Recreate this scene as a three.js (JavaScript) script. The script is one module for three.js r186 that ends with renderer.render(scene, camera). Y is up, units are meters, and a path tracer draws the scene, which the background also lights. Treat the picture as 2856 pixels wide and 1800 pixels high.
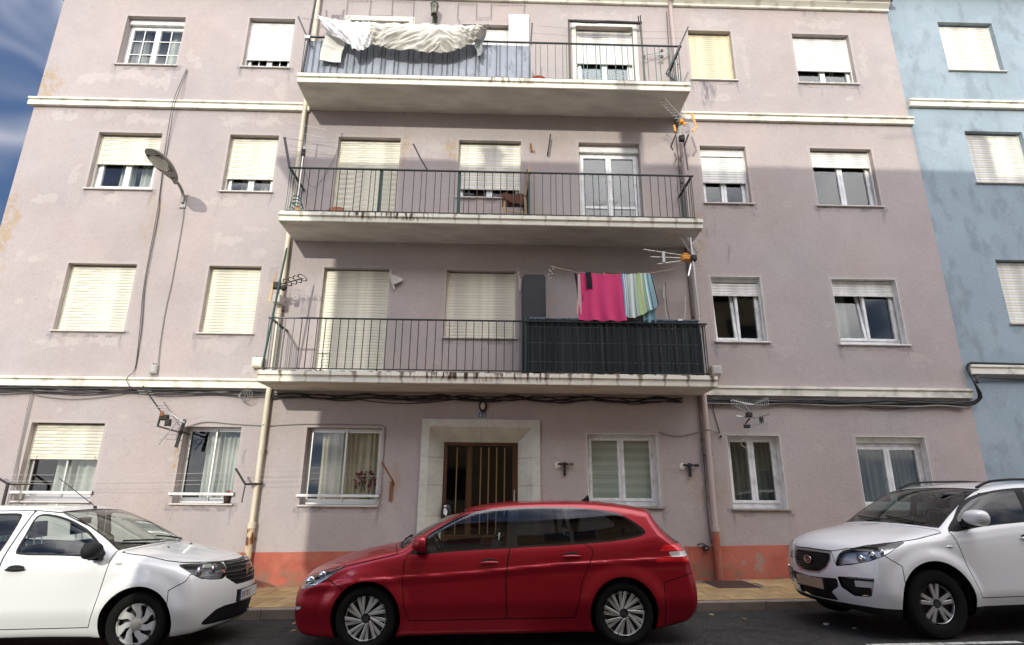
import * as THREE from 'three';
import { mergeGeometries, toCreasedNormals } from 'three/addons/utils/BufferGeometryUtils.js';

// ---------- camera, sky, sun, exposure ----------
const scene = new THREE.Scene();
const camera = new THREE.PerspectiveCamera(2 * Math.atan(900 / 1636) * 180 / Math.PI, 2856 / 1800, 0.05, 900);
camera.position.set(0, 1.52, 11.1);
camera.rotation.set(0.28951, -0.02349, 0.0083, 'YXZ');
const renderer = new THREE.WebGLRenderer({ antialias: true });
renderer.toneMapping = THREE.LinearToneMapping;
renderer.toneMappingExposure = 0.97;
renderer.shadowMap.enabled = true;

const SUN = new THREE.Vector3(-0.285, 0.42, 1).normalize();      // towards the sun
const sun = new THREE.DirectionalLight(new THREE.Color(1, 0.955, 0.84), 2.9);
sun.position.copy(SUN).multiplyScalar(60);
sun.castShadow = true;
Object.assign(sun.shadow.camera, { left: -30, right: 30, top: 25, bottom: -25, near: 1, far: 140 });
sun.shadow.mapSize.set(4096, 4096);
scene.add(sun); scene.add(sun.target);

// ---------- seeded noise ----------
function rng(seed) { let s = seed >>> 0; return () => { s = (s + 0x6D2B79F5) >>> 0; let t = s; t = Math.imul(t ^ (t >>> 15), t | 1); t ^= t + Math.imul(t ^ (t >>> 7), t | 61); return ((t ^ (t >>> 14)) >>> 0) / 4294967296; }; }
const HASH = new Float32Array(65536); { const r = rng(7); for (let i = 0; i < 65536; i++) HASH[i] = r(); }
const h2 = (x, y) => HASH[((x * 73) ^ (y * 7919) ^ ((x * y) << 3)) & 65535];
function vn(x, y, per) {
  const x0 = Math.floor(x), y0 = Math.floor(y), fx = x - x0, fy = y - y0, u = fx * fx * (3 - 2 * fx), v = fy * fy * (3 - 2 * fy);
  const w = per ? (a) => ((a % per) + per) % per : (a) => a, a = w(x0), b = w(x0 + 1), c = w(y0), d = w(y0 + 1);
  return (h2(a, c) * (1 - u) + h2(b, c) * u) * (1 - v) + (h2(a, d) * (1 - u) + h2(b, d) * u) * v;
}
function fbm(x, y, o = 4, per) { let s = 0, a = 0.5, t = 0; for (let i = 0; i < o; i++) { s += a * vn(x + i * 17 * (per ? 0 : 1), y + i * 31 * (per ? 0 : 1), per); t += a; a *= 0.5; x *= 2; y *= 2; if (per) per *= 2; } return s / t; }
const sm = (a, b, x) => { const t = Math.min(1, Math.max(0, (x - a) / (b - a))); return t * t * (3 - 2 * t); };
const mix = (a, b, t) => a + (b - a) * t;

// ---------- sky: air and clouds, computed ----------
const SKYK = 4.1;
{
  const W = 1024, H = 512, d = new Float32Array(W * H * 4);
  for (let j = 0; j < H; j++) for (let i = 0; i < W; i++) {
    const el = ((j + 0.5) / H - 0.5) * Math.PI, az = ((i + 0.5) / W) * 2 * Math.PI - Math.PI;      // three: u 0.5 looks along +x ... direction below
    const x = Math.cos(el) * Math.cos(az), z = Math.cos(el) * Math.sin(az), y = Math.sin(el), o = (j * W + i) * 4;
    const up = Math.max(y, 0.0), g = Math.max(0, x * SUN.x + y * SUN.y + z * SUN.z);
    const g2 = g * g, fwd = (0.25 + 1.15 * g + 0.3 * g2 * g2) * (0.32 + 1.5 * up);                          // thin cloud scatters the low sun forwards
    const t = Math.pow(1 - up, 2.4), air = 0.8 + 1.1 * g2;
    let r = mix(0.03, 0.26, t) * air, gg = mix(0.12, 0.37, t) * air, b = mix(0.35, 0.54, t) * air;
    const k = 1 / (up + 0.22), px = x * k * 1.7 + 3.7, pz = z * k * 1.7 + 9.2;
    const wx = fbm(px * 1.3 + 5, pz * 1.3, 3) - 0.5, wz = fbm(px * 1.3, pz * 1.3 + 8, 3) - 0.5;
    const n = fbm(px + 1.4 * wx, pz + 1.4 * wz, 6), c = sm(0.33, 0.64, n) * 0.94, lit = fwd * SKYK * (1.1 - 0.35 * sm(0.5, 0.8, n));
    r = mix(r, 1.03 * lit, c); gg = mix(gg, 0.995 * lit, c); b = mix(b, 1.01 * lit, c);
    d[o] = r; d[o + 1] = gg; d[o + 2] = b; d[o + 3] = 1;
  }
  const tex = new THREE.DataTexture(d, W, H, THREE.RGBAFormat, THREE.FloatType);
  tex.mapping = THREE.EquirectangularReflectionMapping; tex.magFilter = THREE.LinearFilter; tex.minFilter = THREE.LinearFilter; tex.wrapS = THREE.RepeatWrapping; tex.needsUpdate = true;
  scene.background = tex; scene.environment = tex;
}

// ---------- helpers ----------
const used = new Map();
function numbered(n) { const k = used.get(n) || 0; used.set(n, k + 1); return k ? n + '_' + String(k).padStart(3, '0') : n; }
function shadowed(o) { o.castShadow = true; o.receiveShadow = true; return o; }
function tag(o, label, category, group, kind) { o.userData.label = label; if (category) o.userData.category = category; if (group) o.userData.group = group; if (kind) o.userData.kind = kind; return o; }
function thing(name, label, category, pos = [0, 0, 0], group) { const g = new THREE.Group(); g.name = numbered(name); g.position.set(...pos); tag(g, label, category, group); scene.add(g); return g; }
function thingMesh(name, geo, mat, label, category, group) { const m = shadowed(new THREE.Mesh(geo, mat)); m.name = numbered(name); tag(m, label, category, group); scene.add(m); return m; }
function part(parent, name, geo, mat) { const m = shadowed(new THREE.Mesh(geo, mat)); m.name = name; parent.add(m); return m; }
function sub(parent, name) { const g = new THREE.Group(); g.name = name; parent.add(g); return g; }
const noUV = (g) => { const h = g.index ? g.toNonIndexed() : g; return h; };
function merge(list) { const gs = list.map((g) => { const h = g.index ? g.toNonIndexed() : g.clone(); for (const k of Object.keys(h.attributes)) if (!['position', 'normal', 'uv'].includes(k)) h.deleteAttribute(k); if (!h.attributes.normal) h.computeVertexNormals(); if (!h.attributes.uv) h.setAttribute('uv', new THREE.BufferAttribute(new Float32Array(h.attributes.position.count * 2), 2)); h.morphAttributes = {}; return h; }); return mergeGeometries(gs); }
function box(x0, x1, y0, y1, z0, z1) { const g = new THREE.BoxGeometry(x1 - x0, y1 - y0, z1 - z0); g.translate((x0 + x1) / 2, (y0 + y1) / 2, (z0 + z1) / 2); return g; }
// box with chamfered edges
function cbox(x0, x1, y0, y1, z0, z1, c = 0.006) {
  const s = new THREE.Shape(); s.moveTo(x0 + c, y0 + c); s.lineTo(x1 - c, y0 + c); s.lineTo(x1 - c, y1 - c); s.lineTo(x0 + c, y1 - c); s.closePath();
  const g = new THREE.ExtrudeGeometry(s, { depth: z1 - z0 - 2 * c, bevelEnabled: true, bevelThickness: c, bevelSize: c, bevelSegments: 1 }); g.translate(0, 0, z0 + c); return g;
}
const V = (x, y, z) => new THREE.Vector3(x, y, z);
function rod(a, b, r, n = 6) { const A = V(...a), B = V(...b), d = B.clone().sub(A), L = d.length(); const g = new THREE.CylinderGeometry(r, r, L, n); g.translate(0, L / 2, 0); g.applyQuaternion(new THREE.Quaternion().setFromUnitVectors(V(0, 1, 0), d.normalize())); g.translate(A.x, A.y, A.z); return g; }
function flat(a, b, w, t) { const A = V(...a), B = V(...b), d = B.clone().sub(A), L = d.length(); const g = new THREE.BoxGeometry(w, L, t); g.translate(0, L / 2, 0); g.applyQuaternion(new THREE.Quaternion().setFromUnitVectors(V(0, 1, 0), d.normalize())); g.translate(A.x, A.y, A.z); return g; }
function tube(pts, r, seg = 0, n = 5, tension = 0.5) { const c = new THREE.CatmullRomCurve3(pts.map((p) => V(...p)), false, 'catmullrom', tension); return new THREE.TubeGeometry(c, seg || pts.length * 6, r, n, false); }
function profX(pts, x0, x1) { // profile of [z, y] points, counter-clockwise, swept along x
  const s = new THREE.Shape(pts.map(([z, y]) => new THREE.Vector2(-z, y))); const g = new THREE.ExtrudeGeometry(s, { depth: x1 - x0, bevelEnabled: false }); g.rotateY(Math.PI / 2); g.translate(x0, 0, 0); return g;
}
function polyXY(pts, z0, z1) { const s = new THREE.Shape(pts.map(([x, y]) => new THREE.Vector2(x, y))); const g = new THREE.ExtrudeGeometry(s, { depth: z1 - z0, bevelEnabled: false }); g.translate(0, 0, z0); return g; }
function uvWorld(g, fu, fv) { const p = g.attributes.position, u = new Float32Array(p.count * 2); for (let i = 0; i < p.count; i++) { u[2 * i] = fu(p.getX(i), p.getY(i), p.getZ(i)); u[2 * i + 1] = fv(p.getX(i), p.getY(i), p.getZ(i)); } g.setAttribute('uv', new THREE.BufferAttribute(u, 2)); return g; }
// planar uv in metres by dominant axis of the normal
function uvBox(g) { const h = g.index ? g.toNonIndexed() : g, p = h.attributes.position, n = h.attributes.normal, u = new Float32Array(p.count * 2); for (let i = 0; i < p.count; i++) { const ax = Math.abs(n.getX(i)), ay = Math.abs(n.getY(i)), az = Math.abs(n.getZ(i)); if (ay >= ax && ay >= az) { u[2 * i] = p.getX(i); u[2 * i + 1] = p.getZ(i); } else if (az >= ax) { u[2 * i] = p.getX(i); u[2 * i + 1] = p.getY(i); } else { u[2 * i] = p.getZ(i); u[2 * i + 1] = p.getY(i); } } h.setAttribute('uv', new THREE.BufferAttribute(u, 2)); return h; }

function dataTex(W, H, f, srgb = true, rep) { // f(u, v) -> [r, g, b] 0..1 (display values when srgb)
  const d = new Uint8Array(W * H * 4);
  for (let j = 0; j < H; j++) for (let i = 0; i < W; i++) { const c = f((i + 0.5) / W, (j + 0.5) / H), o = (j * W + i) * 4; if (typeof c === 'number') { d[o] = d[o + 1] = d[o + 2] = Math.max(0, Math.min(255, c * 255)); } else for (let k = 0; k < 3; k++) d[o + k] = Math.max(0, Math.min(255, c[k] * 255)); d[o + 3] = 255; }
  const t = new THREE.DataTexture(d, W, H, THREE.RGBAFormat); t.magFilter = THREE.LinearFilter; t.minFilter = THREE.LinearFilter; t.wrapS = t.wrapT = THREE.RepeatWrapping; if (srgb) t.colorSpace = THREE.SRGBColorSpace; if (rep) t.repeat.set(rep[0], rep[1]); t.needsUpdate = true; return t;
}
function repeated(t, a, b = a) { const c = t.clone(); c.repeat.set(a, b); c.needsUpdate = true; return c; }
const lin = (r, g, b) => new THREE.Color().setRGB(r, g, b);
function std(c, rough = 0.7, metal = 0, extra = {}) { return new THREE.MeshStandardMaterial({ color: c instanceof THREE.Color ? c : lin(...c), roughness: rough, metalness: metal, ...extra }); }
function phys(c, o) { return new THREE.MeshPhysicalMaterial({ color: c instanceof THREE.Color ? c : lin(...c), ...o }); }

// shared tiling textures
const T_grain = dataTex(256, 256, (u, v) => 0.5 + 0.5 * (fbm(u * 32, v * 32, 4, 32) - 0.5) + 0.35 * (fbm(u * 96, v * 96, 2, 96) - 0.5), false);
const T_rough = dataTex(256, 256, (u, v) => 0.75 + 0.45 * (fbm(u * 8, v * 8, 5, 8) - 0.5), false);
const T_wear = dataTex(256, 256, (u, v) => { const n = 0.93 + 0.22 * (fbm(u * 6, v * 6, 6, 6) - 0.5); return [n, n, n]; }, true);
const M = {
  white: std([0.82, 0.82, 0.79], 0.45, 0, { map: repeated(T_wear, 1.3) }),
  pvc: std([0.85, 0.86, 0.85], 0.32, 0, { map: repeated(T_wear, 2.1) }),
  cream: std([0.80, 0.77, 0.63], 0.5, 0, { map: repeated(T_wear, 1.7) }),
  creamB: std([0.77, 0.73, 0.58], 0.5, 0, { map: repeated(T_wear, 1.1) }),
  slatWhite: std([0.83, 0.82, 0.77], 0.5, 0, { map: repeated(T_wear, 1.7) }),
  slatGap: std([0.12, 0.11, 0.09], 0.9),
  alu: std([0.62, 0.62, 0.60], 0.35, 0.6),
  black: std([0.018, 0.018, 0.02], 0.45),
  dark: std([0.035, 0.033, 0.032], 0.8),
  rail: std([0.016, 0.026, 0.025], 0.5, 0.1, { roughnessMap: repeated(T_rough, 3) }),
  railGreen: std([0.03, 0.12, 0.10], 0.5, 0.1),
  green: std([0.01, 0.055, 0.045], 0.5),
  steel: std([0.52, 0.52, 0.50], 0.35, 0.9),
  galv: std([0.42, 0.43, 0.43], 0.45, 0.75),
  orange: std([0.78, 0.30, 0.02], 0.5),
  wood: std([0.42, 0.20, 0.06], 0.55),
  cable: std([0.022, 0.021, 0.02], 0.6),
  cableGrey: std([0.22, 0.21, 0.2], 0.6),
  cableWhite: std([0.62, 0.6, 0.55], 0.6),
  rust: std([0.24, 0.1, 0.04], 0.9),
  room: std([0.2, 0.18, 0.16], 0.9),
};
const glassMat = (c = [0.9, 0.93, 0.92], ior = 1.5) => phys(c, { roughness: 0.015, metalness: 0, transmission: 1, thickness: 0, ior, specularIntensity: 1 });
M.glass = glassMat();
// ---------- levels of the sloping street ----------
const pav = (x) => 0.08 + 0.0187 * x;
const road = (x, z) => -0.04 + 0.021 * x + 0.02 * (Math.min(z, 6.5) - 2.2);

// ---------- pink apartment building ----------
const bld = thing('apartment_building', 'lilac pink four storey apartment building with three long balconies', 'building', [0, 0, 0]);
const BX0 = -10.13, BX1 = 9.17, EAVE = 12.95;
const R = 0.17;                                     // depth of the window reveals
const OPEN = {                                      // name: x0, x1, y0, y1
  a4: [-8.61, -7.29, 10.70, 12.03], b4: [-5.84, -4.80, 10.71, 12.06], c4: [4.32, 5.33, 10.67, 12.04], d4: [6.78, 8.13, 10.65, 12.02],
  a3: [-8.62, -7.28, 7.60, 8.95], b3: [-5.84, -4.80, 7.60, 8.96], c3: [4.34, 5.35, 7.55, 8.94], d3: [6.78, 8.15, 7.54, 8.94],
  a2: [-8.60, -7.25, 4.54, 5.93], b2: [-5.82, -4.78, 4.53, 5.925], c2: [4.30, 5.34, 4.51, 5.89], d2: [6.79, 8.15, 4.49, 5.885],
  a1: [-8.57, -7.24, 1.39, 2.77], b1: [-5.79, -4.74, 1.37, 2.725], c1: [-3.53, -2.15, 1.36, 2.735], d1: [1.67, 3.01, 1.37, 2.685], e1: [4.32, 5.34, 1.35, 2.685], f1: [6.77, 8.13, 1.35, 2.685],
  L4: [-3.53, -2.18, 9.86, 12.06], M4: [-0.95, 0.42, 10.66, 12.045], R4: [1.69, 3.02, 9.86, 12.07],
  L3: [-3.52, -2.18, 6.75, 8.965], M3: [-0.92, 0.425, 7.57, 8.95], R3: [1.68, 3.01, 6.75, 8.955],
  L2: [-3.53, -2.21, 3.68, 5.93], M2: [-1.065, 0.33, 4.51, 5.92], R2: [1.64, 3.06, 3.68, 5.915],
  DR: [-1.25, 0.65, 0.09, 2.76],
};
function facadeTexture() {
  const W = 1640, H = 1120, X0 = -10.4, Y0 = -0.4, SX = 20, SY = 13.67, r = rng(11);
  // repaired or chalky patches seen on the plaster: x, y, rx, ry, strength
  const P = [[-8.9, 10.35, .35, .16, .5], [-8.3, 10.42, .3, .12, .6], [-7.9, 10.3, .3, .14, .6], [-7.55, 10.25, .25, .2, .6], [-9.2, 10.25, .2, .14, .6], [-6.95, 10.9, .2, .18, .5], [-6.8, 10.75, .12, .14, .5], [-9.6, 9.35, .12, .12, .6], [-9.25, 9.3, .14, .1, .6], [-7.9, 9.3, .2, .16, .5], [-7.5, 9.25, .3, .14, .5], [-8.6, 9.35, .2, .14, .4],
    [-5.75, 9.3, .35, .14, .5], [-5.1, 9.3, .3, .12, .5], [-5.4, 10.35, .4, .12, .4], [-4.9, 10.1, .12, .3, .4], [-9.35, 7.35, .35, .1, .5], [-5.7, 7.35, .35, .1, .4], [-8.9, 7.9, .12, .2, .4], [-9.6, 6.1, .1, .1, .6], [-9.3, 6.0, .12, .1, .6], [-8.6, 4.3, .3, .12, .55], [-8.1, 4.32, .2, .12, .6], [-7.6, 4.33, .25, .12, .6], [-5.5, 6.5, .25, .12, .6], [-5.75, 6.35, .1, .3, .5], [-8.75, 5.3, .12, .5, .4], [-5.3, 4.25, .35, .15, .4], [-4.85, 6.2, .2, .1, .4], [-9.4, 5.1, .1, .08, .5],
    [2.3, 12.35, .9, .16, .5], [4.9, 12.3, .55, .16, .5], [7.5, 12.3, .6, .14, .5], [8.35, 11.3, .12, .4, .4], [8.9, 10.9, .2, .3, .35], [7.9, 10.25, .08, .08, .6], [4.9, 10.2, .3, .12, .5], [5.6, 11.1, .08, .6, .4], [5.6, 4.35, .3, .14, .4], [8.25, 4.2, .3, .15, .35], [6.6, 4.9, .12, .1, .4], [-1.55, 5.05, .4, .2, .25], [-1.35, 8.75, .3, .25, .35], [-2.05, 8.7, .1, .35, .3], [-4.7, 3.78, .26, .11, .9], [-1.9, 1.0, .2, .3, .3], [7.3, 3.0, .5, .3, .2], [3.4, 1.55, .3, .4, .2]];
  for (let i = 0; i < 55; i++) P.push([mix(-10, 9, r()), mix(0.8, 12.6, r()), 0.05 + 0.12 * r(), 0.04 + 0.09 * r(), 0.2 + 0.3 * r()]);
  const wear = new Float32Array(W * H), stain = new Float32Array(W * H), ochre = new Float32Array(W * H), band = new Float32Array(W * H);
  const paint = (arr, x0, x1, y0, y1, f) => { const i0 = Math.max(0, Math.floor((x0 - X0) / SX * W)), i1 = Math.min(W - 1, Math.ceil((x1 - X0) / SX * W)), j0 = Math.max(0, Math.floor((y0 - Y0) / SY * H)), j1 = Math.min(H - 1, Math.ceil((y1 - Y0) / SY * H)); for (let j = j0; j <= j1; j++) for (let i = i0; i <= i1; i++) { const x = X0 + (i + .5) / W * SX, y = Y0 + (j + .5) / H * SY, v = f(x, y), o = j * W + i; if (v > arr[o]) arr[o] = v; } };
  for (const [px, py, rx, ry, s] of P) paint(wear, px - 2 * rx, px + 2 * rx, py - 2 * ry, py + 2 * ry, (x, y) => { const q = Math.hypot((x - px) / (0.85 * rx), (y - py) / (0.85 * ry)) + 2.6 * (fbm(x * 8 + px * 7, y * 8, 5) - 0.5); return s * sm(1.0, 0.9, q) * (0.75 + 0.5 * fbm(x * 22, y * 22, 3)); });
  for (const k in OPEN) { const [a, b, c, d] = OPEN[k]; if (k === 'DR') continue; const w = 0.055; paint(band, a - w, b + w, c - 0.02, d + w, (x, y) => 0.55 * sm(0, 0.008, Math.min(x - a + w, b + w - x, d + w - y) + 0.012 * (fbm(x * 30, y * 30, 2) - 0.5)) * (0.6 + 0.8 * fbm(x * 9, y * 9, 3))); 
    // grime that ran from the ends of the sills
    for (const sx of [a - 0.01, b + 0.01]) paint(stain, sx - 0.09, sx + 0.09, c - 0.5, c - 0.01, (x, y) => 0.5 * sm(0.07, 0.0, Math.abs(x - sx + 0.02 * Math.sin(y * 9))) * sm(0.5, 0.05, c - y) * sm(0.35, 0.7, fbm(x * 40, y * 5, 3)));
    paint(stain, a - 0.1, b + 0.1, c - 0.13, c - 0.01, (x, y) => 0.34 * sm(0.42, 0.7, fbm(x * 7 + a, y * 12, 4))); }
  // dark run below a top window, drips elsewhere
  for (const [sx, y1, len, wd, s] of [[4.62, 10.62, 0.85, 0.14, 0.75], [4.75, 10.5, 0.6, 0.08, 0.5], [7.25, 10.5, 0.25, 0.04, 0.4], [4.5, 7.2, 0.5, 0.03, 0.4], [4.35, 6.95, 0.4, 0.03, 0.45], [4.72, 6.6, 0.5, 0.03, 0.4], [-0.6, 8.95, 0.4, 0.05, 0.2], [3.85, 2.6, 1.9, 0.1, 0.35], [3.75, 7.9, 0.5, 0.03, 0.4], [-4.6, 2.3, 0.5, 0.03, 0.3]])
    paint(stain, sx - wd * 1.5, sx + wd * 1.5, y1 - len, y1, (x, y) => s * sm(0.36, 0.66, fbm(x * 42 + 3, y * 6, 4)) * sm(wd * 1.3, wd * 0.2, Math.abs(x - sx - 0.03 * Math.sin(y * 8))) * sm(len, len * 0.4, y1 - y));
  // rain grime just under the string courses and at the eave
  for (const [x0, x1, y] of [[-10.2, -4.2, 3.43], [3.9, 9.2, 3.41], [-10.2, -4.2, 9.56], [3.9, 9.2, 9.57], [-10.2, 9.2, 12.75]]) paint(stain, x0, x1, y - 0.35, y, (px, py) => 0.34 * sm(0.4, 0.72, fbm(px * 3.1, py * 5, 4)) * sm(0.45, 0.6, fbm(px * 26, py * 3, 3)) * sm(0.35, 0.05, y - py + 0.25 * fbm(px * 6, 2, 2)));
  // lichen and rust-coloured bleeding at the corner, window and pipe
  for (const [ox, oy, rx, ry, s] of [[-10.05, 10.1, .35, .5, .55], [-10.1, 6.6, .3, .7, .6], [-10.1, 5.4, .22, .6, .5], [-2.08, 8.6, .09, .5, .6], [-1.05, 8.75, .18, .3, .5], [-7.1, 7.0, .2, .6, .22], [4.1, 6.7, .2, .6, .5], [-5.85, 2.15, .05, .3, .9], [3.9, 1.7, .3, .3, .35], [-1.85, 1.75, .1, .4, .35], [3.5, 6.9, .5, .2, .2]])
    paint(ochre, ox - 1.6 * rx, ox + 1.6 * rx, oy - 1.6 * ry, oy + 1.6 * ry, (x, y) => s * sm(1.3, 0.5, Math.hypot((x - ox) / rx, (y - oy) / ry) + 1.5 * (fbm(x * 6, y * 5, 4) - 0.5)) * sm(0.3, 0.62, fbm(x * 18, y * 14, 3)));
  const out = dataTex(W, H, (u, v) => {
    const x = X0 + u * SX, y = Y0 + v * SY, o = Math.min(H - 1, Math.floor(v * H)) * W + Math.min(W - 1, Math.floor(u * W));
    const big = fbm(x * 0.55 + 3, y * 0.55, 4) - 0.5, med = fbm(x * 2.6, y * 2.6 + 9, 4) - 0.5, fine = fbm(x * 22, y * 22, 3) - 0.5, hue = fbm(x * 0.8 + 40, y * 0.8 + 7, 3) - 0.5;
    let k = 0.985 + 0.10 * big + 0.05 * med + 0.045 * fine;
    let r = 0.680 * k + 0.025 * hue, g = 0.640 * k, b = 0.627 * k - 0.02 * hue;
    const w = wear[o], bd = band[o]; let t = Math.min(1, 0.62 * w + 0.4 * bd); r = mix(r, 0.765, t); g = mix(g, 0.735, t); b = mix(b, 0.705, t);
    const s = stain[o]; r *= 1 - 0.42 * s; g *= 1 - 0.42 * s; b *= 1 - 0.36 * s;
    const oc = ochre[o]; r *= 1 - 0.04 * oc; g *= 1 - 0.13 * oc; b *= 1 - 0.34 * oc;
    if (h2(Math.floor(x * 90), Math.floor(y * 90)) > 0.9985) { r *= 0.72; g *= 0.7; b *= 0.7; }
    return [r, g, b];
  });
  out.wrapS = out.wrapT = THREE.ClampToEdgeWrapping;
  return { out, fu: (x) => (x - X0) / SX, fv: (x, y) => (y - Y0) / SY };
}
{
  const ft = facadeTexture();
  const T_bump = T_grain.clone(); T_bump.repeat.set(20, 13.67); T_bump.needsUpdate = true;
  M.plaster = std([1, 1, 1], 0.92, 0, { map: ft.out, bumpMap: T_bump, bumpScale: 0.006 });
  const s = new THREE.Shape([[BX0, -0.5], [BX1, -0.5], [BX1, EAVE + 0.1], [BX0, EAVE + 0.1]].map((p) => new THREE.Vector2(...p)));
  for (const k in OPEN) { const [a, b, c, d] = OPEN[k]; s.holes.push(new THREE.Path([[a, c], [a, d], [b, d], [b, c]].map((p) => new THREE.Vector2(...p)))); }
  const g = new THREE.ExtrudeGeometry(s, { depth: 0.3, bevelEnabled: false }); g.translate(0, 0, -0.3);
  part(bld, 'wall', uvWorld(g, ft.fu, ft.fv), M.plaster);
  M.sidePlaster = std([0.42, 0.37, 0.35], 0.92, 0, { map: repeated(T_wear, 0.4), bumpMap: repeated(T_grain, 1), bumpScale: 0.006 });
  part(bld, 'side_wall', uvBox(box(BX0, BX0 + 0.3, -0.5, EAVE + 0.1, -9.7, -0.302)), M.sidePlaster);
  part(bld, 'back_wall', uvBox(box(BX0 + 0.3, BX1, -0.5, EAVE + 0.1, -10, -9.702)), M.sidePlaster);
  // floors and inner walls behind the windows
  const inn = [];
  for (const y of [0.0, 3.3, 6.4, 9.5, 12.7]) inn.push(box(BX0 + 0.3, BX1, y - 0.12, y + 0.05, -9.7, -0.302));
  for (const x of [-9.6, -6.6, -4.25, -1.6, 0.95, 3.9, 6.1, 8.6]) for (const y of [0.05, 3.35, 6.45, 9.55]) inn.push(box(x, x + 0.1, y, y + 2.95, -3.4, -0.302));
  for (const y of [0.05, 3.35, 6.45, 9.55]) inn.push(box(-9.5, 8.6, y, y + 2.95, -3.6, -3.402));
  part(bld, 'inner_wall', uvBox(merge(inn)), M.room);
}
// red painted plinth that follows the street
{
  const T = dataTex(1024, 128, (u, v) => {
    const x = u * 19.3 - 10.13, y = v * 0.9; let n = fbm(x * 3, y * 3, 5), f = fbm(x * 20, y * 20, 3); let r = 0.70, g = 0.385, b = 0.31; const k = 0.9 + 0.22 * (n - 0.5) + 0.12 * (f - 0.5) + 0.05; r *= k; g *= k; b *= k;
    const d = sm(0.40, 0.02, y + 0.2 * (fbm(x * 2.4, 6, 3) - 0.5)) * sm(0.36, 0.62, fbm(x * 6, y * 9 + 4, 5)) * 0.75; r = mix(r, 0.5, d); g = mix(g, 0.42, d); b = mix(b, 0.35, d);
    for (const [px, py, rx, ry] of [[3.32, 0.33, .11, .1], [4.42, 0.28, .06, .05], [4.72, 0.33, .1, .09], [4.68, 0.2, .09, .07], [5.6, .25, .07, .08]]) { const q = Math.hypot((x - px) / rx, (y - py) / ry) + 1.3 * (fbm(x * 14, y * 14, 3) - 0.5); const t = 0.85 * sm(1.05, 0.9, q); r = mix(r, 0.56, t); g = mix(g, 0.53, t); b = mix(b, 0.5, t); }
    const wsh = 0.35 * sm(0.5, 0.75, fbm(x * 1.7 + 5, y * 2, 4)); r = mix(r, 0.78, wsh); g = mix(g, 0.5, wsh); b = mix(b, 0.42, wsh);
    return [r, g, b];
  }, true);
  M.plinth = std([1, 1, 1], 0.85, 0, { map: T, bumpMap: repeated(T_grain, 12, 1), bumpScale: 0.006 });
  const mk = (a, b, n) => { const up = []; for (let i = 0; i <= 60; i++) { const x = mix(b, a, i / 60); up.push([x, pav(x) + 0.555 + 0.016 * (fbm(x * 2.2 + 3, 1, 4) - 0.5)]); } const g = polyXY([[a, pav(a) - 0.3], [b, pav(b) - 0.3], ...up], -0.2, 0.012); part(bld, n, uvWorld(g, (x) => (x + 10.13) / 19.3, (x, y) => (y - pav(x)) / 0.9), M.plinth); };
  mk(BX0 - 0.004, -1.42, 'plinth'); mk(0.82, BX1, 'plinth');
}
// string courses with a stepped profile
{
  const T = dataTex(512, 64, (u, v) => { const x = u * 20, n = fbm(x * 2, v * 3, 5), dr = sm(0.5, 0.75, fbm(x * 6, v * 1.5 + 2, 4)); const k = 0.97 + 0.1 * (n - 0.5) - 0.15 * dr; return [0.945 * k, 0.93 * k, 0.87 * k]; });
  M.belt = std([0.96, 0.96, 0.96], 0.75, 0, { map: T, bumpMap: repeated(T_grain, 20, 1), bumpScale: 0.003 });
  const prof = (y) => [[-0.02, y], [0.07, y], [0.075, y + 0.005], [0.075, y + 0.105], [0.062, y + 0.115], [0.062, y + 0.13], [0.095, y + 0.135], [0.10, y + 0.14], [0.10, y + 0.175], [0.095, y + 0.18], [-0.02, y + 0.195]];
  const put = (p, x0, x1, y) => part(p, 'string_course', uvWorld(profX(prof(y), x0, x1), (x) => x / 20 + 0.5, (x, yy) => (yy - y) * 3), M.belt);
  put(bld, BX0 - 0.1, -4.2, 9.56); put(bld, 3.93, BX1 + 0.03, 9.565); put(bld, BX0 - 0.1, -4.16, 3.44); put(bld, 3.9, BX1 + 0.03, 3.42);
  M.beltPut = put;
}
// eave: cornice, soffit, gutter, roof
{
  const cor = [[-0.02, 12.70], [0.05, 12.70], [0.06, 12.71], [0.06, 12.76], [0.10, 12.80], [0.15, 12.84], [0.155, 12.90], [0.2, 12.905], [0.2, 12.95], [-0.02, 12.95]];
  part(bld, 'cornice', uvWorld(profX(cor, BX0 - 0.01, BX1 + 0.02), (x) => x / 20, (x, y) => y * 3), M.belt);
  M.soffit = std([0.34, 0.30, 0.26], 0.85, 0, { map: repeated(T_wear, 0.6) });
  part(bld, 'soffit', box(BX0 - 0.52, BX1 + 0.12, 12.952, 13.03, -10.4, 0.30), M.soffit);
  part(bld, 'gutter', merge([profX([[0.302, 12.96], [0.36, 12.95], [0.42, 12.98], [0.45, 13.05], [0.45, 13.08], [0.435, 13.08], [0.43, 13.05], [0.41, 13.0], [0.36, 12.965], [0.302, 12.972]], BX0 - 0.52, BX1 + 0.12)]), std([0.46, 0.42, 0.34], 0.6));
  part(bld, 'roof', merge([polyXY([[BX0 - 0.5, 13.032], [BX1 + 0.1, 13.032], [BX1 + 0.1, 13.1], [BX0 - 0.5, 13.1]], -10.4, 0.3), profX([[0.3, 13.1], [-5, 15.2], [-10.4, 13.1]].reverse(), BX0 - 0.5, BX1 + 0.1)]), std([0.42, 0.17, 0.09], 0.9));
}
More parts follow.
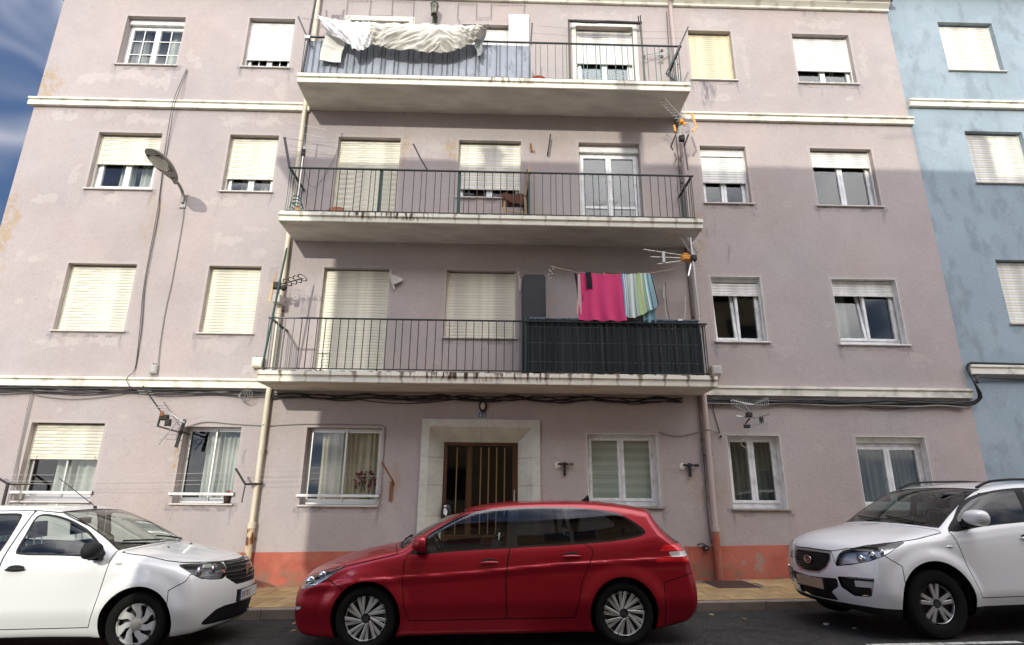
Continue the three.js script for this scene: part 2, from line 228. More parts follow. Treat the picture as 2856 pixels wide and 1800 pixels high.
// ---------- windows, doors, shutters ----------
const slatGeo = new Map();
function slat(w) { const k = w.toFixed(3); if (!slatGeo.has(k)) slatGeo.set(k, profX([[-0.006, 0.0], [0.005, 0.001], [0.0075, 0.01], [0.0085, 0.028], [0.0075, 0.047], [0.005, 0.0555], [-0.006, 0.0565]], -w / 2, w / 2)); return slatGeo.get(k); }
const PITCH = 0.06;
function shutter(w, x0, x1, y1, frac, h, mat, single, rnd) {           // roller shutter let down by frac of the opening height h
  const wd = x1 - x0 - 0.05, cx = (x0 + x1) / 2, z = -R + 0.045, n = Math.max(2, Math.round(frac * h / PITCH)), yb = y1 - 0.02 - n * PITCH;
  const list = [];
  for (let i = 0; i < n; i++) {
    const y = y1 - 0.02 - (i + 1) * PITCH;
    if (single) { const m = part(w, 'slat', slat(wd), mat[i % mat.length]); m.position.set(cx, y, z); m.rotation.x = (rnd() - 0.5) * 0.008; } else { const g = slat(wd).clone(); g.translate(cx, y, z); list.push(g); }
  }
  if (!single) part(w, 'shutter', merge(list), mat[0]);
  part(w, 'slat_backing', box(x0 + 0.03, x1 - 0.03, yb, y1 - 0.005, z - 0.016, z - 0.008), M.slatGap);
  part(w, 'bottom_rail', merge([cbox(x0 + 0.025, x1 - 0.025, yb - 0.032, yb - 0.002, z - 0.012, z + 0.014, 0.003), ...[x0 + 0.14, x1 - 0.14].map((x) => box(x - 0.009, x + 0.009, yb - 0.03, yb + 0.03, z + 0.0145, z + 0.028))]), mat[0]);
  for (const gx of [x0 + 0.001, x1 - 0.03]) part(w, 'guide_rail', cbox(gx, gx + 0.029, y1 - h + 0.02, y1 - 0.002, z - 0.02, z + 0.022, 0.003), mat[0]);
  return yb;
}
function ring(x0, x1, y0, y1, t, z0, z1, tb = t) { return merge([cbox(x0, x0 + t, y0, y1, z0, z1, 0.004), cbox(x1 - t, x1, y0, y1, z0, z1, 0.004), cbox(x0 + t, x1 - t, y1 - t, y1, z0 + 0.001, z1 - 0.001, 0.004), cbox(x0 + t, x1 - t, y0, y0 + tb, z0 + 0.001, z1 - 0.001, 0.004)]); }
function curtain(x0, x1, y0, y1, z, folds, amp, seed) { // hanging folds
  const nx = Math.max(16, folds * 8), ny = 6, g = new THREE.PlaneGeometry(1, 1, nx, ny), p = g.attributes.position, r = rng(seed), ph = r() * 6;
  for (let i = 0; i < p.count; i++) { const u = p.getX(i) + 0.5, v = p.getY(i) + 0.5, a = folds * 6.283 * (u + 0.03 * Math.sin(u * 11 + ph)); p.setXYZ(i, mix(x0, x1, u) + 0.012 * Math.sin(v * 3 + u * 9), mix(y0, y1, v), z + amp * (Math.sin(a) + 0.4 * Math.sin(a * 0.37 + ph)) * (0.75 + 0.25 * (1 - v))); }
  g.computeVertexNormals(); return g;
}
M.lace = phys([0.8, 0.78, 0.72], { roughness: 0.95, transmission: 0.35, thickness: 0 });
M.drape = phys([0.74, 0.64, 0.48], { roughness: 0.95, transmission: 0.15, thickness: 0 });
M.netDark = phys([0.3, 0.3, 0.27], { roughness: 0.95, transmission: 0.4, thickness: 0 });
M.sill = std([0.66, 0.63, 0.57], 0.6, 0, { map: repeated(T_wear, 2) });
function windowPart(owner, key, o, dims) {
  const [x0, x1, y0, y1] = dims || OPEN[key], w = sub(owner, o.door ? 'door' : 'window'), rnd = rng(key.charCodeAt(0) * 31 + key.charCodeAt(1)), h = y1 - y0;
  const fm = o.frameMat || M.pvc, t = o.t || 0.05, zf = -R;
  const smat = o.slats || [M.cream, M.creamB];
  let top = y1 - (o.head || 0);
  if (o.head) part(w, 'shutter_box', cbox(x0 + 0.002, x1 - 0.002, top, y1 - 0.002, zf - 0.06, zf + 0.06, 0.006), o.headMat || M.white);
  if (o.shut) shutter(w, x0, x1, top, o.shut, h - (o.head || 0), smat, o.single !== false, rnd);
  if ((o.shut || 0) < 1) {
    const fb = zf - 0.075, ff = zf - 0.012;
    part(w, 'frame', ring(x0 + 0.002, x1 - 0.002, y0 + 0.002, top - 0.002, t, fb, ff, o.tb || t), fm);
    const mid = (x0 + x1) / 2 + (o.off || 0), iy0 = y0 + (o.tb || t), iy1 = top - t;
    const sashes = o.slide ? [[x0 + t, mid + 0.025, fb + 0.036, ff - 0.002], [mid - 0.025, x1 - t, fb + 0.004, fb + 0.034]] : [[x0 + t + 0.002, mid - 0.002, fb + 0.012, ff + 0.014], [mid + 0.002, x1 - t - 0.002, fb + 0.012, ff + 0.014]];
    sashes.forEach(([a, b, za, zb], i) => {
      const st = o.slide ? 0.035 : 0.058, sash = sub(w, 'sash');
      part(sash, 'sash_frame', ring(a, b, iy0 + 0.002, iy1 - 0.002, st, za, zb, o.slide ? 0.06 : st), fm);
      part(sash, 'pane', box(a + st - 0.004, b - st + 0.004, iy0 + st - 0.004, iy1 - st + 0.004, (za + zb) / 2 - 0.002, (za + zb) / 2 + 0.002), o.glass || M.glass);
      if (o.grid) { const bars = []; const mx = (a + b) / 2; bars.push(cbox(mx - 0.011, mx + 0.011, iy0 + st, iy1 - st, zb - 0.02, zb - 0.006, 0.002)); for (const f of [1 / 3, 2 / 3]) bars.push(cbox(a + st, b - st, mix(iy0, iy1, f) - 0.011, mix(iy0, iy1, f) + 0.011, zb - 0.019, zb - 0.007, 0.002)); part(sash, 'glazing_bar', merge(bars), fm); }
      if (o.rail) part(sash, 'transom', cbox(a + st, b - st, o.rail - 0.03, o.rail + 0.03, za, zb - 0.003, 0.004), fm);
      if (o.tilt && i === 0) { // tipped inwards at the top about its bottom edge
        sash.position.set(0, iy0, za); sash.rotation.x = -o.tilt; for (const c of sash.children) c.position.set(0, -iy0, -za);
      }
    });
    if (o.curtain) for (const [a, b, mt, folds, amp, yb] of o.curtain) part(w, 'curtain', curtain(mix(x0, x1, a), mix(x0, x1, b), y0 + (yb || 0.02), y1 - 0.02, zf - 0.17 - amp, folds, amp, folds * 7 + Math.round(a * 100)), mt);
  }
  if (o.sill !== false && !o.door) part(w, 'sill', cbox(x0 - 0.03, x1 + 0.04, y0 - 0.032, y0 - 0.002, -R - 0.02, 0.045, 0.006), o.sillMat || M.sill);
  if (o.innerWhite) part(w, 'reveal', merge([cbox(x0 + 0.0015, x0 + 0.012, y0, y1 - 0.0015, zf, 0.003, 0.001), cbox(x1 - 0.012, x1 - 0.0015, y0, y1 - 0.0015, zf, 0.003, 0.001), cbox(x0 + 0.012, x1 - 0.012, y1 - 0.012, y1 - 0.0015, zf, 0.003, 0.001)]), M.white);
  return w;
}
const SW = [M.slatWhite];
windowPart(bld, 'a4', { grid: true, head: 0.14, curtain: [[0.0, 0.3, M.netDark, 3, 0.03], [0.62, 1.0, M.lace, 4, 0.03]] });
windowPart(bld, 'b4', { shut: 0.76, slats: SW, single: false, grid: true });
windowPart(bld, 'c4', { shut: 1, single: false, slats: [std([0.74, 0.66, 0.44], 0.5, 0, { map: repeated(T_wear, 1.7) })] });
windowPart(bld, 'd4', { shut: 0.66, single: false, slats: SW, curtain: [[0.7, 0.8, M.lace, 1, 0.02, 0.02]] });
windowPart(bld, 'a3', { shut: 0.47, t: 0.09, curtain: [[0.3, 0.55, M.lace, 3, 0.03], [0.6, 1, M.lace, 4, 0.03]] });
windowPart(bld, 'b3', { shut: 0.7, curtain: [[0.2, 0.45, M.lace, 2, 0.03], [0.6, 0.95, M.lace, 3, 0.03]] });
windowPart(bld, 'c3', { head: 0.2, shut: 0.48, slats: SW });
windowPart(bld, 'd3', { shut: 0.27, slats: SW });
const tone = (r, g, b) => std([r, g, b], 0.5, 0, { map: repeated(T_wear, 1.2) });
windowPart(bld, 'a2', { shut: 1, slats: [tone(0.80, 0.76, 0.62), M.cream, tone(0.77, 0.735, 0.6)] }); windowPart(bld, 'b2', { shut: 1, slats: [tone(0.79, 0.75, 0.58), tone(0.80, 0.765, 0.6)] });
windowPart(bld, 'c2', { shut: 0.17, slats: SW, head: 0.1, tilt: 0.09, innerWhite: true, sillMat: M.white });
windowPart(bld, 'd2', { shut: 0.2, slats: SW, tilt: 0.1, innerWhite: true, sillMat: M.white, tb: 0.1, curtain: [[0.15, 0.35, M.netDark, 2, 0.03]] });
windowPart(bld, 'a1', { shut: 0.45, slide: true, frameMat: M.alu, t: 0.045, curtain: [[0.28, 1, M.lace, 7, 0.035]], tb: 0.06 });
windowPart(bld, 'b1', { slide: true, frameMat: M.alu, t: 0.035, curtain: [[0.26, 0.6, M.lace, 3, 0.035], [0.58, 1, M.lace, 5, 0.035]] });
windowPart(bld, 'c1', { slide: true, frameMat: M.alu, t: 0.04, curtain: [[0.14, 0.5, M.drape, 4, 0.04], [0.46, 1, M.drape, 7, 0.035]] });
{ const w = windowPart(bld, 'd1', { innerWhite: true, tb: 0.09, sillMat: M.soffit, t: 0.06 }); // striped blind behind the glass
  const [x0, x1, y0, y1] = OPEN.d1, A = [], B = []; for (let i = 0; i < 16; i++) { const y = y0 + i * 0.083; (i % 2 ? A : B).push(box(x0 + 0.08, x1 - 0.08, y, y + 0.082, -R - 0.2 - (i % 2) * 0.004, -R - 0.195 - (i % 2) * 0.004)); }
  part(w, 'blind', merge(A), std([0.76, 0.78, 0.70], 0.9)); part(w, 'blind', merge(B), std([0.64, 0.66, 0.59], 0.9)); }
windowPart(bld, 'e1', { innerWhite: true, tb: 0.09, sillMat: M.soffit, t: 0.06, curtain: [[0.03, 0.97, M.netDark, 9, 0.035]] });
windowPart(bld, 'f1', { innerWhite: true, head: 0.12, tb: 0.08, sillMat: M.soffit, t: 0.06, curtain: [[0.03, 0.97, M.netDark, 11, 0.035]] });
windowPart(bld, 'L4', { door: true, shut: 0.3, slats: SW, single: false }); 
windowPart(bld, 'M4', { shut: 1, slats: SW, single: false });
windowPart(bld, 'R4', { door: true, shut: 0.42, slats: SW, single: false, glass: glassMat([0.75, 0.85, 0.86], 1.6), t: 0.07 });
windowPart(bld, 'L3', { door: true, shut: 1 }); windowPart(bld, 'M3', { shut: 0.78, slats: [M.cream, M.slatWhite] });
windowPart(bld, 'R3', { door: true, head: 0.17, rail: 7.48, t: 0.06 });
windowPart(bld, 'L2', { door: true, shut: 1, slats: [tone(0.84, 0.81, 0.66), tone(0.86, 0.83, 0.69), tone(0.83, 0.79, 0.63)] }); windowPart(bld, 'M2', { shut: 1, slats: [tone(0.83, 0.80, 0.66), tone(0.86, 0.82, 0.67)] });
windowPart(bld, 'R2', { door: true, frameMat: M.wood });
// white painted surrounds
{
  const sr = (k, t, d) => { const [a, b, c, e] = OPEN[k]; part(bld, 'window_surround', merge([cbox(a - t, a - 0.001, c, e + t, -0.01, d, 0.004), cbox(b + 0.001, b + t, c, e + t, -0.01, d, 0.004), cbox(a - 0.001, b + 0.001, e + 0.001, e + t, -0.01, d - 0.001, 0.004)]), M.belt); };
  sr('L4', 0.13, 0.025); sr('R4', 0.09, 0.02);
}
// ---------- balconies ----------
const BZ = 0.95;
function balcony(y0, ytop, rail, seed, seamed) {
  const b = sub(bld, 'balcony'), r = rng(seed), x0 = -4.2, x1 = 3.9;
  const drips = [], few = seed === 1 ? 0.25 : seed === 2 ? 0.45 : 1; for (let x = x0; x < x1; x += 0.14 * (seamed ? 3 : 3.0)) drips.push([x + 0.05 * (r() - 0.5), few * (0.25 + 0.75 * r()), 0.012 + 0.03 * r()]);
  const mould = seed === 3 ? [[-0.2, 2.1]] : seed === 2 ? [[-2.2, 1.2]] : [[0.1, 0.8]];
  const T = dataTex(2048, 64, (u, v) => {
    const x = mix(x0, x1, u), n = fbm(x * 5, v * 2, 4), k = 0.97 + 0.1 * (n - 0.5); let c = [0.945 * k, 0.935 * k, 0.87 * k], s = 0;
    for (const [dx, st, w] of drips) { const e = Math.abs(x - dx + 0.008 * Math.sin(v * 9 + dx * 5)); if (e < 0.16) s = Math.max(s, st * sm(w * (0.6 + 1.2 * v) + 0.02 * fbm(x * 60, v * 3, 2), w * 0.25, e) * (0.35 + 0.65 * sm(0.2, 1, v))); }
    for (const [mx, mw] of mould) { const e = Math.abs(x - mx) / mw; s = Math.max(s, (seed === 1 ? 0.55 : 0.95) * sm(1, 0.3, e) * sm(0.5, 0.72, fbm(x * 24, v * 1.2 + seed, 4)) * sm(0.0, 0.75, v)); }
    s = Math.max(s, 0.8 * few * sm(0.9, 0.98, v) * sm(0.42, 0.6, fbm(x * 14 + seed, 3, 3)));
    return [mix(c[0], 0.16, s * 0.85), mix(c[1], 0.125, s * 0.9), mix(c[2], 0.075, s * 0.92)];
  });
  T.wrapS = T.wrapT = THREE.ClampToEdgeWrapping;
  const ms = std([0.96, 0.96, 0.96], 0.8, 0, { map: T, bumpMap: repeated(T_grain, 8, 0.3), bumpScale: 0.003 });
  const h = ytop - y0, prof = [[-0.1, y0], [BZ - 0.045, y0], [BZ - 0.035, y0 + 0.01], [BZ - 0.035, ytop - 0.085], [BZ - 0.005, ytop - 0.08], [BZ, ytop - 0.075], [BZ, ytop - 0.005], [BZ - 0.005, ytop], [-0.1, ytop]];
  const gs = profX(prof, x0, x1); gs.computeVertexNormals();
  uvWorld(gs, (x) => (x - x0) / (x1 - x0), (x, y, z) => Math.min(0.985, Math.max(0.01, (y - y0) / h))); 
  // soffit and front in separate meshes: the soffit is plain render
  part(b, 'slab', gs, ms);
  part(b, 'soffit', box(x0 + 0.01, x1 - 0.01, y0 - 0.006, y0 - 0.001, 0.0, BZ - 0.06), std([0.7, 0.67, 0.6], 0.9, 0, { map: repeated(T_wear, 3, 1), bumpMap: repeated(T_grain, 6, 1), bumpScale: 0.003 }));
  const yb = ytop + 0.045, yt = rail, zr = 0.88, xl = -4.12, xr = 3.78;
  part(b, 'top_rail', merge([cbox(xl - 0.03, xr + 0.03, yt - 0.012, yt + 0.012, zr - 0.022, zr + 0.022, 0.003), cbox(xl - 0.022, xl + 0.022, yt - 0.0115, yt + 0.0115, 0.002, zr - 0.023, 0.003), cbox(xr - 0.022, xr + 0.022, yt - 0.0115, yt + 0.0115, 0.002, zr - 0.023, 0.003)]), M.rail);
  part(b, 'bottom_rail', merge([cbox(xl, xr, yb - 0.008, yb + 0.008, zr - 0.015, zr + 0.015, 0.003), cbox(xl - 0.015, xl + 0.015, yb - 0.0075, yb + 0.0075, 0.002, zr - 0.016, 0.003), cbox(xr - 0.015, xr + 0.015, yb - 0.0075, yb + 0.0075, 0.002, zr - 0.016, 0.003)]), M.rail);
  const bg = box(-0.0065, 0.0065, yb + 0.008, yt - 0.012, -0.0065, 0.0065), n = 56;
  for (let i = 0; i <= n; i++) { const m = part(b, 'baluster', bg, seed === 1 && i / n > 0.62 ? M.railGreen : M.rail); m.position.set(mix(xl, xr, i / n) + (r() - 0.5) * 0.008, 0, zr); m.rotation.z = (r() - 0.5) * 0.008; }
  for (const x of [xl, xr]) for (let i = 1; i <= 6; i++) part(b, 'baluster', bg, M.rail).position.set(x, 0, zr - i * 0.126);
  for (let i = 0; i < 9; i++) part(b, 'foot', box(-0.012, 0.012, ytop - 0.001, yb - 0.008, zr - 0.012, zr + 0.012), M.rail).position.x = mix(xl, xr, i / 8);
  return b;
}
const balc1 = balcony(9.62, 9.82, 10.77, 1), balc2 = balcony(6.50, 6.69, 7.65, 2), balc3 = balcony(3.42, 3.62, 4.59, 3);
part(balc2, 'post', merge([cbox(-2.375, -2.325, 6.7, 7.64, 0.83, 0.868, 0.004), cbox(-0.845, -0.785, 6.7, 7.64, 0.82, 0.866, 0.004)]), M.green);
// dividing panels between the flats
part(balc2, 'divider_panel', polyXY([[0.02, 6.695], [0.86, 6.695], [0.86, 7.64], [0.02, 8.25]], -0.012, 0.012).rotateY(-Math.PI / 2).translate(0.56, 0, 0), M.green);
part(balc3, 'divider_panel', polyXY([[0.02, 3.625], [0.86, 3.625], [0.86, 4.58], [0.02, 5.1]], -0.012, 0.012).rotateY(-Math.PI / 2).translate(0.5, 0, 0), M.green);
part(balc1, 'divider_panel', polyXY([[0.02, 9.825], [0.86, 9.825], [0.86, 10.76], [0.02, 10.9]], -0.012, 0.012).rotateY(-Math.PI / 2).translate(0.6, 0, 0), std([0.34, 0.36, 0.4], 0.7));
// ---------- entrance ----------
{
  const d = sub(bld, 'entrance');
  const T = dataTex(256, 256, (u, v) => { const n = fbm(u * 6, v * 6, 6, 6), vein = Math.pow(1 - Math.abs(2 * fbm(u * 4 + 0, v * 8, 5, 4) - 1), 7); const k = 0.97 + 0.12 * (n - 0.5) - 0.035 * vein; return [0.83 * k, 0.83 * k, 0.78 * k]; });
  M.marble = std([0.95, 0.95, 0.95], 0.5, 0, { map: repeated(T, 1.1) });
  const X0 = -1.4, X1 = 0.8, YT = 2.91, x0 = -1.0, x1 = 0.4, yt = 2.51, f = 0.16, zi = -0.06, zo = 0.05;
  // splayed slabs: flat rim, then a slope into the doorway, cut into courses
  const quad = (a, b, c, e) => { const g = new THREE.BufferGeometry(); g.setAttribute('position', new THREE.Float32BufferAttribute([...a, ...b, ...c, ...a, ...c, ...e], 3)); g.computeVertexNormals(); return uvBox(g); };
  const cut = [pav(-1.2) - 0.02, 0.65, 1.18, 1.72, 2.22];
  const slope = (x) => pav(x);
  for (const s of [0, 1]) for (let i = 0; i < 5; i++) {
    const xo = s ? X1 : X0, xf = s ? X1 - 0.14 : X0 + 0.14, xi = s ? x1 : x0, ya = cut[i] + 0.004, yb = i < 4 ? cut[i + 1] - 0.002 : null;
    const A = (x) => (yb !== null ? yb : mix(YT, yt, Math.abs(x - xo) / Math.abs(xi - xo)));
    const zin = -0.22, g = [quad([xo, ya, zo], [xf, ya, zo], [xf, A(xf), zo], [xo, A(xo), zo]), quad([xf, ya, zo], [xi, ya, zin], [xi, A(xi), zin], [xf, A(xf), zo]), quad([xo, ya, 0], [xo, ya, zo], [xo, A(xo), zo], [xo, A(xo), 0]), quad([xo, A(xo), 0], [xo, A(xo), zo], [xf, A(xf), zo], [xf, A(xf), 0]), quad([xi, ya, zin], [xi, ya, -0.3], [xi, A(xi), -0.3], [xi, A(xi), zin])];
    part(d, 'marble_slab', merge(g), M.marble);
  }
  for (let i = 0; i < 2; i++) {
    const a = i ? -0.3 : X0, b = i ? X1 : -0.304, ti = (x) => mix(X0, X1, (x - X0) / (X1 - X0)), zin = -0.22;
    const fx = (x) => (x <= X0 + 0.001 ? X0 + 0.14 : x >= X1 - 0.001 ? X1 - 0.14 : x), gx = (x) => (x <= X0 + 0.001 ? x0 : x >= X1 - 0.001 ? x1 : x);
    const yf = YT - 0.14;
    part(d, 'marble_slab', merge([quad([fx(a), yf, zo], [fx(b), yf, zo], [b, YT, zo], [a, YT, zo]), quad([gx(a), yt, zin], [gx(b), yt, zin], [fx(b), yf, zo], [fx(a), yf, zo]), quad([a, YT, zo], [b, YT, zo], [b, YT, 0], [a, YT, 0]), quad([gx(a), yt, zin], [gx(a), yt, -0.3], [gx(b), yt, -0.3], [gx(b), yt, zin])]), M.marble);
  }
  // wooden door: dark leaf with vertical bars and a stile
  const T2 = dataTex(128, 256, (u, v) => { const n = fbm(u * 24, v * 2, 4), k = 0.8 + 0.5 * (n - 0.5); return [0.55 * k, 0.36 * k, 0.16 * k]; });
  M.doorWood = std([0.42, 0.38, 0.34], 0.45, 0, { map: T2 });
  part(d, 'door_frame', merge([cbox(-0.999, -0.93, 0.1, 2.508, -0.3, -0.24, 0.006), cbox(0.30, 0.399, 0.1, 2.508, -0.3, -0.24, 0.006), cbox(-0.93, 0.3, 2.45, 2.508, -0.3, -0.24, 0.006), cbox(-0.57, -0.46, 0.1, 2.45, -0.3, -0.225, 0.03)]), M.doorWood);
  part(d, 'door_panel', merge([cbox(-0.93, -0.57, 0.1, 0.85, -0.29, -0.26, 0.006), cbox(-0.46, 0.3, 0.1, 0.85, -0.29, -0.26, 0.006)]), M.doorWood);
  part(d, 'door_glass', box(-0.93, 0.3, 0.85, 2.45, -0.292, -0.286), phys([0.35, 0.33, 0.28], { roughness: 0.05, transmission: 1, thickness: 0, ior: 1.5 }));
  for (const x of [-0.75, -0.3, -0.15, 0.0, 0.15]) part(d, 'door_bar', rod([x, 0.86, -0.262], [x, 2.42, -0.262], 0.011, 8), std([0.26, 0.16, 0.07], 0.45, 0.3));
  part(d, 'door_handle', rod([0.335, 1.35, -0.2], [0.335, 1.65, -0.2], 0.013, 8), M.steel);
  part(d, 'step', box(-1.0, 0.4, -0.1, 0.098, -0.35, 0.02), M.marble);
}
// ---------- downpipes ----------
function downpipe(x, upTo, m1, m2, name) {
  const d = sub(bld, 'downpipe'), base = pav(x);
  part(d, 'pipe', tube([[x - 0.02, 12.9, 0.3], [x - 0.01, 12.78, 0.12], [x, 12.6, 0.085], [x, 9.95, 0.085], [x, 6.9, 0.085], [x, 3.8, 0.085], [x, 0.95, 0.085]], 0.05, 60, 12, 0.15), m1);
  part(d, 'lower_pipe', rod([x, base + 0.01, 0.09], [x, 0.96, 0.09], 0.062, 14), m2);
  for (const y of [2.25, 4.9, 7.9, 11.2]) part(d, 'collar', rod([x, y, 0.085], [x, y + 0.05, 0.085], 0.057, 12), m1); part(d, 'socket', rod([x, 0.96, 0.09], [x, 1.06, 0.09], 0.068, 14), m1);
  for (const y of [2.3, 5.0, 8.0, 11.0, 0.8]) part(d, 'bracket', merge([box(x - 0.07, x + 0.07, y - 0.01, y + 0.01, 0.0, 0.03), rod([x + 0.07, y, 0.01], [x + 0.07, y, 0.1], 0.008)]), M.rust);
}
{
  const TP = dataTex(64, 512, (u, v) => { const n = fbm(u * 5, v * 40, 4), s = sm(0.55, 0.8, fbm(u * 4, v * 14 + 3, 4)); return [mix(0.84, 0.6, s * 0.5) * (0.95 + 0.1 * n), mix(0.81, 0.5, s * 0.5) * (0.95 + 0.1 * n), mix(0.72, 0.38, s * 0.5) * (0.95 + 0.1 * n)]; });
  const TR = dataTex(64, 128, (u, v) => { const n = fbm(u * 6, v * 9, 5), s = sm(0.45, 0.62, n); return [mix(0.80, 0.45, s), mix(0.72, 0.25, s), mix(0.6, 0.13, s)]; });
  const TS = dataTex(64, 512, (u, v) => { const n = fbm(u * 5, v * 40, 4), k = 0.92 + 0.16 * n; return [0.70 * k, 0.64 * k, 0.62 * k]; });
  const TU = dataTex(64, 128, (u, v) => { const n = fbm(u * 6, v * 7, 5), k = 0.85 + 0.3 * n, s = sm(0.55, 0.35, v) * 0 + sm(0.6, 0.72, n); return [mix(0.66, 0.5, s) * k, mix(0.36, 0.4, s) * k, mix(0.29, 0.33, s) * k]; });
  downpipe(-4.29, 12, std([1, 1, 1], 0.5, 0, { map: TP }), std([1, 1, 1], 0.8, 0, { map: TR }));
  downpipe(3.93, 12, std([1, 1, 1], 0.6, 0, { map: TS }), std([1, 1, 1], 0.8, 0, { map: TU }));
}
// ---------- blue neighbour ----------
{
  const b2 = thing('apartment_building', 'pale blue apartment building adjoining the pink one, shutters down', 'building', [0, 0, 0]);
  const W = { t4: [10.36, 11.68, 11.1, 12.48], t3: [10.37, 11.68, 8.17, 9.47], t2: [10.35, 11.68, 4.97, 6.36], t1: [10.35, 11.68, 1.9, 3.2] };
  const T = dataTex(1024, 1024, (u, v) => {
    const x = u * 10 + 9, y = v * 15; const big = fbm(x * 0.7, y * 0.7 + 5, 4) - 0.5, med = fbm(x * 3, y * 3, 4) - 0.5, fi = fbm(x * 22, y * 22, 3) - 0.5, k = 1 + 0.09 * big + 0.05 * med + 0.05 * fi;
    const w = 0.3 * sm(0.56, 0.66, fbm(x * 1.3 + 8, y * 1.3, 5)); let r = mix(0.575 * k, 0.65, w), g = mix(0.635 * k, 0.70, w), b = mix(0.67 * k, 0.73, w); const s = 0.09 * sm(0.5, 0.8, fbm(x * 5, y * 2.4 + 9, 4)); return [r * (1 - s), g * (1 - s), b * (1 - s)];
  });
  T.wrapS = T.wrapT = THREE.ClampToEdgeWrapping;
  const s = new THREE.Shape([[BX1 + 0.004, -0.4], [19, -0.4], [19, 13.6], [BX1 + 0.004, 13.6]].map((p) => new THREE.Vector2(...p)));
  for (const k in W) { const [a, b, c, d] = W[k]; s.holes.push(new THREE.Path([[a, c], [a, d], [b, d], [b, c]].map((p) => new THREE.Vector2(...p)))); }
  const g = new THREE.ExtrudeGeometry(s, { depth: 0.3, bevelEnabled: false }); g.translate(0, 0, -0.305);
  const bt = T_grain.clone(); bt.repeat.set(10, 15); bt.needsUpdate = true;
  part(b2, 'wall', uvWorld(g, (x) => (x - 9) / 10, (x, y) => y / 15), std([1, 1, 1], 0.92, 0, { map: T, bumpMap: bt, bumpScale: 0.006 }));
  part(b2, 'side_wall', box(18.7, 19, -0.4, 13.6, -10, -0.306), M.sidePlaster);
  part(b2, 'inner_wall', box(BX1 + 0.004, 18.7, -0.4, 13.6, -1.0, -0.9), M.room);
  for (const k in W) windowPart(b2, k, { shut: 1, slats: [M.slatWhite, M.cream] }, W[k]);
  M.beltPut(b2, BX1 + 0.035, 19, 10.05); M.beltPut(b2, BX1 + 0.08, 19, 3.9);
  part(b2, 'eave', merge([box(BX1 + 0.13, 19.3, 13.45, 13.55, 0.001, 0.5), box(BX1 + 0.13, 19.3, 13.56, 13.7, -10, 0.55)]), M.soffit);
}
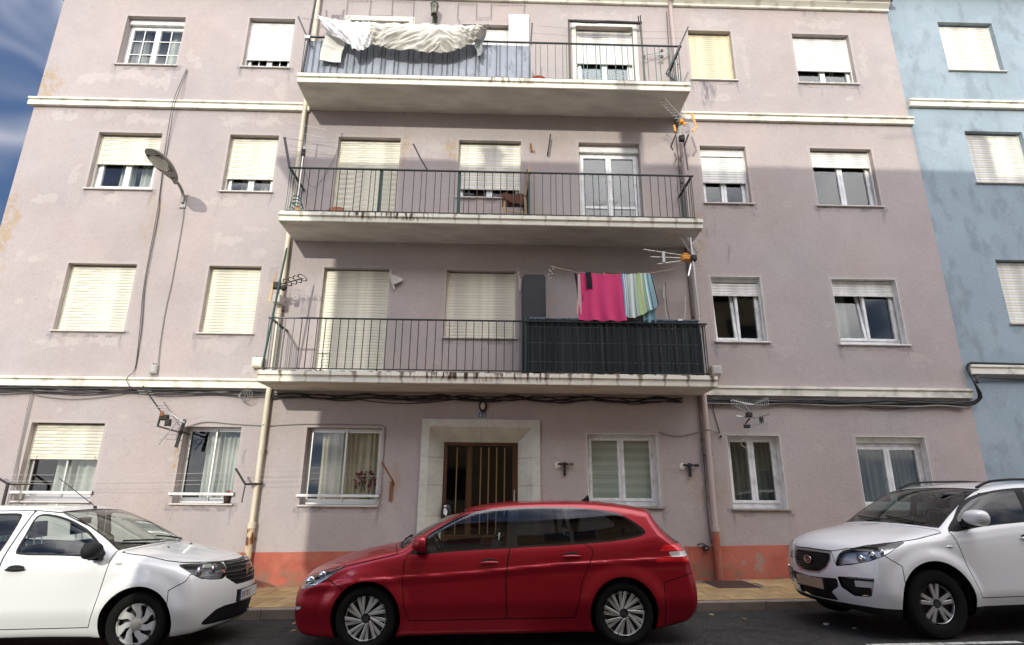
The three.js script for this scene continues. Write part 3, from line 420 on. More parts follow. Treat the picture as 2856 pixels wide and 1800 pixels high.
// ---------- ground ----------
{
  const TA = dataTex(1024, 1024, (u, v) => { const n = fbm(u * 10, v * 10, 6, 10), f = fbm(u * 220, v * 220, 2, 220), p = sm(0.52, 0.6, fbm(u * 3, v * 3, 5, 3)); const k = 0.16 + 0.05 * (n - 0.5) + 0.10 * (f - 0.5) - 0.03 * p - 0.06 * sm(0.030, 0.006, Math.abs(fbm(u * 7, v * 7 + 3, 4, 7) - 0.5)) - 0.05 * sm(0.62, 0.75, fbm(u * 14, v * 14, 4, 14)) + 0.10 * sm(0.74, 0.80, f); return [k * 1.0, k * 0.98, k * 0.96]; });
  const TB = dataTex(512, 512, (u, v) => fbm(u * 160, v * 160, 3, 160), false);
  M.asphalt = std([1, 1, 1], 0.88, 0, { map: repeated(TA, 0.22), bumpMap: repeated(TB, 0.7), bumpScale: 0.006 });
  const sheet = (x0, x1, z0, z1, f, nx = 20, nz = 8) => { const g = new THREE.PlaneGeometry(x1 - x0, z1 - z0, nx, nz); g.rotateX(-Math.PI / 2); g.translate((x0 + x1) / 2, 0, (z0 + z1) / 2); const p = g.attributes.position; for (let i = 0; i < p.count; i++) p.setY(i, f(p.getX(i), p.getZ(i))); g.computeVertexNormals(); return uvWorld(g, (x) => x, (x, y, z) => z); };
  const st = (name, geo, mat, label) => { const m = shadowed(new THREE.Mesh(geo, mat)); m.name = name; m.userData = { kind: 'structure', label, category: name.split('_')[0] }; scene.add(m); return m; };
  st('ground', sheet(-300, 300, -300, 300, (x) => -0.3 + 0.02 * Math.max(-60, Math.min(60, x)), 60, 2), std([0.12, 0.11, 0.1], 0.95), 'bare ground around the street');
  st('road', sheet(-60, 60, 2.2, 10.2, road, 40, 16), M.asphalt, 'dark worn asphalt road along the parked cars');
  // white bay line
  const TL = dataTex(256, 32, (u, v) => { const n = fbm(u * 40, v * 5, 4), k = 0.78 + 0.25 * (n - 0.5) - 0.35 * sm(0.56, 0.7, fbm(u * 70, v * 9, 3)); return [k, k, k * 0.96]; });
  for (const [x0, x1] of [[3.85, 5.45], [-7.6, -6.2], [-1.0, 0.4]]) { const m = st('bay_line', sheet(x0, x1, 4.42, 4.52, (x, z) => road(x, z) + 0.004, 4, 1), std([1, 1, 1], 0.8, 0, { map: TL }), 'worn white parking bay line on the asphalt'); m.name = numbered('bay_line'); }
  // pavement: bedding, tiles, kerb stones
  const pv = new THREE.Group(); pv.name = 'pavement'; pv.userData = { kind: 'structure', label: 'ochre tiled pavement in front of the pink building', category: 'pavement' }; scene.add(pv);
  part(pv, 'bedding', sheet(-60, 60, -0.02, 2.08, (x) => pav(x) - 0.012, 40, 2), std([0.2, 0.15, 0.09], 0.95));
  const tints = [[0.40, 0.265, 0.115], [0.36, 0.235, 0.10], [0.43, 0.295, 0.14], [0.38, 0.26, 0.125], [0.33, 0.215, 0.095]].map((c) => std(c, 0.8, 0, { map: repeated(T_wear, 1.5), bumpMap: repeated(T_grain, 2), bumpScale: 0.003 }));
  const tg = uvBox(cbox(-0.197, 0.197, -0.012, 0, -0.197, 0.197, 0.003)), r = rng(5), ang = Math.atan(0.0187);
  for (let i = -16; i < 16; i++) for (let k = 0; k < 5; k++) { const x = i * 0.4 + (k % 2) * 0.2, z = 0.22 + k * 0.4; if (z > 2) continue; if (x > 3.45 && x < 4.42 && z > 0.05 && z < 1.05 && !(z > 0.9)) { if (x > 3.55 && x < 4.3) continue; } const m = part(pv, 'paving_tile', tg, tints[Math.floor(r() * 5)]); m.position.set(x, pav(x) + (r() - 0.5) * 0.004, z); m.rotation.set((r() - 0.5) * 0.008, 0, ang + (r() - 0.5) * 0.006); }
  const TK = std([0.24, 0.2, 0.16], 0.85, 0, { map: repeated(T_wear, 1), bumpMap: repeated(T_grain, 2), bumpScale: 0.004 });
  const kg = uvBox(cbox(-0.497, 0.497, -0.35, 0.002, 2.08, 2.21, 0.012));
  for (let i = -22; i < 22; i++) { const m = part(pv, 'kerb_stone', kg, TK); m.position.set(i + 0.3, pav(i + 0.3), 0); m.rotation.z = ang; }
  // iron cover set in the tiles
  const mh = thing('manhole_cover', 'dark rectangular inspection cover set in ochre pavement by the downpipe', 'cover', [3.94, pav(3.94), 0.56]);
  const TM = dataTex(128, 128, (u, v) => { const q = (Math.sin(u * 90) * Math.sin(v * 90) > 0 ? 0.9 : 1), n = fbm(u * 9, v * 9, 4); return [0.30 * q * (0.8 + 0.4 * n), 0.22 * q * (0.8 + 0.4 * n), 0.19 * q * (0.8 + 0.4 * n)]; });
  const cg = uvBox(cbox(-0.36, 0.36, -0.03, 0.004, -0.43, 0.43, 0.003)); const c1 = part(mh, 'plate', cg, std([0.8, 0.8, 0.8], 0.7, 0.2, { map: TM })); mh.rotation.z = ang;
  part(mh, 'rim', merge([box(-0.39, -0.362, -0.03, 0.001, -0.46, 0.46), box(0.362, 0.39, -0.03, 0.001, -0.46, 0.46), box(-0.362, 0.362, -0.03, 0.001, -0.46, -0.432), box(-0.362, 0.362, -0.03, 0.001, 0.432, 0.46)]), M.galv);
  st('opposite_pavement', sheet(-60, 60, 10.2, 12.9, (x) => pav(x) - 0.01, 40, 2), std([0.3, 0.25, 0.18], 0.9), 'pavement on the other side of the street');
}
// ---------- house across the street: it shades the lower storeys ----------
{
  const o = thing('opposite_building', 'ochre building across the street with a tiled eave and chimneys', 'building', [0, 0, 0]);
  const ex = -8.36, ez = 12.5, ey = 13.72, X1 = 14, zb = 17.5, wx0 = -7.02, wx1 = -6.25;
  const wallM = std([0.5, 0.4, 0.26], 0.9, 0, { map: repeated(T_wear, 0.3) });
  const s = new THREE.Shape([[wx1, -0.8], [X1, -0.8], [X1, ey - 0.15], [wx0, ey - 0.15], [wx0, 5.75], [wx1, 5.75]].map((p) => new THREE.Vector2(...p))), holes = [];
  for (let x = -5.6; x < 12; x += 3.2) for (const y of [1.3, 4.4, 7.5, 10.6]) { s.holes.push(new THREE.Path([[x, y], [x, y + 1.4], [x + 1.3, y + 1.4], [x + 1.3, y]].map((p) => new THREE.Vector2(...p)))); holes.push([x, y]); }
  const g = new THREE.ExtrudeGeometry(s, { depth: 0.3, bevelEnabled: false }); g.translate(0, 0, ez + 0.4);
  part(o, 'wall', uvBox(g), wallM);
  part(o, 'side_wall', uvBox(merge([box(wx0, wx0 + 0.3, 5.75, ey - 0.15, ez + 0.702, zb), box(wx1, wx1 + 0.3, -0.8, 5.6, ez + 0.702, zb), box(wx0 + 0.301, wx1 + 0.3, 5.6, 5.75, ez + 0.702, zb), box(X1 - 0.3, X1, -0.8, ey - 0.15, ez + 0.702, zb), box(wx1 + 0.3, X1 - 0.3, -0.8, ey - 0.15, zb - 0.3, zb)])), wallM);
  for (const [x, y] of holes) { const w = sub(o, 'window'); part(w, 'frame', ring(x + 0.002, x + 1.298, y + 0.002, y + 1.398, 0.06, ez + 0.5, ez + 0.56), M.pvc); part(w, 'pane', box(x + 0.06, x + 1.24, y + 0.06, y + 1.34, ez + 0.53, ez + 0.535), std([0.03, 0.035, 0.04], 0.1)); }
  part(o, 'eave', box(ex, X1, ey - 0.15, ey - 0.02, ez, zb), M.soffit);
  const tiles = [], half = new THREE.CylinderGeometry(0.1, 0.1, 0.45, 10, 1, false, -Math.PI / 2, Math.PI); half.rotateX(Math.PI / 2); half.rotateZ(0);
  for (let x = ex + 0.1; x < X1; x += 0.22) { const t = half.clone(); t.translate(x, ey - 0.03, ez + 0.2); tiles.push(t); }
  const rt = part(o, 'roof_tiles', merge(tiles), std([0.42, 0.17, 0.09], 0.9)); rt.userData.kind = 'stuff';
  part(o, 'roof', merge([profX([[ez + 0.1, ey - 0.02], [zb, ey - 0.02], [ez + 2.5, ey + 0.55]], ex + 1.4, X1)]), std([0.42, 0.17, 0.09], 0.9));
  // chimneys whose shadows fall on the facades: shadow point back along the sun
  const at = (sx, sy, z) => [sx - 0.285 * z, sy + 0.42 * z];
  for (const [sx, top, w] of [[2.84, 9.75, 0.38], [10.68, 9.45, 0.42], [-0.2, 8.9, 0.3]]) {
    const z = 13.6, [x, y] = at(sx, top, z), c = sub(o, 'chimney');
    part(c, 'stack', cbox(x - w / 2, x + w / 2, ey - 0.1, y - 0.16, z - 0.2, z + 0.2, 0.01), std([0.4, 0.2, 0.12], 0.9));
    part(c, 'cap', merge([cbox(x - w / 2 - 0.05, x + w / 2 + 0.05, y - 0.158, y - 0.1, z - 0.25, z + 0.25, 0.01), rod([x, y - 0.1, z], [x, y + 0.02, z], w * 0.3, 10)]), std([0.35, 0.3, 0.27], 0.9));
  }
  const an = sub(o, 'aerial'); { const x = 5.2, z = 14; part(an, 'mast', rod([x, ey, z], [x, ey + 1.6, z], 0.02), M.galv); part(an, 'boom', rod([x - 0.7, ey + 1.4, z], [x + 0.5, ey + 1.55, z], 0.012), M.galv); part(an, 'element', merge(Array.from({ length: 9 }, (_, i) => rod([x - 0.7 + i * 0.14, ey + 1.4 + i * 0.0175, z - 0.3], [x - 0.7 + i * 0.14, ey + 1.4 + i * 0.0175, z + 0.3], 0.006))), M.galv); }
}

{ // scraps in the gutter
  const r = rng(31), mats = [std([0.7, 0.69, 0.66], 0.8), std([0.25, 0.16, 0.07], 0.9), std([0.4, 0.33, 0.2], 0.9)];
  const spots = [[4.02, 3.35, 0, 'crumpled white paper scrap on the asphalt before the tall white car', 0.05], [4.22, 3.6, 0, 'tiny white scrap on the asphalt before the tall white car', 0.025], [-2.6, 2.6, 1, 'dry brown leaf in the gutter behind the red car nose', 0.04], [-2.45, 3.1, 1, 'curled brown leaf on the asphalt between the two left cars', 0.045], [2.9, 2.55, 2, 'pale dry leaf in the gutter behind the red car tail', 0.04], [3.2, 2.9, 1, 'brown leaf on the asphalt between red car and tall white car', 0.04]];
  for (const [x, z, k, lab, s] of spots) { const g = new THREE.IcosahedronGeometry(s, 1), p = g.attributes.position; for (let i = 0; i < p.count; i++) p.setXYZ(i, p.getX(i) * (0.7 + 0.5 * h2(Math.round(p.getX(i) * 900), Math.round(p.getZ(i) * 900))), p.getY(i) * 0.28 * (0.6 + 0.8 * h2(Math.round(p.getZ(i) * 700), Math.round(p.getY(i) * 900))), p.getZ(i) * 0.7); g.computeVertexNormals(); const m = thingMesh(k ? 'dry_leaf' : 'paper_scrap', g, mats[k], lab, k ? 'leaf' : 'litter'); m.position.set(x, road(x, z) + s * 0.2, z); m.rotation.y = r() * 6; }
}
// ---------- street lamp on the facade ----------
{
  const l = thing('street_lamp', 'grey wall mounted street lamp with drop shaped head on curved arm', 'street lamp', [-6.56, 7.28, 0]);
  const grey = std([0.26, 0.26, 0.245], 0.5, 0.3);
  part(l, 'wall_plate', cbox(-0.06, 0.06, -0.1, 0.2, 0.0, 0.03, 0.006), grey);
  part(l, 'arm', tube([[0, 0.0, 0.05], [0, 0.14, 0.06], [0, 0.23, 0.13], [0, 0.29, 0.27], [0, 0.315, 0.42]], 0.03, 30, 8), grey);
  const hd = sub(l, 'head'); hd.position.set(0, 0.36, 0.9); hd.rotation.x = -0.09;
  const sh = (sx, sy, sz, cut) => { const g = new THREE.SphereGeometry(1, 32, 20), p = g.attributes.position; for (let i = 0; i < p.count; i++) { let x = p.getX(i), y = p.getY(i), z = p.getZ(i); const w = 0.72 + 0.28 * sm(-1, 0.2, z); if (y < 0) y *= cut; x = Math.sign(x) * Math.pow(Math.abs(x), 0.75); p.setXYZ(i, x * sx * w, y * sy, z * sz); } g.computeVertexNormals(); return g; };
  part(hd, 'housing', sh(0.19, 0.10, 0.5, 0.4), grey);
  part(hd, 'lens', sh(0.15, 0.12, 0.26, 0.6).translate(0, -0.015, 0.1), phys([0.62, 0.64, 0.56], { roughness: 0.15, transmission: 0.25, thickness: 0, clearcoat: 0.6 }));
  part(hd, 'lens_frame', new THREE.TorusGeometry(1, 0.04, 6, 4).rotateZ(Math.PI / 4).scale(0.175, 0.33, 0.2).rotateX(Math.PI / 2).translate(0, -0.036, 0.1), M.dark);
  part(hd, 'neck', rod([0, -0.045, -0.52], [0, -0.015, -0.38], 0.045, 10), grey);
}
// ---------- cables ----------
const wob = (r, a) => (r() - 0.5) * a;
function cableThing(name, label, cat, list, mat, group) { const t = thing(name, label, cat, [0, 0, 0], group); for (const [pts, rad, m] of list) part(t, 'cable', tube(pts, rad, pts.length * 8, 5), m || mat); return t; }
{
  const r = rng(21), bundle = (x0, x1, y, z, n, step, sag, rad) => { const L = []; for (let k = 0; k < n; k++) { const pts = []; const s = sag * r(), ph = r() * 3; for (let x = x0; x <= x1 + 1e-6; x += step) { const u = ((x - x0) / (step * 3) + ph) % 1; pts.push([x, y + wob(r, 0.03) - k * 0.012 - s * 4 * u * (1 - u), z + 0.015 * (k % 3) + wob(r, 0.01)]); } L.push([pts, rad * (0.6 + 0.8 * r()), k % 4 === 3 ? M.cableGrey : M.cable]); } return L; };
  cableThing('cable_bundle', 'bundle of black cables clipped under the left string course', 'cables', bundle(-10.3, -4.3, 3.425, 0.05, 5, 0.5, 0.10, 0.012), M.cable, 'cable bundles on the facade');
  cableThing('cable_bundle', 'dark sagging cables under the lowest balcony above the entrance', 'cables', bundle(-4.3, 3.9, 3.375, 0.03, 6, 0.46, 0.16, 0.013).concat([[[[-3.0, 3.33, 0.03], [-2.3, 3.22, 0.02], [-1.6, 3.2, 0.02], [-0.9, 3.27, 0.03], [-0.4, 3.34, 0.03]], 0.008, M.cable]]), M.cable, 'cable bundles on the facade');
  const rb = bundle(3.9, 9.0, 3.37, 0.05, 8, 0.51, 0.09, 0.016);
  for (let k = 0; k < 5; k++) { const o = k * 0.016; rb.push([[[9.0, 3.36 - o, 0.05], [9.14, 3.35 - o, 0.07], [9.24 + o * 0.3, 3.42, 0.12 + o], [9.235 - o * 0.3, 3.6, 0.13 + o], [9.2, 3.8, 0.12], [9.2 - o * 0.5, 4.02, 0.08], [9.25, 4.1 + o * 0.3, 0.08], [9.5, 4.11 + o * 0.3, 0.06], [11, 4.1 + o * 0.2, 0.05], [13, 4.1, 0.05], [16, 4.1, 0.05]], 0.014, M.cable]); rb.push([[[9.24, 3.7, 0.14 + o], [9.3, 3.84 - o * 0.5, 0.12], [9.5, 3.865 - o * 0.6, 0.08], [11, 3.86 - o, 0.06], [13, 3.855 - o, 0.06], [16, 3.86 - o, 0.06]], 0.016, M.cable]); }
  rb.push([[[6.7, 3.33, 0.06], [7.2, 3.21, 0.04], [7.9, 3.22, 0.04], [8.3, 3.32, 0.06]], 0.007, M.cable]);
  cableThing('cable_bundle', 'thick black cable bundle stepping up to the blue house', 'cables', rb, M.cable, 'cable bundles on the facade');
  cableThing('wall_cable', 'pair of loose dark cables running down between the left windows', 'cable', [[[[-7.03, 10.6, 0.02], [-7.09, 9.85, 0.12], [-7.12, 9.5, 0.11], [-7.15, 8.61, 0.02], [-7.08, 7.6, 0.02], [-7.04, 7.02, 0.03], [-7.02, 5.47, 0.02], [-6.93, 4.6, 0.03], [-6.88, 3.8, 0.02], [-6.94, 3.6, 0.12], [-6.86, 3.43, 0.1]], 0.0065], [[[-7.01, 10.58, 0.02], [-7.04, 9.85, 0.12], [-7.08, 9.5, 0.11], [-7.1, 8.61, 0.02], [-7.07, 7.6, 0.03], [-7.01, 7.02, 0.02], [-7.0, 5.9, 0.03], [-6.99, 5.4, 0.02], [-6.9, 4.6, 0.02], [-6.87, 3.8, 0.02]], 0.0065]], M.cable);
  cableThing('wall_cable', 'thin grey cable from the street lamp to the junction box', 'cable', [[[[-6.53, 7.2, 0.04], [-6.5, 6.9, 0.02], [-6.49, 5.63, 0.02], [-6.51, 5.04, 0.02], [-6.5, 4.4, 0.02], [-6.46, 3.87, 0.03], [-6.45, 3.68, 0.05], [-6.55, 3.66, 0.04]], 0.008]], M.cableGrey);
  cableThing('wall_cable', 'slack cable looping beside the lowest left window', 'cable', [[[[-8.66, 3.38, 0.05], [-8.6, 3.28, 0.03], [-8.2, 3.22, 0.03], [-7.79, 3.21, 0.03], [-7.2, 3.28, 0.03], [-6.75, 3.39, 0.05]], 0.007], [[[-8.68, 3.38, 0.05], [-8.66, 3.3, 0.03], [-8.64, 2.32, 0.02], [-8.6, 1.7, 0.02], [-8.6, 1.2, 0.02], [-8.6, 0.7, 0.03]], 0.007], [[[-8.7, 3.36, 0.04], [-8.69, 3.2, 0.03], [-8.67, 2.3, 0.02], [-8.63, 1.2, 0.03], [-8.63, 0.7, 0.03]], 0.006]], M.cableGrey);
  cableThing('wall_cable', 'grey cable above the curtained window, bent down its side', 'cable', [[[[-5.78, 2.70, 0.03], [-5.41, 2.81, 0.02], [-4.9, 2.78, 0.02], [-4.4, 2.755, 0.02], [-4.29, 2.755, 0.15], [-4.18, 2.755, 0.02], [-3.54, 2.79, 0.015], [-2.4, 2.79, 0.015], [-2.14, 2.775, 0.015], [-2.09, 2.66, 0.015], [-2.08, 1.87, 0.015], [-2.085, 1.45, 0.02], [-2.13, 1.33, 0.05]], 0.009]], M.cableGrey);
  cableThing('wall_cable', 'drooping cable between the blind window and right downpipe', 'cable', [[[[3.04, 2.72, 0.015], [3.25, 2.66, 0.02], [3.48, 2.65, 0.02], [3.7, 2.7, 0.02], [3.85, 2.74, 0.1], [3.96, 2.755, 0.15], [4.05, 2.74, 0.05], [4.2, 2.72, 0.02]], 0.009]], M.cableGrey);
  cableThing('wall_cable', 'dark cable down the wall beside the right downpipe', 'cable', [[[[4.1, 3.36, 0.04], [4.12, 3.1, 0.02], [4.17, 2.85, 0.02], [4.19, 2.7, 0.03]], 0.008], [[[3.84, 12.5, 0.05], [3.82, 10.9, 0.04], [3.84, 9.95, 0.04], [3.83, 9.6, 0.03], [3.84, 7.5, 0.03], [3.83, 6.4, 0.03], [3.85, 4.6, 0.03], [3.83, 3.3, 0.04], [3.84, 2.0, 0.04], [3.83, 1.2, 0.04], [3.85, 0.75, 0.05]], 0.008], [[[4.02, 9.55, 0.12], [4.06, 9.85, 0.12], [4.0, 10.3, 0.05], [4.03, 10.9, 0.03]], 0.007, M.cableWhite]], M.cable);
  const coil = thing('cable_coil', 'small coil of spare cable hanging by the left downpipe', 'cable', [-4.72, 3.36, 0.12]);
  for (let k = 0; k < 4; k++) { const pts = []; for (let i = 0; i <= 10; i++) { const a = i / 10 * 6.28; pts.push([0.06 * Math.sin(a) * (1 + 0.3 * k) + 0.03 * k - 0.04, -0.07 + 0.07 * Math.cos(a) * (0.8 + 0.25 * k), 0.01 * k]); } part(coil, 'loop', tube(pts, 0.006, 30, 5), M.cableGrey); }
}
// ---------- boxes and small fittings on the wall ----------
function wallBox(x0, x1, y0, y1, d, label, mat, name = 'junction_box') { const t = thing(name, label, 'box', [(x0 + x1) / 2, y0, 0]); const w = (x1 - x0) / 2, h = y1 - y0; part(t, 'casing', cbox(-w, w, 0, h, 0.002, d, 0.01), mat); part(t, 'lid', cbox(-w + 0.02, w - 0.02, 0.02, h - 0.02, d + 0.0005, d + 0.012, 0.005), mat); part(t, 'gland', merge([rod([-w * 0.4, h, d / 2], [-w * 0.4, h + 0.04, d / 2], 0.012), rod([w * 0.4, h, d / 2], [w * 0.4, h + 0.03, d / 2], 0.012)]), M.cableGrey); return t; }
wallBox(-4.67, -4.47, 3.84, 4.03, 0.12, 'cream junction box above the string course by the left balcony end', M.cream);
wallBox(4.12, 4.31, 3.81, 3.99, 0.12, 'grey junction box above the string course by right balcony end', std([0.5, 0.48, 0.45], 0.6));
wallBox(-6.58, -6.45, 3.70, 3.87, 0.07, 'small grey junction box fed by the street lamp cable', std([0.42, 0.41, 0.38], 0.6));
{ const t = thing('bulkhead_lamp', 'dark oval bulkhead lamp above the entrance number', 'lamp', [-0.275, 3.16, 0]); part(t, 'ring', new THREE.TorusGeometry(0.075, 0.02, 8, 28).scale(0.8, 1.25, 1.6).translate(0, 0, 0.035), M.dark); part(t, 'glass_cover', new THREE.SphereGeometry(0.066, 20, 14).scale(0.8, 1.25, 0.8).translate(0, 0, 0.03), phys([0.5, 0.47, 0.4], { roughness: 0.2, clearcoat: 0.5 })); part(t, 'guard_bar', merge([rod([0, 0.09, 0.06], [0, -0.09, 0.06], 0.006), rod([0, 0.09, 0.06], [0, 0.06, 0.09], 0.006)]), M.dark); }
{ // enamel house number
  const cv = document.createElement('canvas'); cv.width = 256; cv.height = 160; const c = cv.getContext('2d'); c.fillStyle = '#9fb0b4'; c.fillRect(0, 0, 256, 160); c.fillStyle = '#3d5866'; c.fillRect(18, 12, 105, 136); c.fillRect(133, 12, 105, 136); c.fillStyle = '#c7cfcf'; c.font = 'bold 128px sans-serif'; c.textAlign = 'center'; c.textBaseline = 'middle'; c.fillText('4', 70, 84); c.fillText('2', 186, 84);
  const tx = new THREE.CanvasTexture(cv); tx.colorSpace = THREE.SRGBColorSpace;
  const t = thing('house_number', 'small blue enamel house number plate reading 42 above the entrance', 'sign', [-0.285, 2.945, 0]); part(t, 'plate', cbox(-0.086, 0.086, 0, 0.108, 0.001, 0.006, 0.001), std([0.35, 0.4, 0.42], 0.4)); part(t, 'number_face', new THREE.PlaneGeometry(0.166, 0.102).translate(0, 0.054, 0.0075), std([1, 1, 1], 0.35, 0, { map: tx })); }
{ const t = thing('wall_sensor', 'small round fitting on the wall left of the net curtain window', 'fitting', [4.2, 2.65, 0]); part(t, 'base', new THREE.CylinderGeometry(0.03, 0.03, 0.03, 16).rotateX(Math.PI / 2).translate(0, 0, 0.016), M.cableWhite); part(t, 'dome', new THREE.SphereGeometry(0.025, 16, 10).translate(0, 0, 0.035), M.dark); }
{ const t = thing('gas_valve', 'black valve with bent pipe low on the wall by right downpipe', 'valve', [3.74, 0.68, 0]); part(t, 'body', new THREE.CylinderGeometry(0.05, 0.05, 0.07, 18).rotateX(Math.PI / 2).translate(0, 0, 0.05), M.black); part(t, 'pipe', tube([[0, 0.03, 0.05], [-0.04, 0.07, 0.05], [-0.12, 0.06, 0.04], [-0.14, 0.04, 0.03]], 0.012, 16, 6), M.dark); part(t, 'hub', rod([0, 0, 0.08], [0, 0, 0.095], 0.014, 10), M.alu); }
{ // old lantern under the eave
  const t = thing('lantern', 'six sided hanging lantern with bronze frame under the eave', 'lantern', [-1.59, 12.05, 0.2]); const bz = std([0.06, 0.065, 0.045], 0.5, 0.5);
  const cyl = (r0, r1, y0, y1) => { const g = new THREE.CylinderGeometry(r1, r0, y1 - y0, 6); g.translate(0, (y0 + y1) / 2, 0); return g; };
  part(t, 'cap', cyl(0.105, 0.04, 0.33, 0.41), bz); part(t, 'finial', merge([cyl(0.04, 0.02, 0.0, 0.04), cyl(0.075, 0.05, 0.04, 0.075)]), bz);
  part(t, 'lamp_glass', cyl(0.055, 0.09, 0.08, 0.325), phys([0.72, 0.72, 0.6], { roughness: 0.1, transmission: 0.8, thickness: 0 }));
  for (let i = 0; i < 6; i++) { const a = i * 1.0472 + 0.5236 - 0.5236; part(t, 'frame_bar', rod([0.06 * Math.sin(a), 0.075, 0.06 * Math.cos(a)], [0.1 * Math.sin(a), 0.335, 0.1 * Math.cos(a)], 0.008), bz); }
  part(t, 'bulb', new THREE.SphereGeometry(0.03, 12, 8).scale(1, 1.6, 1).translate(0, 0.2, 0), M.cream); part(t, 'hook', merge([rod([0, 0.4, 0], [0, 0.92, 0], 0.006), rod([0, 0.12, -0.19], [0, 0.12, -0.05], 0.01), cbox(-0.06, 0.06, 0.0, 0.2, -0.2, -0.19, 0.003)]), bz);
}
// strings of tiny lights pinned to the wall
for (const [lab, pts] of [['string of tiny lights zigzagging above the white framed door', [[-3.64, 12.2], [-3.64, 12.63], [-3.1, 12.64], [-3.11, 12.2], [-2.59, 12.2], [-2.6, 12.66], [-2.1, 12.64], [-2.09, 11.92]]], ['string of tiny lights zigzagging right of the hanging lantern', [[-0.99, 12.04], [-1.07, 12.19], [-1.06, 12.61], [-0.63, 12.63], [-0.63, 12.2], [-0.29, 12.22], [-0.29, 12.62], [0.5, 12.65], [0.48, 12.39]]]]) {
  const t = thing('light_string', lab, 'lights'); part(t, 'wire', merge(pts.slice(1).map((p, i) => rod([...pts[i], 0.035], [...p, 0.035], 0.005, 4))), M.cableGrey);
  const bulbs = []; for (let i = 1; i < pts.length; i++) { const n = Math.round(Math.hypot(pts[i][0] - pts[i - 1][0], pts[i][1] - pts[i - 1][1]) / 0.1); for (let k = 0; k < n; k++) { const x = mix(pts[i - 1][0], pts[i][0], k / n), y = mix(pts[i - 1][1], pts[i][1], k / n); bulbs.push(rod([x, y, 0.035], [x + 0.012, y - 0.03, 0.045], 0.006, 4)); } }
  const b = part(t, 'bulbs', merge(bulbs), M.cableGrey); b.userData.kind = 'stuff';
}
// ---------- clothes lines and their brackets ----------
function bracket(label, pts, w, mat, group, extra) { const t = thing('line_bracket', label, 'bracket', [0, 0, 0], group); for (let i = 1; i < pts.length; i++) part(t, 'arm', flat(pts[i - 1], pts[i], w, w * 0.6), mat); if (extra) part(t, 'wall_plate', extra, mat); return t; }
bracket('black angled line arm at the left end of the top balcony rail', [[-4.36, 11.27, 0.9], [-4.12, 10.76, 0.9], [-3.98, 10.52, 0.9]], 0.034, M.black);
bracket('upright black line arm at the divider of the top balcony', [[0.59, 10.74, 0.9], [0.62, 11.26, 0.9]], 0.034, M.black);
bracket('long slanting black line arm at the right end of the top balcony', [[3.98, 11.25, 0.92], [3.75, 10.73, 0.92], [3.42, 10.03, 0.92], [3.6, 9.88, 0.92]], 0.032, M.black);
bracket('thick black line arm rising from the left of the middle balcony rail', [[-4.29, 8.3, 0.92], [-4.12, 7.64, 0.9]], 0.05, M.black);
bracket('thin black line arm leaning from the middle balcony rail', [[-1.75, 8.23, 0.9], [-1.6, 7.92, 0.9], [-1.45, 7.66, 0.9]], 0.028, M.black);
bracket('weathered line arm bolted to the wall over the middle balcony', [[1.0, 8.6, 0.02], [1.0, 8.62, 0.12], [1.06, 9.06, 0.12]], 0.03, M.dark);
bracket('folding white bracket beside the closed balcony door shutter', [[-2.19, 5.88, 0.05], [-2.17, 5.7, 0.06], [-2.09, 5.47, 0.05]], 0.04, M.sill, null, polyXY([[-2.17, 5.78], [-1.93, 5.68], [-1.93, 5.64], [-2.11, 5.55]], 0.03, 0.09));
bracket('folding white bracket beside the closed balcony window shutter', [[0.40, 5.88, 0.05], [0.37, 5.8, 0.07], [0.41, 5.72, 0.06], [0.41, 5.47, 0.05]], 0.035, M.sill);
bracket('dark angled line arm under the left ground floor window', [[-8.9, 1.9, 0.34], [-8.5, 1.67, 0.3], [-8.34, 1.68, 0.02]], 0.035, M.dark, null, box(-8.52, -8.48, 1.2, 1.66, 0.28, 0.31));
bracket('dark angled line arm fixed beside the left downpipe', [[-4.6, 1.97, 0.34], [-4.41, 1.7, 0.3], [-4.2, 1.72, 0.05]], 0.035, M.dark, null, rod([-4.41, 1.69, 0.3], [-4.43, 1.39, 0.3], 0.01));
bracket('rusty line arm right of the curtained ground floor window', [[-2.05, 2.1, 0.3], [-1.86, 1.8, 0.2], [-1.86, 1.72, 0.02]], 0.03, M.rust, null, cbox(-1.93, -1.87, 1.43, 1.78, 0.001, 0.02, 0.003));
for (const [x, lab, dx] of [[1.25, 'black line reel on a white wall patch left of the blind window', 1], [3.57, 'black line reel on a white wall patch near right downpipe', 1]]) { const t = thing('line_reel', lab, 'bracket', [x, 2.05, 0]); part(t, 'arm', cbox(-0.13, 0.06, 0.04, 0.08, 0.05, 0.08, 0.004), M.black); part(t, 'upright', cbox(-0.02, 0.02, -0.14, 0.1, 0.002, 0.06, 0.004), M.black); part(t, 'spool', merge([0.08, 0.11, 0.14].map((d) => rod([d, 0.06, 0.065], [d + 0.015, 0.06, 0.065], 0.028, 12))), M.black); part(t, 'wall_patch', polyXY([[-0.17, 0.0], [-0.12, -0.03], [-0.08, 0.02], [-0.09, 0.09], [-0.13, 0.11], [-0.18, 0.07]], 0.001, 0.006), M.belt); }
function lines(label, list, mat = M.sill, rad = 0.0025) { const t = thing('clothes_line', label, 'line'); for (const [a, b, s = 0.02] of list) { const m = [(a[0] + b[0]) / 2, (a[1] + b[1]) / 2 - s, (a[2] + b[2]) / 2]; part(t, 'line', tube([a, m, b], rad, 14, 4), mat); } return t; }
lines('white washing lines across the two left ground floor windows', [[[-8.7, 1.82, 0.32], [-4.55, 1.9, 0.32]], [[-8.55, 1.72, 0.3], [-4.47, 1.78, 0.31]], [[-8.45, 1.68, 0.3], [-4.42, 1.7, 0.3]]]);
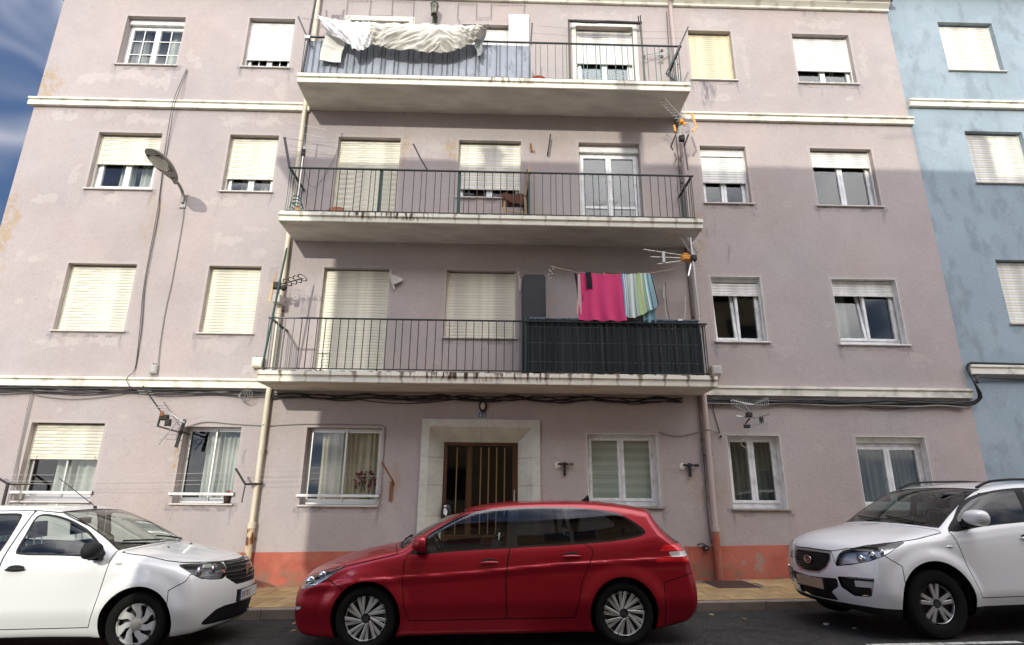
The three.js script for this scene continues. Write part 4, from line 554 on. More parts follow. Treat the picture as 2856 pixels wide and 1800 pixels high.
lines('white washing lines across the curtained ground floor window', [[[-4.58, 1.95, 0.33], [-2.03, 2.07, 0.29]], [[-4.5, 1.86, 0.32], [-1.97, 1.98, 0.26]], [[-4.44, 1.77, 0.31], [-1.9, 1.88, 0.22]]]);
lines('pale washing lines across the blind window', [[[1.38, 2.1, 0.07], [3.45, 2.11, 0.07]], [[1.36, 2.06, 0.07], [3.46, 2.07, 0.07]]]);
lines('thin washing lines strung over the left of the middle balcony', [[[-4.28, 8.27, 0.92], [-1.74, 8.22, 0.9], 0.05], [[-4.22, 8.0, 0.92], [-1.6, 7.92, 0.9], 0.06]], M.cableGrey);
lines('thin washing lines on the right of the top balcony', [[[0.62, 11.2, 0.9], [3.93, 11.12, 0.92], 0.06], [[0.61, 11.0, 0.9], [3.85, 10.95, 0.92], 0.06]], M.cableGrey, 0.003);
lines('washing line carrying the pink towel across the low balcony', [[[0.94, 5.68, 0.88], [1.48, 5.55, 0.9], 0.0], [[1.48, 5.55, 0.9], [2.85, 5.57, 0.9], 0.03], [[2.85, 5.57, 0.9], [3.26, 5.67, 0.85], 0.0]], std([0.5, 0.42, 0.3], 0.8), 0.005);
lines('washing line under the wet sheets of the top balcony', [[[-4.2, 11.12, 1.0], [-0.28, 10.97, 1.02], 0.03], [[-4.3, 11.2, 0.95], [-3.6, 11.1, 0.98], 0.02]], M.cableGrey, 0.004);
// ---------- washing ----------
function sheet(top, bot, z0, nu, nv, fold, thick = 0.012) { // hung cloth between a top and a bottom polyline of [x, y, z offset]
  const at = (P, t) => { const k = Math.min(P.length - 1.0001, t * (P.length - 1)), i = Math.floor(k), f = k - i, s = f; return [mix(P[i][0], P[i + 1][0], s), mix(P[i][1], P[i + 1][1], s), mix(P[i][2] || 0, P[i + 1][2] || 0, s)]; };
  const build = (off) => { const g = new THREE.PlaneGeometry(1, 1, nu, nv), p = g.attributes.position; for (let i = 0; i < p.count; i++) { const u = p.getX(i) + 0.5, v = 0.5 - p.getY(i), a = at(top, u), b = at(bot, u), d = fold(u, v); p.setXYZ(i, mix(a[0], b[0], v) + d[0], mix(a[1], b[1], v) + d[1], z0 + mix(a[2], b[2], v) + d[2] + off); } g.computeVertexNormals(); return g; };
  return merge([build(0), build(-thick)]);
}
const fabric = (c, extra = {}) => phys(c, { roughness: 0.95, sheen: 0.3, sheenRoughness: 0.7, side: THREE.DoubleSide, transmission: 0.06, thickness: 0, bumpMap: repeated(T_grain, 10), bumpScale: 0.002, ...extra });
{
  const ridge = (x) => 1 - Math.abs(2 * x - 1);
  const bulge = (v) => Math.sin(Math.PI * Math.min(1, v * 0.94 + 0.06));
  const foldsA = (u, v) => { const q = u * 7 + v * 2.6, n = fbm(q * 0.9, v * 1.1 + u, 4), s = ridge(fbm(u * 5 - v * 3.2, v * 1.3 + 7, 3)), s2 = Math.sin(u * 34 + v * 9 + 5 * fbm(u * 3, v * 2, 2)); return [0.03 * (n - 0.5), 0.06 * (n - 0.5) * v, 0.11 * bulge(v) + 0.09 * (s - 0.6) * (0.25 + v) + 0.016 * s2 * (0.3 + v) + 0.05 * (Math.pow(ridge(fbm(u * 11 - v * 6, v * 2.2, 3)), 2.2) - 0.5)]; };
  thingMesh('bed_sheet', sheet([[-3.9, 11.13], [-3.6, 11.06], [-3.28, 11.0], [-2.95, 11.0], [-2.62, 10.99]], [[-3.72, 10.80], [-3.42, 10.56], [-3.13, 10.42, 0.03], [-3.08, 10.24, 0.05], [-2.86, 10.27, 0.03], [-2.72, 10.42]], 1.06, 110, 40, foldsA), fabric([0.86, 0.86, 0.88]), 'crumpled bright white sheet drying at the left of the top balcony', 'sheet');
  const foldsB = (u, v) => { const n = fbm(u * 9, v * 2, 4), dir = Math.sin(u * 9), q = u * 16 + dir * v * 3.0, s = ridge(fbm(q * 0.55, v * 1.2 + 3, 3)), s2 = Math.sin(q * 3.4 + 6 * fbm(u * 4, v * 3, 2)), knot = Math.exp(-Math.pow((u - 0.62) / 0.02, 2)) + Math.exp(-Math.pow((u - 0.08) / 0.02, 2)) + 0.8 * Math.exp(-Math.pow((u - 0.36) / 0.025, 2)); return [0.05 * (n - 0.5), 0.05 * (n - 0.5), 0.15 * bulge(v) * (1 - 0.4 * knot) + 0.10 * (s - 0.6) * (0.35 + 0.65 * v) + 0.012 * s2 + 0.055 * (Math.pow(ridge(fbm(u * 18 + v * (u < 0.5 ? 7 : -7), v * 2 + 3, 3)), 2.2) - 0.5)]; };
  thingMesh('bed_sheet', sheet([[-2.72, 10.99], [-2.36, 10.96], [-2.06, 10.95], [-1.71, 10.96], [-1.41, 10.965], [-1.06, 10.96], [-0.75, 10.94], [-0.48, 10.94], [-0.3, 10.95]], [[-2.74, 10.42], [-2.45, 10.37], [-2.07, 10.31], [-1.59, 10.29], [-1.25, 10.28], [-0.97, 10.35], [-0.68, 10.5], [-0.5, 10.64], [-0.36, 10.8]], 1.07, 180, 40, foldsB), fabric([0.64, 0.63, 0.57]), 'long greyish wet sheet bunched along the top balcony line', 'sheet');
  thingMesh('pillow_case', sheet([[-3.72, 10.84], [-3.5, 10.74], [-3.3, 10.64]], [[-3.78, 10.12], [-3.55, 10.1], [-3.34, 10.08]], 0.955, 20, 24, (u, v) => [0.01 * Math.sin(v * 7), 0.012 * Math.sin(u * 5), 0.02 * Math.sin(u * 6 + v * 2) + (v > 0.42 && v < 0.47 ? 0.018 : 0)]), fabric([0.66, 0.65, 0.58]), 'pale pillow case hanging below the white sheet', 'laundry');
  const rag = thingMesh('wet_cloth', sheet([[-0.6, 10.72], [-0.45, 10.78], [-0.36, 10.9]], [[-0.55, 10.36], [-0.48, 10.26], [-0.45, 10.4]], 1.0, 14, 18, (u, v) => [0.02 * Math.sin(v * 9), 0, 0.05 * Math.sin(u * 8 + v * 4)]), fabric([0.42, 0.45, 0.44]), 'small grey cloth end dangling at the right of the sheets', 'laundry');
  const pole = thing('drying_pole', 'black and green pole resting behind the sheets of the top balcony', 'pole'); part(pole, 'shaft', rod([-0.95, 11.01, 0.93], [-0.27, 11.08, 0.93], 0.022, 8), M.dark); part(pole, 'grip', rod([-0.93, 11.045, 0.935], [-0.5, 11.08, 0.935], 0.014, 8), std([0.25, 0.36, 0.06], 0.6));
  // windbreak tied inside the rail
  const T = dataTex(1024, 256, (u, v) => { const n = fbm(u * 30, v * 5, 5), st = sm(0.55, 0.8, fbm(u * 60, v * 3 + 4, 4)), k = 0.95 + 0.14 * (n - 0.5) - 0.16 * st; return [0.63 * k, 0.655 * k, 0.70 * k]; }); T.wrapS = T.wrapT = THREE.ClampToEdgeWrapping;
  const tp = thing('windbreak_cloth', 'blue grey windbreak cloth tied inside the top balcony railing', 'windbreak'); part(tp, 'cloth', sheet([[-4.1, 10.70], [-3, 10.72], [-2, 10.70], [-1, 10.72], [0.56, 10.71]], [[-4.1, 9.87], [-2, 9.875], [0.56, 9.87]], 0.845, 160, 12, (u, v) => [0, 0, 0.003 * Math.sin(u * 120) * (1 - 0.5 * v) + 0.010 * (fbm(u * 40, v * 3, 3) - 0.5)]), std([1, 1, 1], 0.85, 0, { map: T, side: THREE.DoubleSide })); part(tp, 'side_cloth', new THREE.PlaneGeometry(0.8, 0.84).rotateY(Math.PI / 2).translate(-4.095, 10.29, 0.44), std([0.33, 0.37, 0.42], 0.85, 0, { side: THREE.DoubleSide }));
  // towels on the low balcony
  const hang = (amp, n) => (u, v) => [0.012 * Math.sin(v * 3 + u * 5), 0.008 * Math.sin(u * 20), amp * Math.sin(u * n * 6.283 + 1.5 * Math.sin(v * 2)) * (0.3 + 0.7 * v)];
  thingMesh('towel', sheet([[1.48, 5.555], [1.8, 5.53], [2.27, 5.535]], [[1.45, 4.63], [1.9, 4.62], [2.33, 4.62]], 0.905, 60, 20, (u, v) => { const b = hang(0.03, 3.2)(u, v); return [b[0], b[1], b[2] + (u < 0.16 ? -0.05 * (1 - u / 0.16) : 0)]; }), fabric([0.62, 0.05, 0.17], { transmission: 0.04 }), 'big pink towel hanging over the dark balcony screen', 'towel');
  const cv = document.createElement('canvas'); cv.width = 256; cv.height = 16; const c = cv.getContext('2d'); let x = 0; const cols = ['#7fa0ba', '#e4e9e6', '#5f7c99', '#cfd9d6', '#9fb6bd', '#c9d3cb', '#dfe5df', '#b7c9b9', '#6b8194', '#cfd6d0', '#aec98a', '#a9c492', '#b5c083', '#d7dfd0', '#9dc79c', '#7f9aa3', '#e2e8e3', '#7ab0bd', '#5b748a', '#9fc3c7'], ws = [14, 8, 6, 12, 10, 20, 18, 12, 6, 16, 18, 14, 12, 10, 14, 6, 12, 12, 8, 22]; cols.forEach((k, i) => { c.fillStyle = k; c.fillRect(x, 0, ws[i] + 1, 16); x += ws[i]; });
  const tx = new THREE.CanvasTexture(cv); tx.colorSpace = THREE.SRGBColorSpace;
  thingMesh('towel', sheet([[2.27, 5.53], [2.55, 5.545], [2.85, 5.57]], [[2.3, 4.70], [2.5, 4.68], [2.7, 4.78], [2.92, 4.92]], 0.91, 60, 20, hang(0.028, 4)), fabric([0.95, 0.95, 0.95], { map: tx, transmission: 0.04 }), 'towel with blue, white and green stripes beside the pink towel', 'towel');
  thingMesh('towel', sheet([[2.6, 5.52], [2.9, 5.55]], [[2.66, 4.62], [2.88, 4.62]], 0.84, 20, 12, hang(0.02, 2)), fabric([0.2, 0.36, 0.42], { transmission: 0.04 }), 'teal towel hidden behind the striped towel', 'towel');
  thingMesh('black_garment', sheet([[1.40, 5.54], [1.55, 5.54]], [[1.44, 5.0], [1.54, 5.0]], 0.87, 12, 10, hang(0.02, 1)), fabric([0.01, 0.01, 0.012], { transmission: 0 }), 'black garment hanging behind the edge of the pink towel', 'clothes');
  thingMesh('black_garment', sheet([[1.60, 5.55], [1.715, 5.55]], [[1.61, 5.24], [1.71, 5.23]], 0.935, 12, 10, hang(0.008, 1)), fabric([0.008, 0.008, 0.01], { transmission: 0 }), 'small black garment draped in front of the pink towel', 'clothes');
  thingMesh('pink_cloth', sheet([[1.46, 5.53], [1.52, 5.53]], [[1.42, 4.78], [1.5, 4.74]], 0.885, 8, 14, hang(0.015, 1)), fabric([0.6, 0.42, 0.42], { transmission: 0.04 }), 'pale pink cloth edge between black garment and pink towel', 'laundry');
}
{ const pegs = [[1.6, 5.545, 0.905], [1.95, 5.53, 0.905], [2.25, 5.535, 0.905], [2.33, 5.54, 0.91], [2.6, 5.55, 0.91], [2.82, 5.565, 0.91]]; const pm = [std([0.1, 0.2, 0.5], 0.5), std([0.6, 0.45, 0.25], 0.7), std([0.6, 0.1, 0.1], 0.5)]; pegs.forEach(([x, y, z], i) => { const t = thing('clothes_peg', `small ${['blue', 'wooden', 'red'][i % 3]} clothes peg holding the ${i < 3 ? 'pink' : 'striped'} towel to the line`, 'peg', [x, y - 0.03, z], i < 3 ? 'pegs on the pink towel' : 'pegs on the striped towel'); part(t, 'jaw', cbox(-0.006, 0.006, 0, 0.06, 0.012, 0.02, 0.002), pm[i % 3]); part(t, 'jaw', cbox(-0.006, 0.006, 0, 0.06, -0.028, -0.02, 0.002), pm[i % 3]); }); }
// ---------- things on the balconies ----------
{ // reed screen: split canes tied inside the low balcony rail
  const t = thing('reed_screen', 'dark charcoal reed screen lining the right half of the low balcony', 'screen'), r = rng(9), mats = [[0.018, 0.024, 0.03], [0.026, 0.033, 0.04], [0.012, 0.016, 0.021], [0.035, 0.043, 0.05]].map((c) => std(c, 0.75, 0, { map: repeated(T_wear, 3, 1) }));
  const n = 150, g = new THREE.CylinderGeometry(0.0118, 0.0118, 1, 5); const groups = [[], [], [], []];
  for (let i = 0; i < n; i++) { const x = mix(0.53, 3.72, i / (n - 1)), fold = 0.012 * Math.sin(x * 44.8) , h = 1.0 + 0.015 * (r() - 0.5), c = g.clone(); c.scale(1, h, 1); c.rotateZ((r() - 0.5) * 0.008); c.translate(x, 3.66 + h / 2, 0.838 + fold + (r() - 0.5) * 0.006); groups[Math.floor(r() * 4)].push(c); }
  groups.forEach((G, i) => { const m = part(t, 'canes', merge(G), mats[i]); m.userData.kind = 'stuff'; });
  part(t, 'binding_wire', merge([3.85, 4.2, 4.5].map((y) => rod([0.52, y, 0.852], [3.73, y, 0.852], 0.003, 4))), M.cableGrey);
  part(t, 'side_canes', box(3.73, 3.76, 3.66, 4.63, 0.1, 0.83), mats[0]);
  const tr = thing('drip_rail', 'grey corrugated strip along the top of the reed screen', 'strip'); part(tr, 'strip', cbox(0.56, 3.68, 4.62, 4.69, 0.80, 0.815, 0.003), std([0.12, 0.15, 0.18], 0.6)); part(tr, 'clip', merge([1.55, 3.35].map((x) => cbox(x - 0.04, x + 0.04, 4.66, 4.70, 0.79, 0.83, 0.004))), M.white);
  const c = thing('cabinet', 'tall black covered cabinet against the low balcony divider', 'cabinet', [0.68, 3.63, 0]); part(c, 'cover', new THREE.ExtrudeGeometry(new THREE.Shape([[-0.22, 0], [0.2, 0], [0.2, 1.96], [0.17, 2.02], [-0.18, 2.02], [-0.22, 1.97]].map((p) => new THREE.Vector2(...p))), { depth: 0.38, bevelEnabled: true, bevelSize: 0.015, bevelThickness: 0.02, bevelSegments: 2 }).translate(0, 0, 0.1), std([0.012, 0.014, 0.018], 0.55, 0, { bumpMap: repeated(T_grain, 3), bumpScale: 0.006 })); part(c, 'base', cbox(-0.2, 0.18, -0.004, 0.0, 0.12, 0.46, 0.001), M.black);
  const g2 = thing('garland', 'short strand of pale shells hanging above the black cabinet', 'garland', [0.92, 5.45, 0.85]); for (let i = 0; i < 9; i++) part(g2, 'shell', new THREE.SphereGeometry(0.018, 8, 6).scale(1, 0.7, 0.8).translate(0.04 * Math.sin(i * 1.9) + i * 0.008, 0.03 * i - 0.02, 0.02 * Math.cos(i * 2.3)), M.sill);
  const pb = thing('leaning_pole', 'dark green pole leaning in the left corner of the low balcony', 'pole'); part(pb, 'shaft', rod([-4.13, 3.66, 0.93], [-3.97, 5.87, 0.93], 0.02, 8), M.green); part(pb, 'tip', rod([-3.97, 5.87, 0.93], [-3.965, 5.93, 0.93], 0.017, 8), M.green);
  const sp = thing('aerial_mast', 'tall thin steel mast rising from the right end of the low balcony', 'mast'); part(sp, 'tube', rod([3.72, 3.64, 0.84], [3.66, 6.33, 0.84], 0.02, 10), M.steel); part(sp, 'clamp', cbox(3.66, 3.76, 4.55, 4.63, 0.80, 0.875, 0.006), M.galv);
  const bk = thing('line_bracket', 'white folding line bracket with loose cord on the low balcony wall', 'bracket', [3.3, 5.3, 0.05]); part(bk, 'arm', merge([flat([-0.18, 0.28, 0.3], [0.0, 0.33, 0.02], 0.03, 0.02), flat([0.0, 0.33, 0.02], [-0.03, 0.05, 0.06], 0.03, 0.02)]), M.sill); part(bk, 'cord', tube([[0.02, 0.32, 0.05], [0.0, -0.2, 0.06], [0.06, -0.5, 0.1], [0.28, -0.58, 0.1], [0.38, -0.3, 0.06], [0.42, 0.1, 0.05]], 0.009, 30, 5), M.cableWhite); part(bk, 'dark_cord', tube([[0.05, 0.4, 0.03], [0.04, 0.0, 0.03], [0.1, -0.7, 0.05]], 0.006, 14, 4), M.cable);
}
{ // wooden chair
  const t = thing('wooden_chair', 'old wooden chair with brown seat on the middle balcony', 'chair', [0.27, 6.692, 0.5]), wd = std([0.52, 0.34, 0.18], 0.6, 0, { map: repeated(T_wear, 2) }), br = std([0.1, 0.045, 0.03], 0.8);
  part(t, 'seat', cbox(-0.2, 0.19, 0.43, 0.46, -0.2, 0.2, 0.01), br); for (const z of [-0.18, 0.18]) { part(t, 'leg', flat([-0.17, 0, z], [-0.16, 0.43, z], 0.035, 0.03), wd); part(t, 'leg', flat([0.2, 0, z], [0.17, 0.44, z], 0.035, 0.03), wd); part(t, 'back_post', flat([0.175, 0.44, z], [0.25, 0.98, z], 0.035, 0.03), wd); part(t, 'stretcher', flat([-0.165, 0.17, z], [0.185, 0.14, z], 0.022, 0.02), wd); }
  for (const y of [0.62, 0.78, 0.92]) part(t, 'back_slat', cbox(0.2 + (y - 0.62) * 0.14, 0.222 + (y - 0.62) * 0.14, y - 0.035, y + 0.035, -0.17, 0.17, 0.006), wd);
  part(t, 'cloth', sheet([[-0.21, 0.465], [-0.02, 0.468], [0.15, 0.47]], [[-0.19, 0.36], [0.0, 0.30], [0.14, 0.26]], 0.215, 14, 8, (u, v) => [0, 0.01 * Math.sin(u * 9), 0.012 * Math.sin(u * 12)]), fabric([0.12, 0.05, 0.03], { transmission: 0 }));
  t.scale.setScalar(1.2);
  const d = thing('terracotta_dish', 'brown terracotta dish tipped up behind the middle balcony rail', 'dish', [-3.22, 6.70, 0.62]); part(d, 'bowl', new THREE.LatheGeometry([[0.0, 0.0], [0.1, 0.0], [0.15, 0.035], [0.16, 0.06], [0.145, 0.06], [0.1, 0.02], [0, 0.015]].map((p) => new THREE.Vector2(...p)), 32).rotateX(0.9).translate(0, 0.13, 0), std([0.34, 0.14, 0.07], 0.8)); part(d, 'stand', cbox(-0.03, 0.03, 0, 0.13, -0.03, 0.03, 0.006), M.galv);
  const b = thing('brown_bottle', 'brown plastic bottle lying at the front of the balcony window sill', 'bottle', [0.08, 7.635, -0.06], 'bottles on the balcony window sill'); const bm = phys([0.25, 0.06, 0.02], { roughness: 0.15, transmission: 0.3, thickness: 0 }); part(b, 'body', new THREE.LatheGeometry([[0, -0.15], [0.035, -0.15], [0.04, -0.13], [0.036, -0.05], [0.041, 0.0], [0.037, 0.06], [0.03, 0.1], [0.013, 0.14], [0.013, 0.17], [0, 0.17]].map((p) => new THREE.Vector2(...p)), 20).rotateZ(Math.PI / 2), bm); part(b, 'cap', rod([-0.17, 0, 0], [-0.19, 0, 0], 0.015, 10), M.rust);
  const b2 = b.clone(); b2.name = numbered('brown_bottle'); b2.position.set(0.02, 7.635, -0.145); b2.rotation.y = 2.9; b2.userData = { ...b.userData, label: 'brown plastic bottle lying against the glass behind the other bottle' }; scene.add(b2);
  const k = thing('black_bag', 'small black bag on the sill of the balcony window', 'bag', [-0.68, 7.575, -0.06]); part(k, 'bag', new THREE.SphereGeometry(0.1, 20, 12).scale(1.0, 0.6, 0.6).translate(0, 0.058, 0), M.black); part(k, 'strap', new THREE.TorusGeometry(0.04, 0.006, 6, 16, 3.14).translate(0, 0.1, 0), M.black);
  const h = thing('wall_hook', 'rusty hook stub on the wall right of the balcony window', 'hook', [0.65, 8.68, 0]); part(h, 'stub', flat([0, 0.0, 0.01], [-0.02, 0.18, 0.05], 0.04, 0.03), M.rust); part(h, 'loop', new THREE.TorusGeometry(0.025, 0.006, 6, 14).translate(0.05, 0.01, 0.03), M.rust);
  const hs = thing('garden_hose', 'coiled hose with yellow end in the left corner of the middle balcony', 'hose', [-4.0, 6.75, 0.6]); for (let i = 0; i < 3; i++) part(hs, 'coil', new THREE.TorusGeometry(0.13 - 0.012 * i, 0.012, 6, 28).rotateY(0.5 + 0.2 * i).translate(0.0, 0.16 + 0.07 * i, 0.03 * i), M.railGreen); part(hs, 'nozzle', rod([0.0, 0.0, 0], [0.03, 0.22, 0], 0.025, 10), M.orange);
}
{ // top balcony: louvred leaf, awning frame, folded rack, red tray
  const t = thing('louvred_leaf', 'white louvred shutter leaf leaning on the wall of the top balcony', 'shutter', [0.36, 9.825, 0.04]); part(t, 'frame', ring(-0.235, 0.235, 0, 2.47, 0.05, 0.0, 0.03), M.white); part(t, 'backing', box(-0.185, 0.185, 0.05, 2.42, 0.008, 0.014), M.white); for (let i = 0; i < 8; i++) part(t, 'slat', cbox(-0.183 + i * 0.046, -0.143 + i * 0.046, 0.05, 2.42, 0.0145, 0.022, 0.003), M.slatWhite);
  const f = thing('awning_frame', 'dark metal awning frame with rolled top around the right balcony door', 'frame'); const fm = std([0.1, 0.085, 0.07], 0.6, 0.3); for (const x of [1.5, 3.19]) part(f, 'post', rod([x, 9.825, 0.16], [x + (x > 2 ? -0.02 : 0.01), 12.05, 0.16], 0.022, 8), fm); part(f, 'roller', rod([1.49, 12.06, 0.16], [3.2, 12.05, 0.16], 0.035, 10), M.dark); part(f, 'rolled_fabric', tube([[1.7, 12.03, 0.18], [2.1, 12.0, 0.2], [2.4, 12.04, 0.19], [2.9, 12.03, 0.19]], 0.03, 24, 6), M.dark); part(f, 'spike', merge([rod([3.14, 12.05, 0.16], [3.13, 12.24, 0.16], 0.014), rod([3.18, 12.05, 0.16], [3.18, 12.27, 0.16], 0.014)]), M.dark);
  const k = thing('folded_rack', 'folded wire drying rack with black wheels on the top balcony wall', 'rack', [3.2, 11.1, 0.05]); part(k, 'tube', merge([tube([[0, 0.03, 0.06], [0.04, 0.12, 0.05], [0.25, 0.16, 0.05], [0.43, 0.25, 0.05]], 0.01, 20, 5), tube([[0.3, 0.03, 0.06], [0.45, 0.1, 0.05], [0.6, 0.26, 0.05]], 0.01, 16, 5), tube([[0.0, 0.0, 0.04], [0.2, 0.1, 0.04], [0.45, 0.14, 0.04], [0.64, 0.22, 0.04]], 0.008, 16, 5)]), M.galv); for (const [x, y] of [[0.43, 0.22], [0.42, 0.05], [0.01, 0.04]]) part(k, 'wheel', new THREE.CylinderGeometry(0.035, 0.035, 0.03, 16).rotateX(Math.PI / 2).translate(x, y, 0.08), M.black);
  const rt = thing('red_tray', 'red plastic tray at the divider of the top balcony', 'tray', [0.76, 9.828, 0.7]); part(rt, 'tray', new THREE.LatheGeometry([[0, 0.0], [0.13, 0.0], [0.16, 0.12], [0.168, 0.12], [0.168, 0.13], [0.15, 0.13], [0.12, 0.015], [0, 0.015]].map((p) => new THREE.Vector2(...p)), 28), std([0.5, 0.02, 0.02], 0.45)); part(rt, 'contents', new THREE.CylinderGeometry(0.1, 0.1, 0.02, 18).translate(0, 0.08, 0), M.dark);
  const ml = thing('aerial_mast', 'black aerial mast at the left end of the top balcony', 'mast'); part(ml, 'tube', rod([-4.1, 9.84, 0.93], [-3.98, 12.75, 0.93], 0.024, 8), M.black); part(ml, 'clamp', cbox(-4.14, -4.03, 10.66, 10.74, 0.89, 0.97, 0.006), M.galv);
}
// ---------- aerials ----------
function comb(p, u, v, n, len, rad, mat) { const L = []; for (let i = 0; i < n; i++) { const c = V(...p).addScaledVector(u, i / (n - 1)), a = c.clone().addScaledVector(v, -len / 2), b = c.clone().addScaledVector(v, len / 2); L.push(rod(a.toArray(), b.toArray(), rad, 4)); } return merge(L); }
{ // A: partly above the frame
  const t = thing('tv_aerial', 'television aerial with orange reflector ends beside the top left eave', 'aerial'); part(t, 'boom', merge([rod([-3.98, 12.45, 0.9], [-4.7, 11.7, 1.05], 0.012), rod([-4.0, 12.6, 0.9], [-4.5, 12.25, 1.0], 0.012)]), M.galv);
  part(t, 'elements', comb([-4.05, 12.4, 0.9], V(-0.55, -0.6, 0.12), V(0.8, 0.6, 0).normalize(), 10, 0.2, 0.006, M.galv), M.galv); for (const [a, b] of [[[-4.4, 12.75, 1.0], [-4.33, 12.25, 1.0]], [[-4.2, 12.2, 0.98], [-3.8, 12.55, 0.95]]]) part(t, 'reflector_end', flat(a, b, 0.045, 0.02), M.orange); part(t, 'connector_box', cbox(-4.25, -4.05, 12.45, 12.6, 0.9, 1.0, 0.02), std([0.4, 0.16, 0.05], 0.5)); part(t, 'clamp', cbox(-4.06, -3.94, 12.3, 12.42, 0.87, 0.99, 0.01), M.dark);
}
{ // B
  const t = thing('tv_aerial', 'television aerial with twin booms and orange clamp under the top balcony', 'aerial'); const z = 0.62;
  part(t, 'mast', rod([3.97, 8.2, 0.2], [3.78, 9.0, 0.55], 0.02, 8), M.galv);
  part(t, 'boom', merge([rod([3.76, 9.08, z], [3.37, 9.40, z + 0.1], 0.009), rod([3.8, 9.12, z + 0.05], [3.40, 9.52, z + 0.16], 0.009)]), M.steel);
  for (let i = 0; i < 9; i++) { const k = i / 8, c = [mix(3.38, 3.78, k), mix(9.46, 9.04, k), mix(z + 0.13, z, k)]; part(t, 'element', rod([c[0] - 0.1, c[1] - 0.05, c[2] + 0.05], [c[0] + 0.12, c[1] + 0.06, c[2] - 0.05], 0.006, 5), M.steel); }
  part(t, 'connector_box', merge([cbox(3.72, 3.80, 9.04, 9.12, z - 0.02, z + 0.06, 0.015), cbox(3.78, 3.85, 8.99, 9.06, z - 0.03, z + 0.05, 0.015)]), M.orange);
  for (let i = 0; i < 7; i++) { const k = i / 6; part(t, 'reflector_rod', rod([mix(3.72, 3.85, k), mix(9.0, 8.86, k), z], [mix(4.03, 4.14, k), mix(9.36, 9.06, k), z - 0.1], 0.006, 5), M.steel); part(t, 'reflector_rod', rod([mix(3.68, 3.62, k), mix(8.95, 8.72, k), z], [mix(3.84, 3.8, k), mix(8.98, 8.78, k), z + 0.05], 0.006, 5), M.steel); }
  for (const [a, b] of [[[4.035, 9.38, z - 0.1], [4.1, 9.07, z - 0.1]], [[3.6, 9.0, z], [3.62, 8.85, z]], [[4.0, 8.9, z - 0.05], [4.12, 9.05, z - 0.1]]]) part(t, 'reflector_end', flat(a, b, 0.04, 0.02), M.orange);
  part(t, 'support_arm', merge([flat([3.66, 8.85, 0.55], [3.52, 8.53, 0.55], 0.03, 0.02), flat([3.52, 8.53, 0.55], [3.56, 8.45, 0.55], 0.02, 0.02), flat([3.95, 8.9, 0.45], [3.84, 8.62, 0.45], 0.035, 0.03)]), M.dark); part(t, 'clamp', cbox(3.74, 3.84, 8.72, 8.84, 0.42, 0.54, 0.01), M.dark);
}
{ // C
  const t = thing('tv_aerial', 'television aerial with wire mesh wings on the left downpipe', 'aerial'); const z = 0.42;
  for (const [ox, oy, s] of [[-4.5, 5.62, -1], [-3.98, 5.2, 1]]) { part(t, 'mesh_wing', merge([...Array.from({ length: 9 }, (_, i) => rod([ox + 0.0, oy + 0.14 - i * 0.035, z - 0.1], [ox + 0.26, oy + 0.08 - i * 0.035 + 0.02, z - 0.06 * s], 0.0035, 4)), rod([ox, oy + 0.15, z - 0.1], [ox, oy - 0.15, z - 0.1], 0.004, 4), rod([ox + 0.13, oy + 0.12, z - 0.09], [ox + 0.13, oy - 0.15, z - 0.09], 0.004, 4), rod([ox + 0.26, oy + 0.11, z - 0.08], [ox + 0.26, oy - 0.18, z - 0.08], 0.004, 4)]), M.galv); }
  part(t, 'boom', tube([[-4.25, 5.38, z], [-4.05, 5.42, z + 0.05], [-3.75, 5.48, z + 0.12]], 0.013, 14, 6), M.dark);
  for (let i = 0; i < 4; i++) { const x = -4.05 + i * 0.1, y = 5.42 + i * 0.025; part(t, 'loop_element', new THREE.TorusGeometry(0.06, 0.008, 6, 20).scale(1.5, 0.75, 1).rotateZ(-0.5).rotateY(0.5).translate(x, y, z + 0.05 + i * 0.025), M.dark); }
  part(t, 'connector_box', merge([cbox(-4.33, -4.2, 5.3, 5.44, z - 0.06, z + 0.04, 0.02), new THREE.SphereGeometry(0.06, 14, 10).translate(-4.12, 5.32, z + 0.02)]), M.dark); part(t, 'side_panel', flat([-4.36, 5.66, z - 0.1], [-4.4, 5.08, z - 0.1], 0.04, 0.02), std([0.6, 0.42, 0.16], 0.6)); part(t, 'clamp', cbox(-4.36, -4.22, 5.08, 5.24, 0.02, 0.3, 0.01), M.sill); part(t, 'arm', rod([-4.28, 5.2, 0.2], [-4.26, 5.4, z], 0.016, 8), M.galv);
}
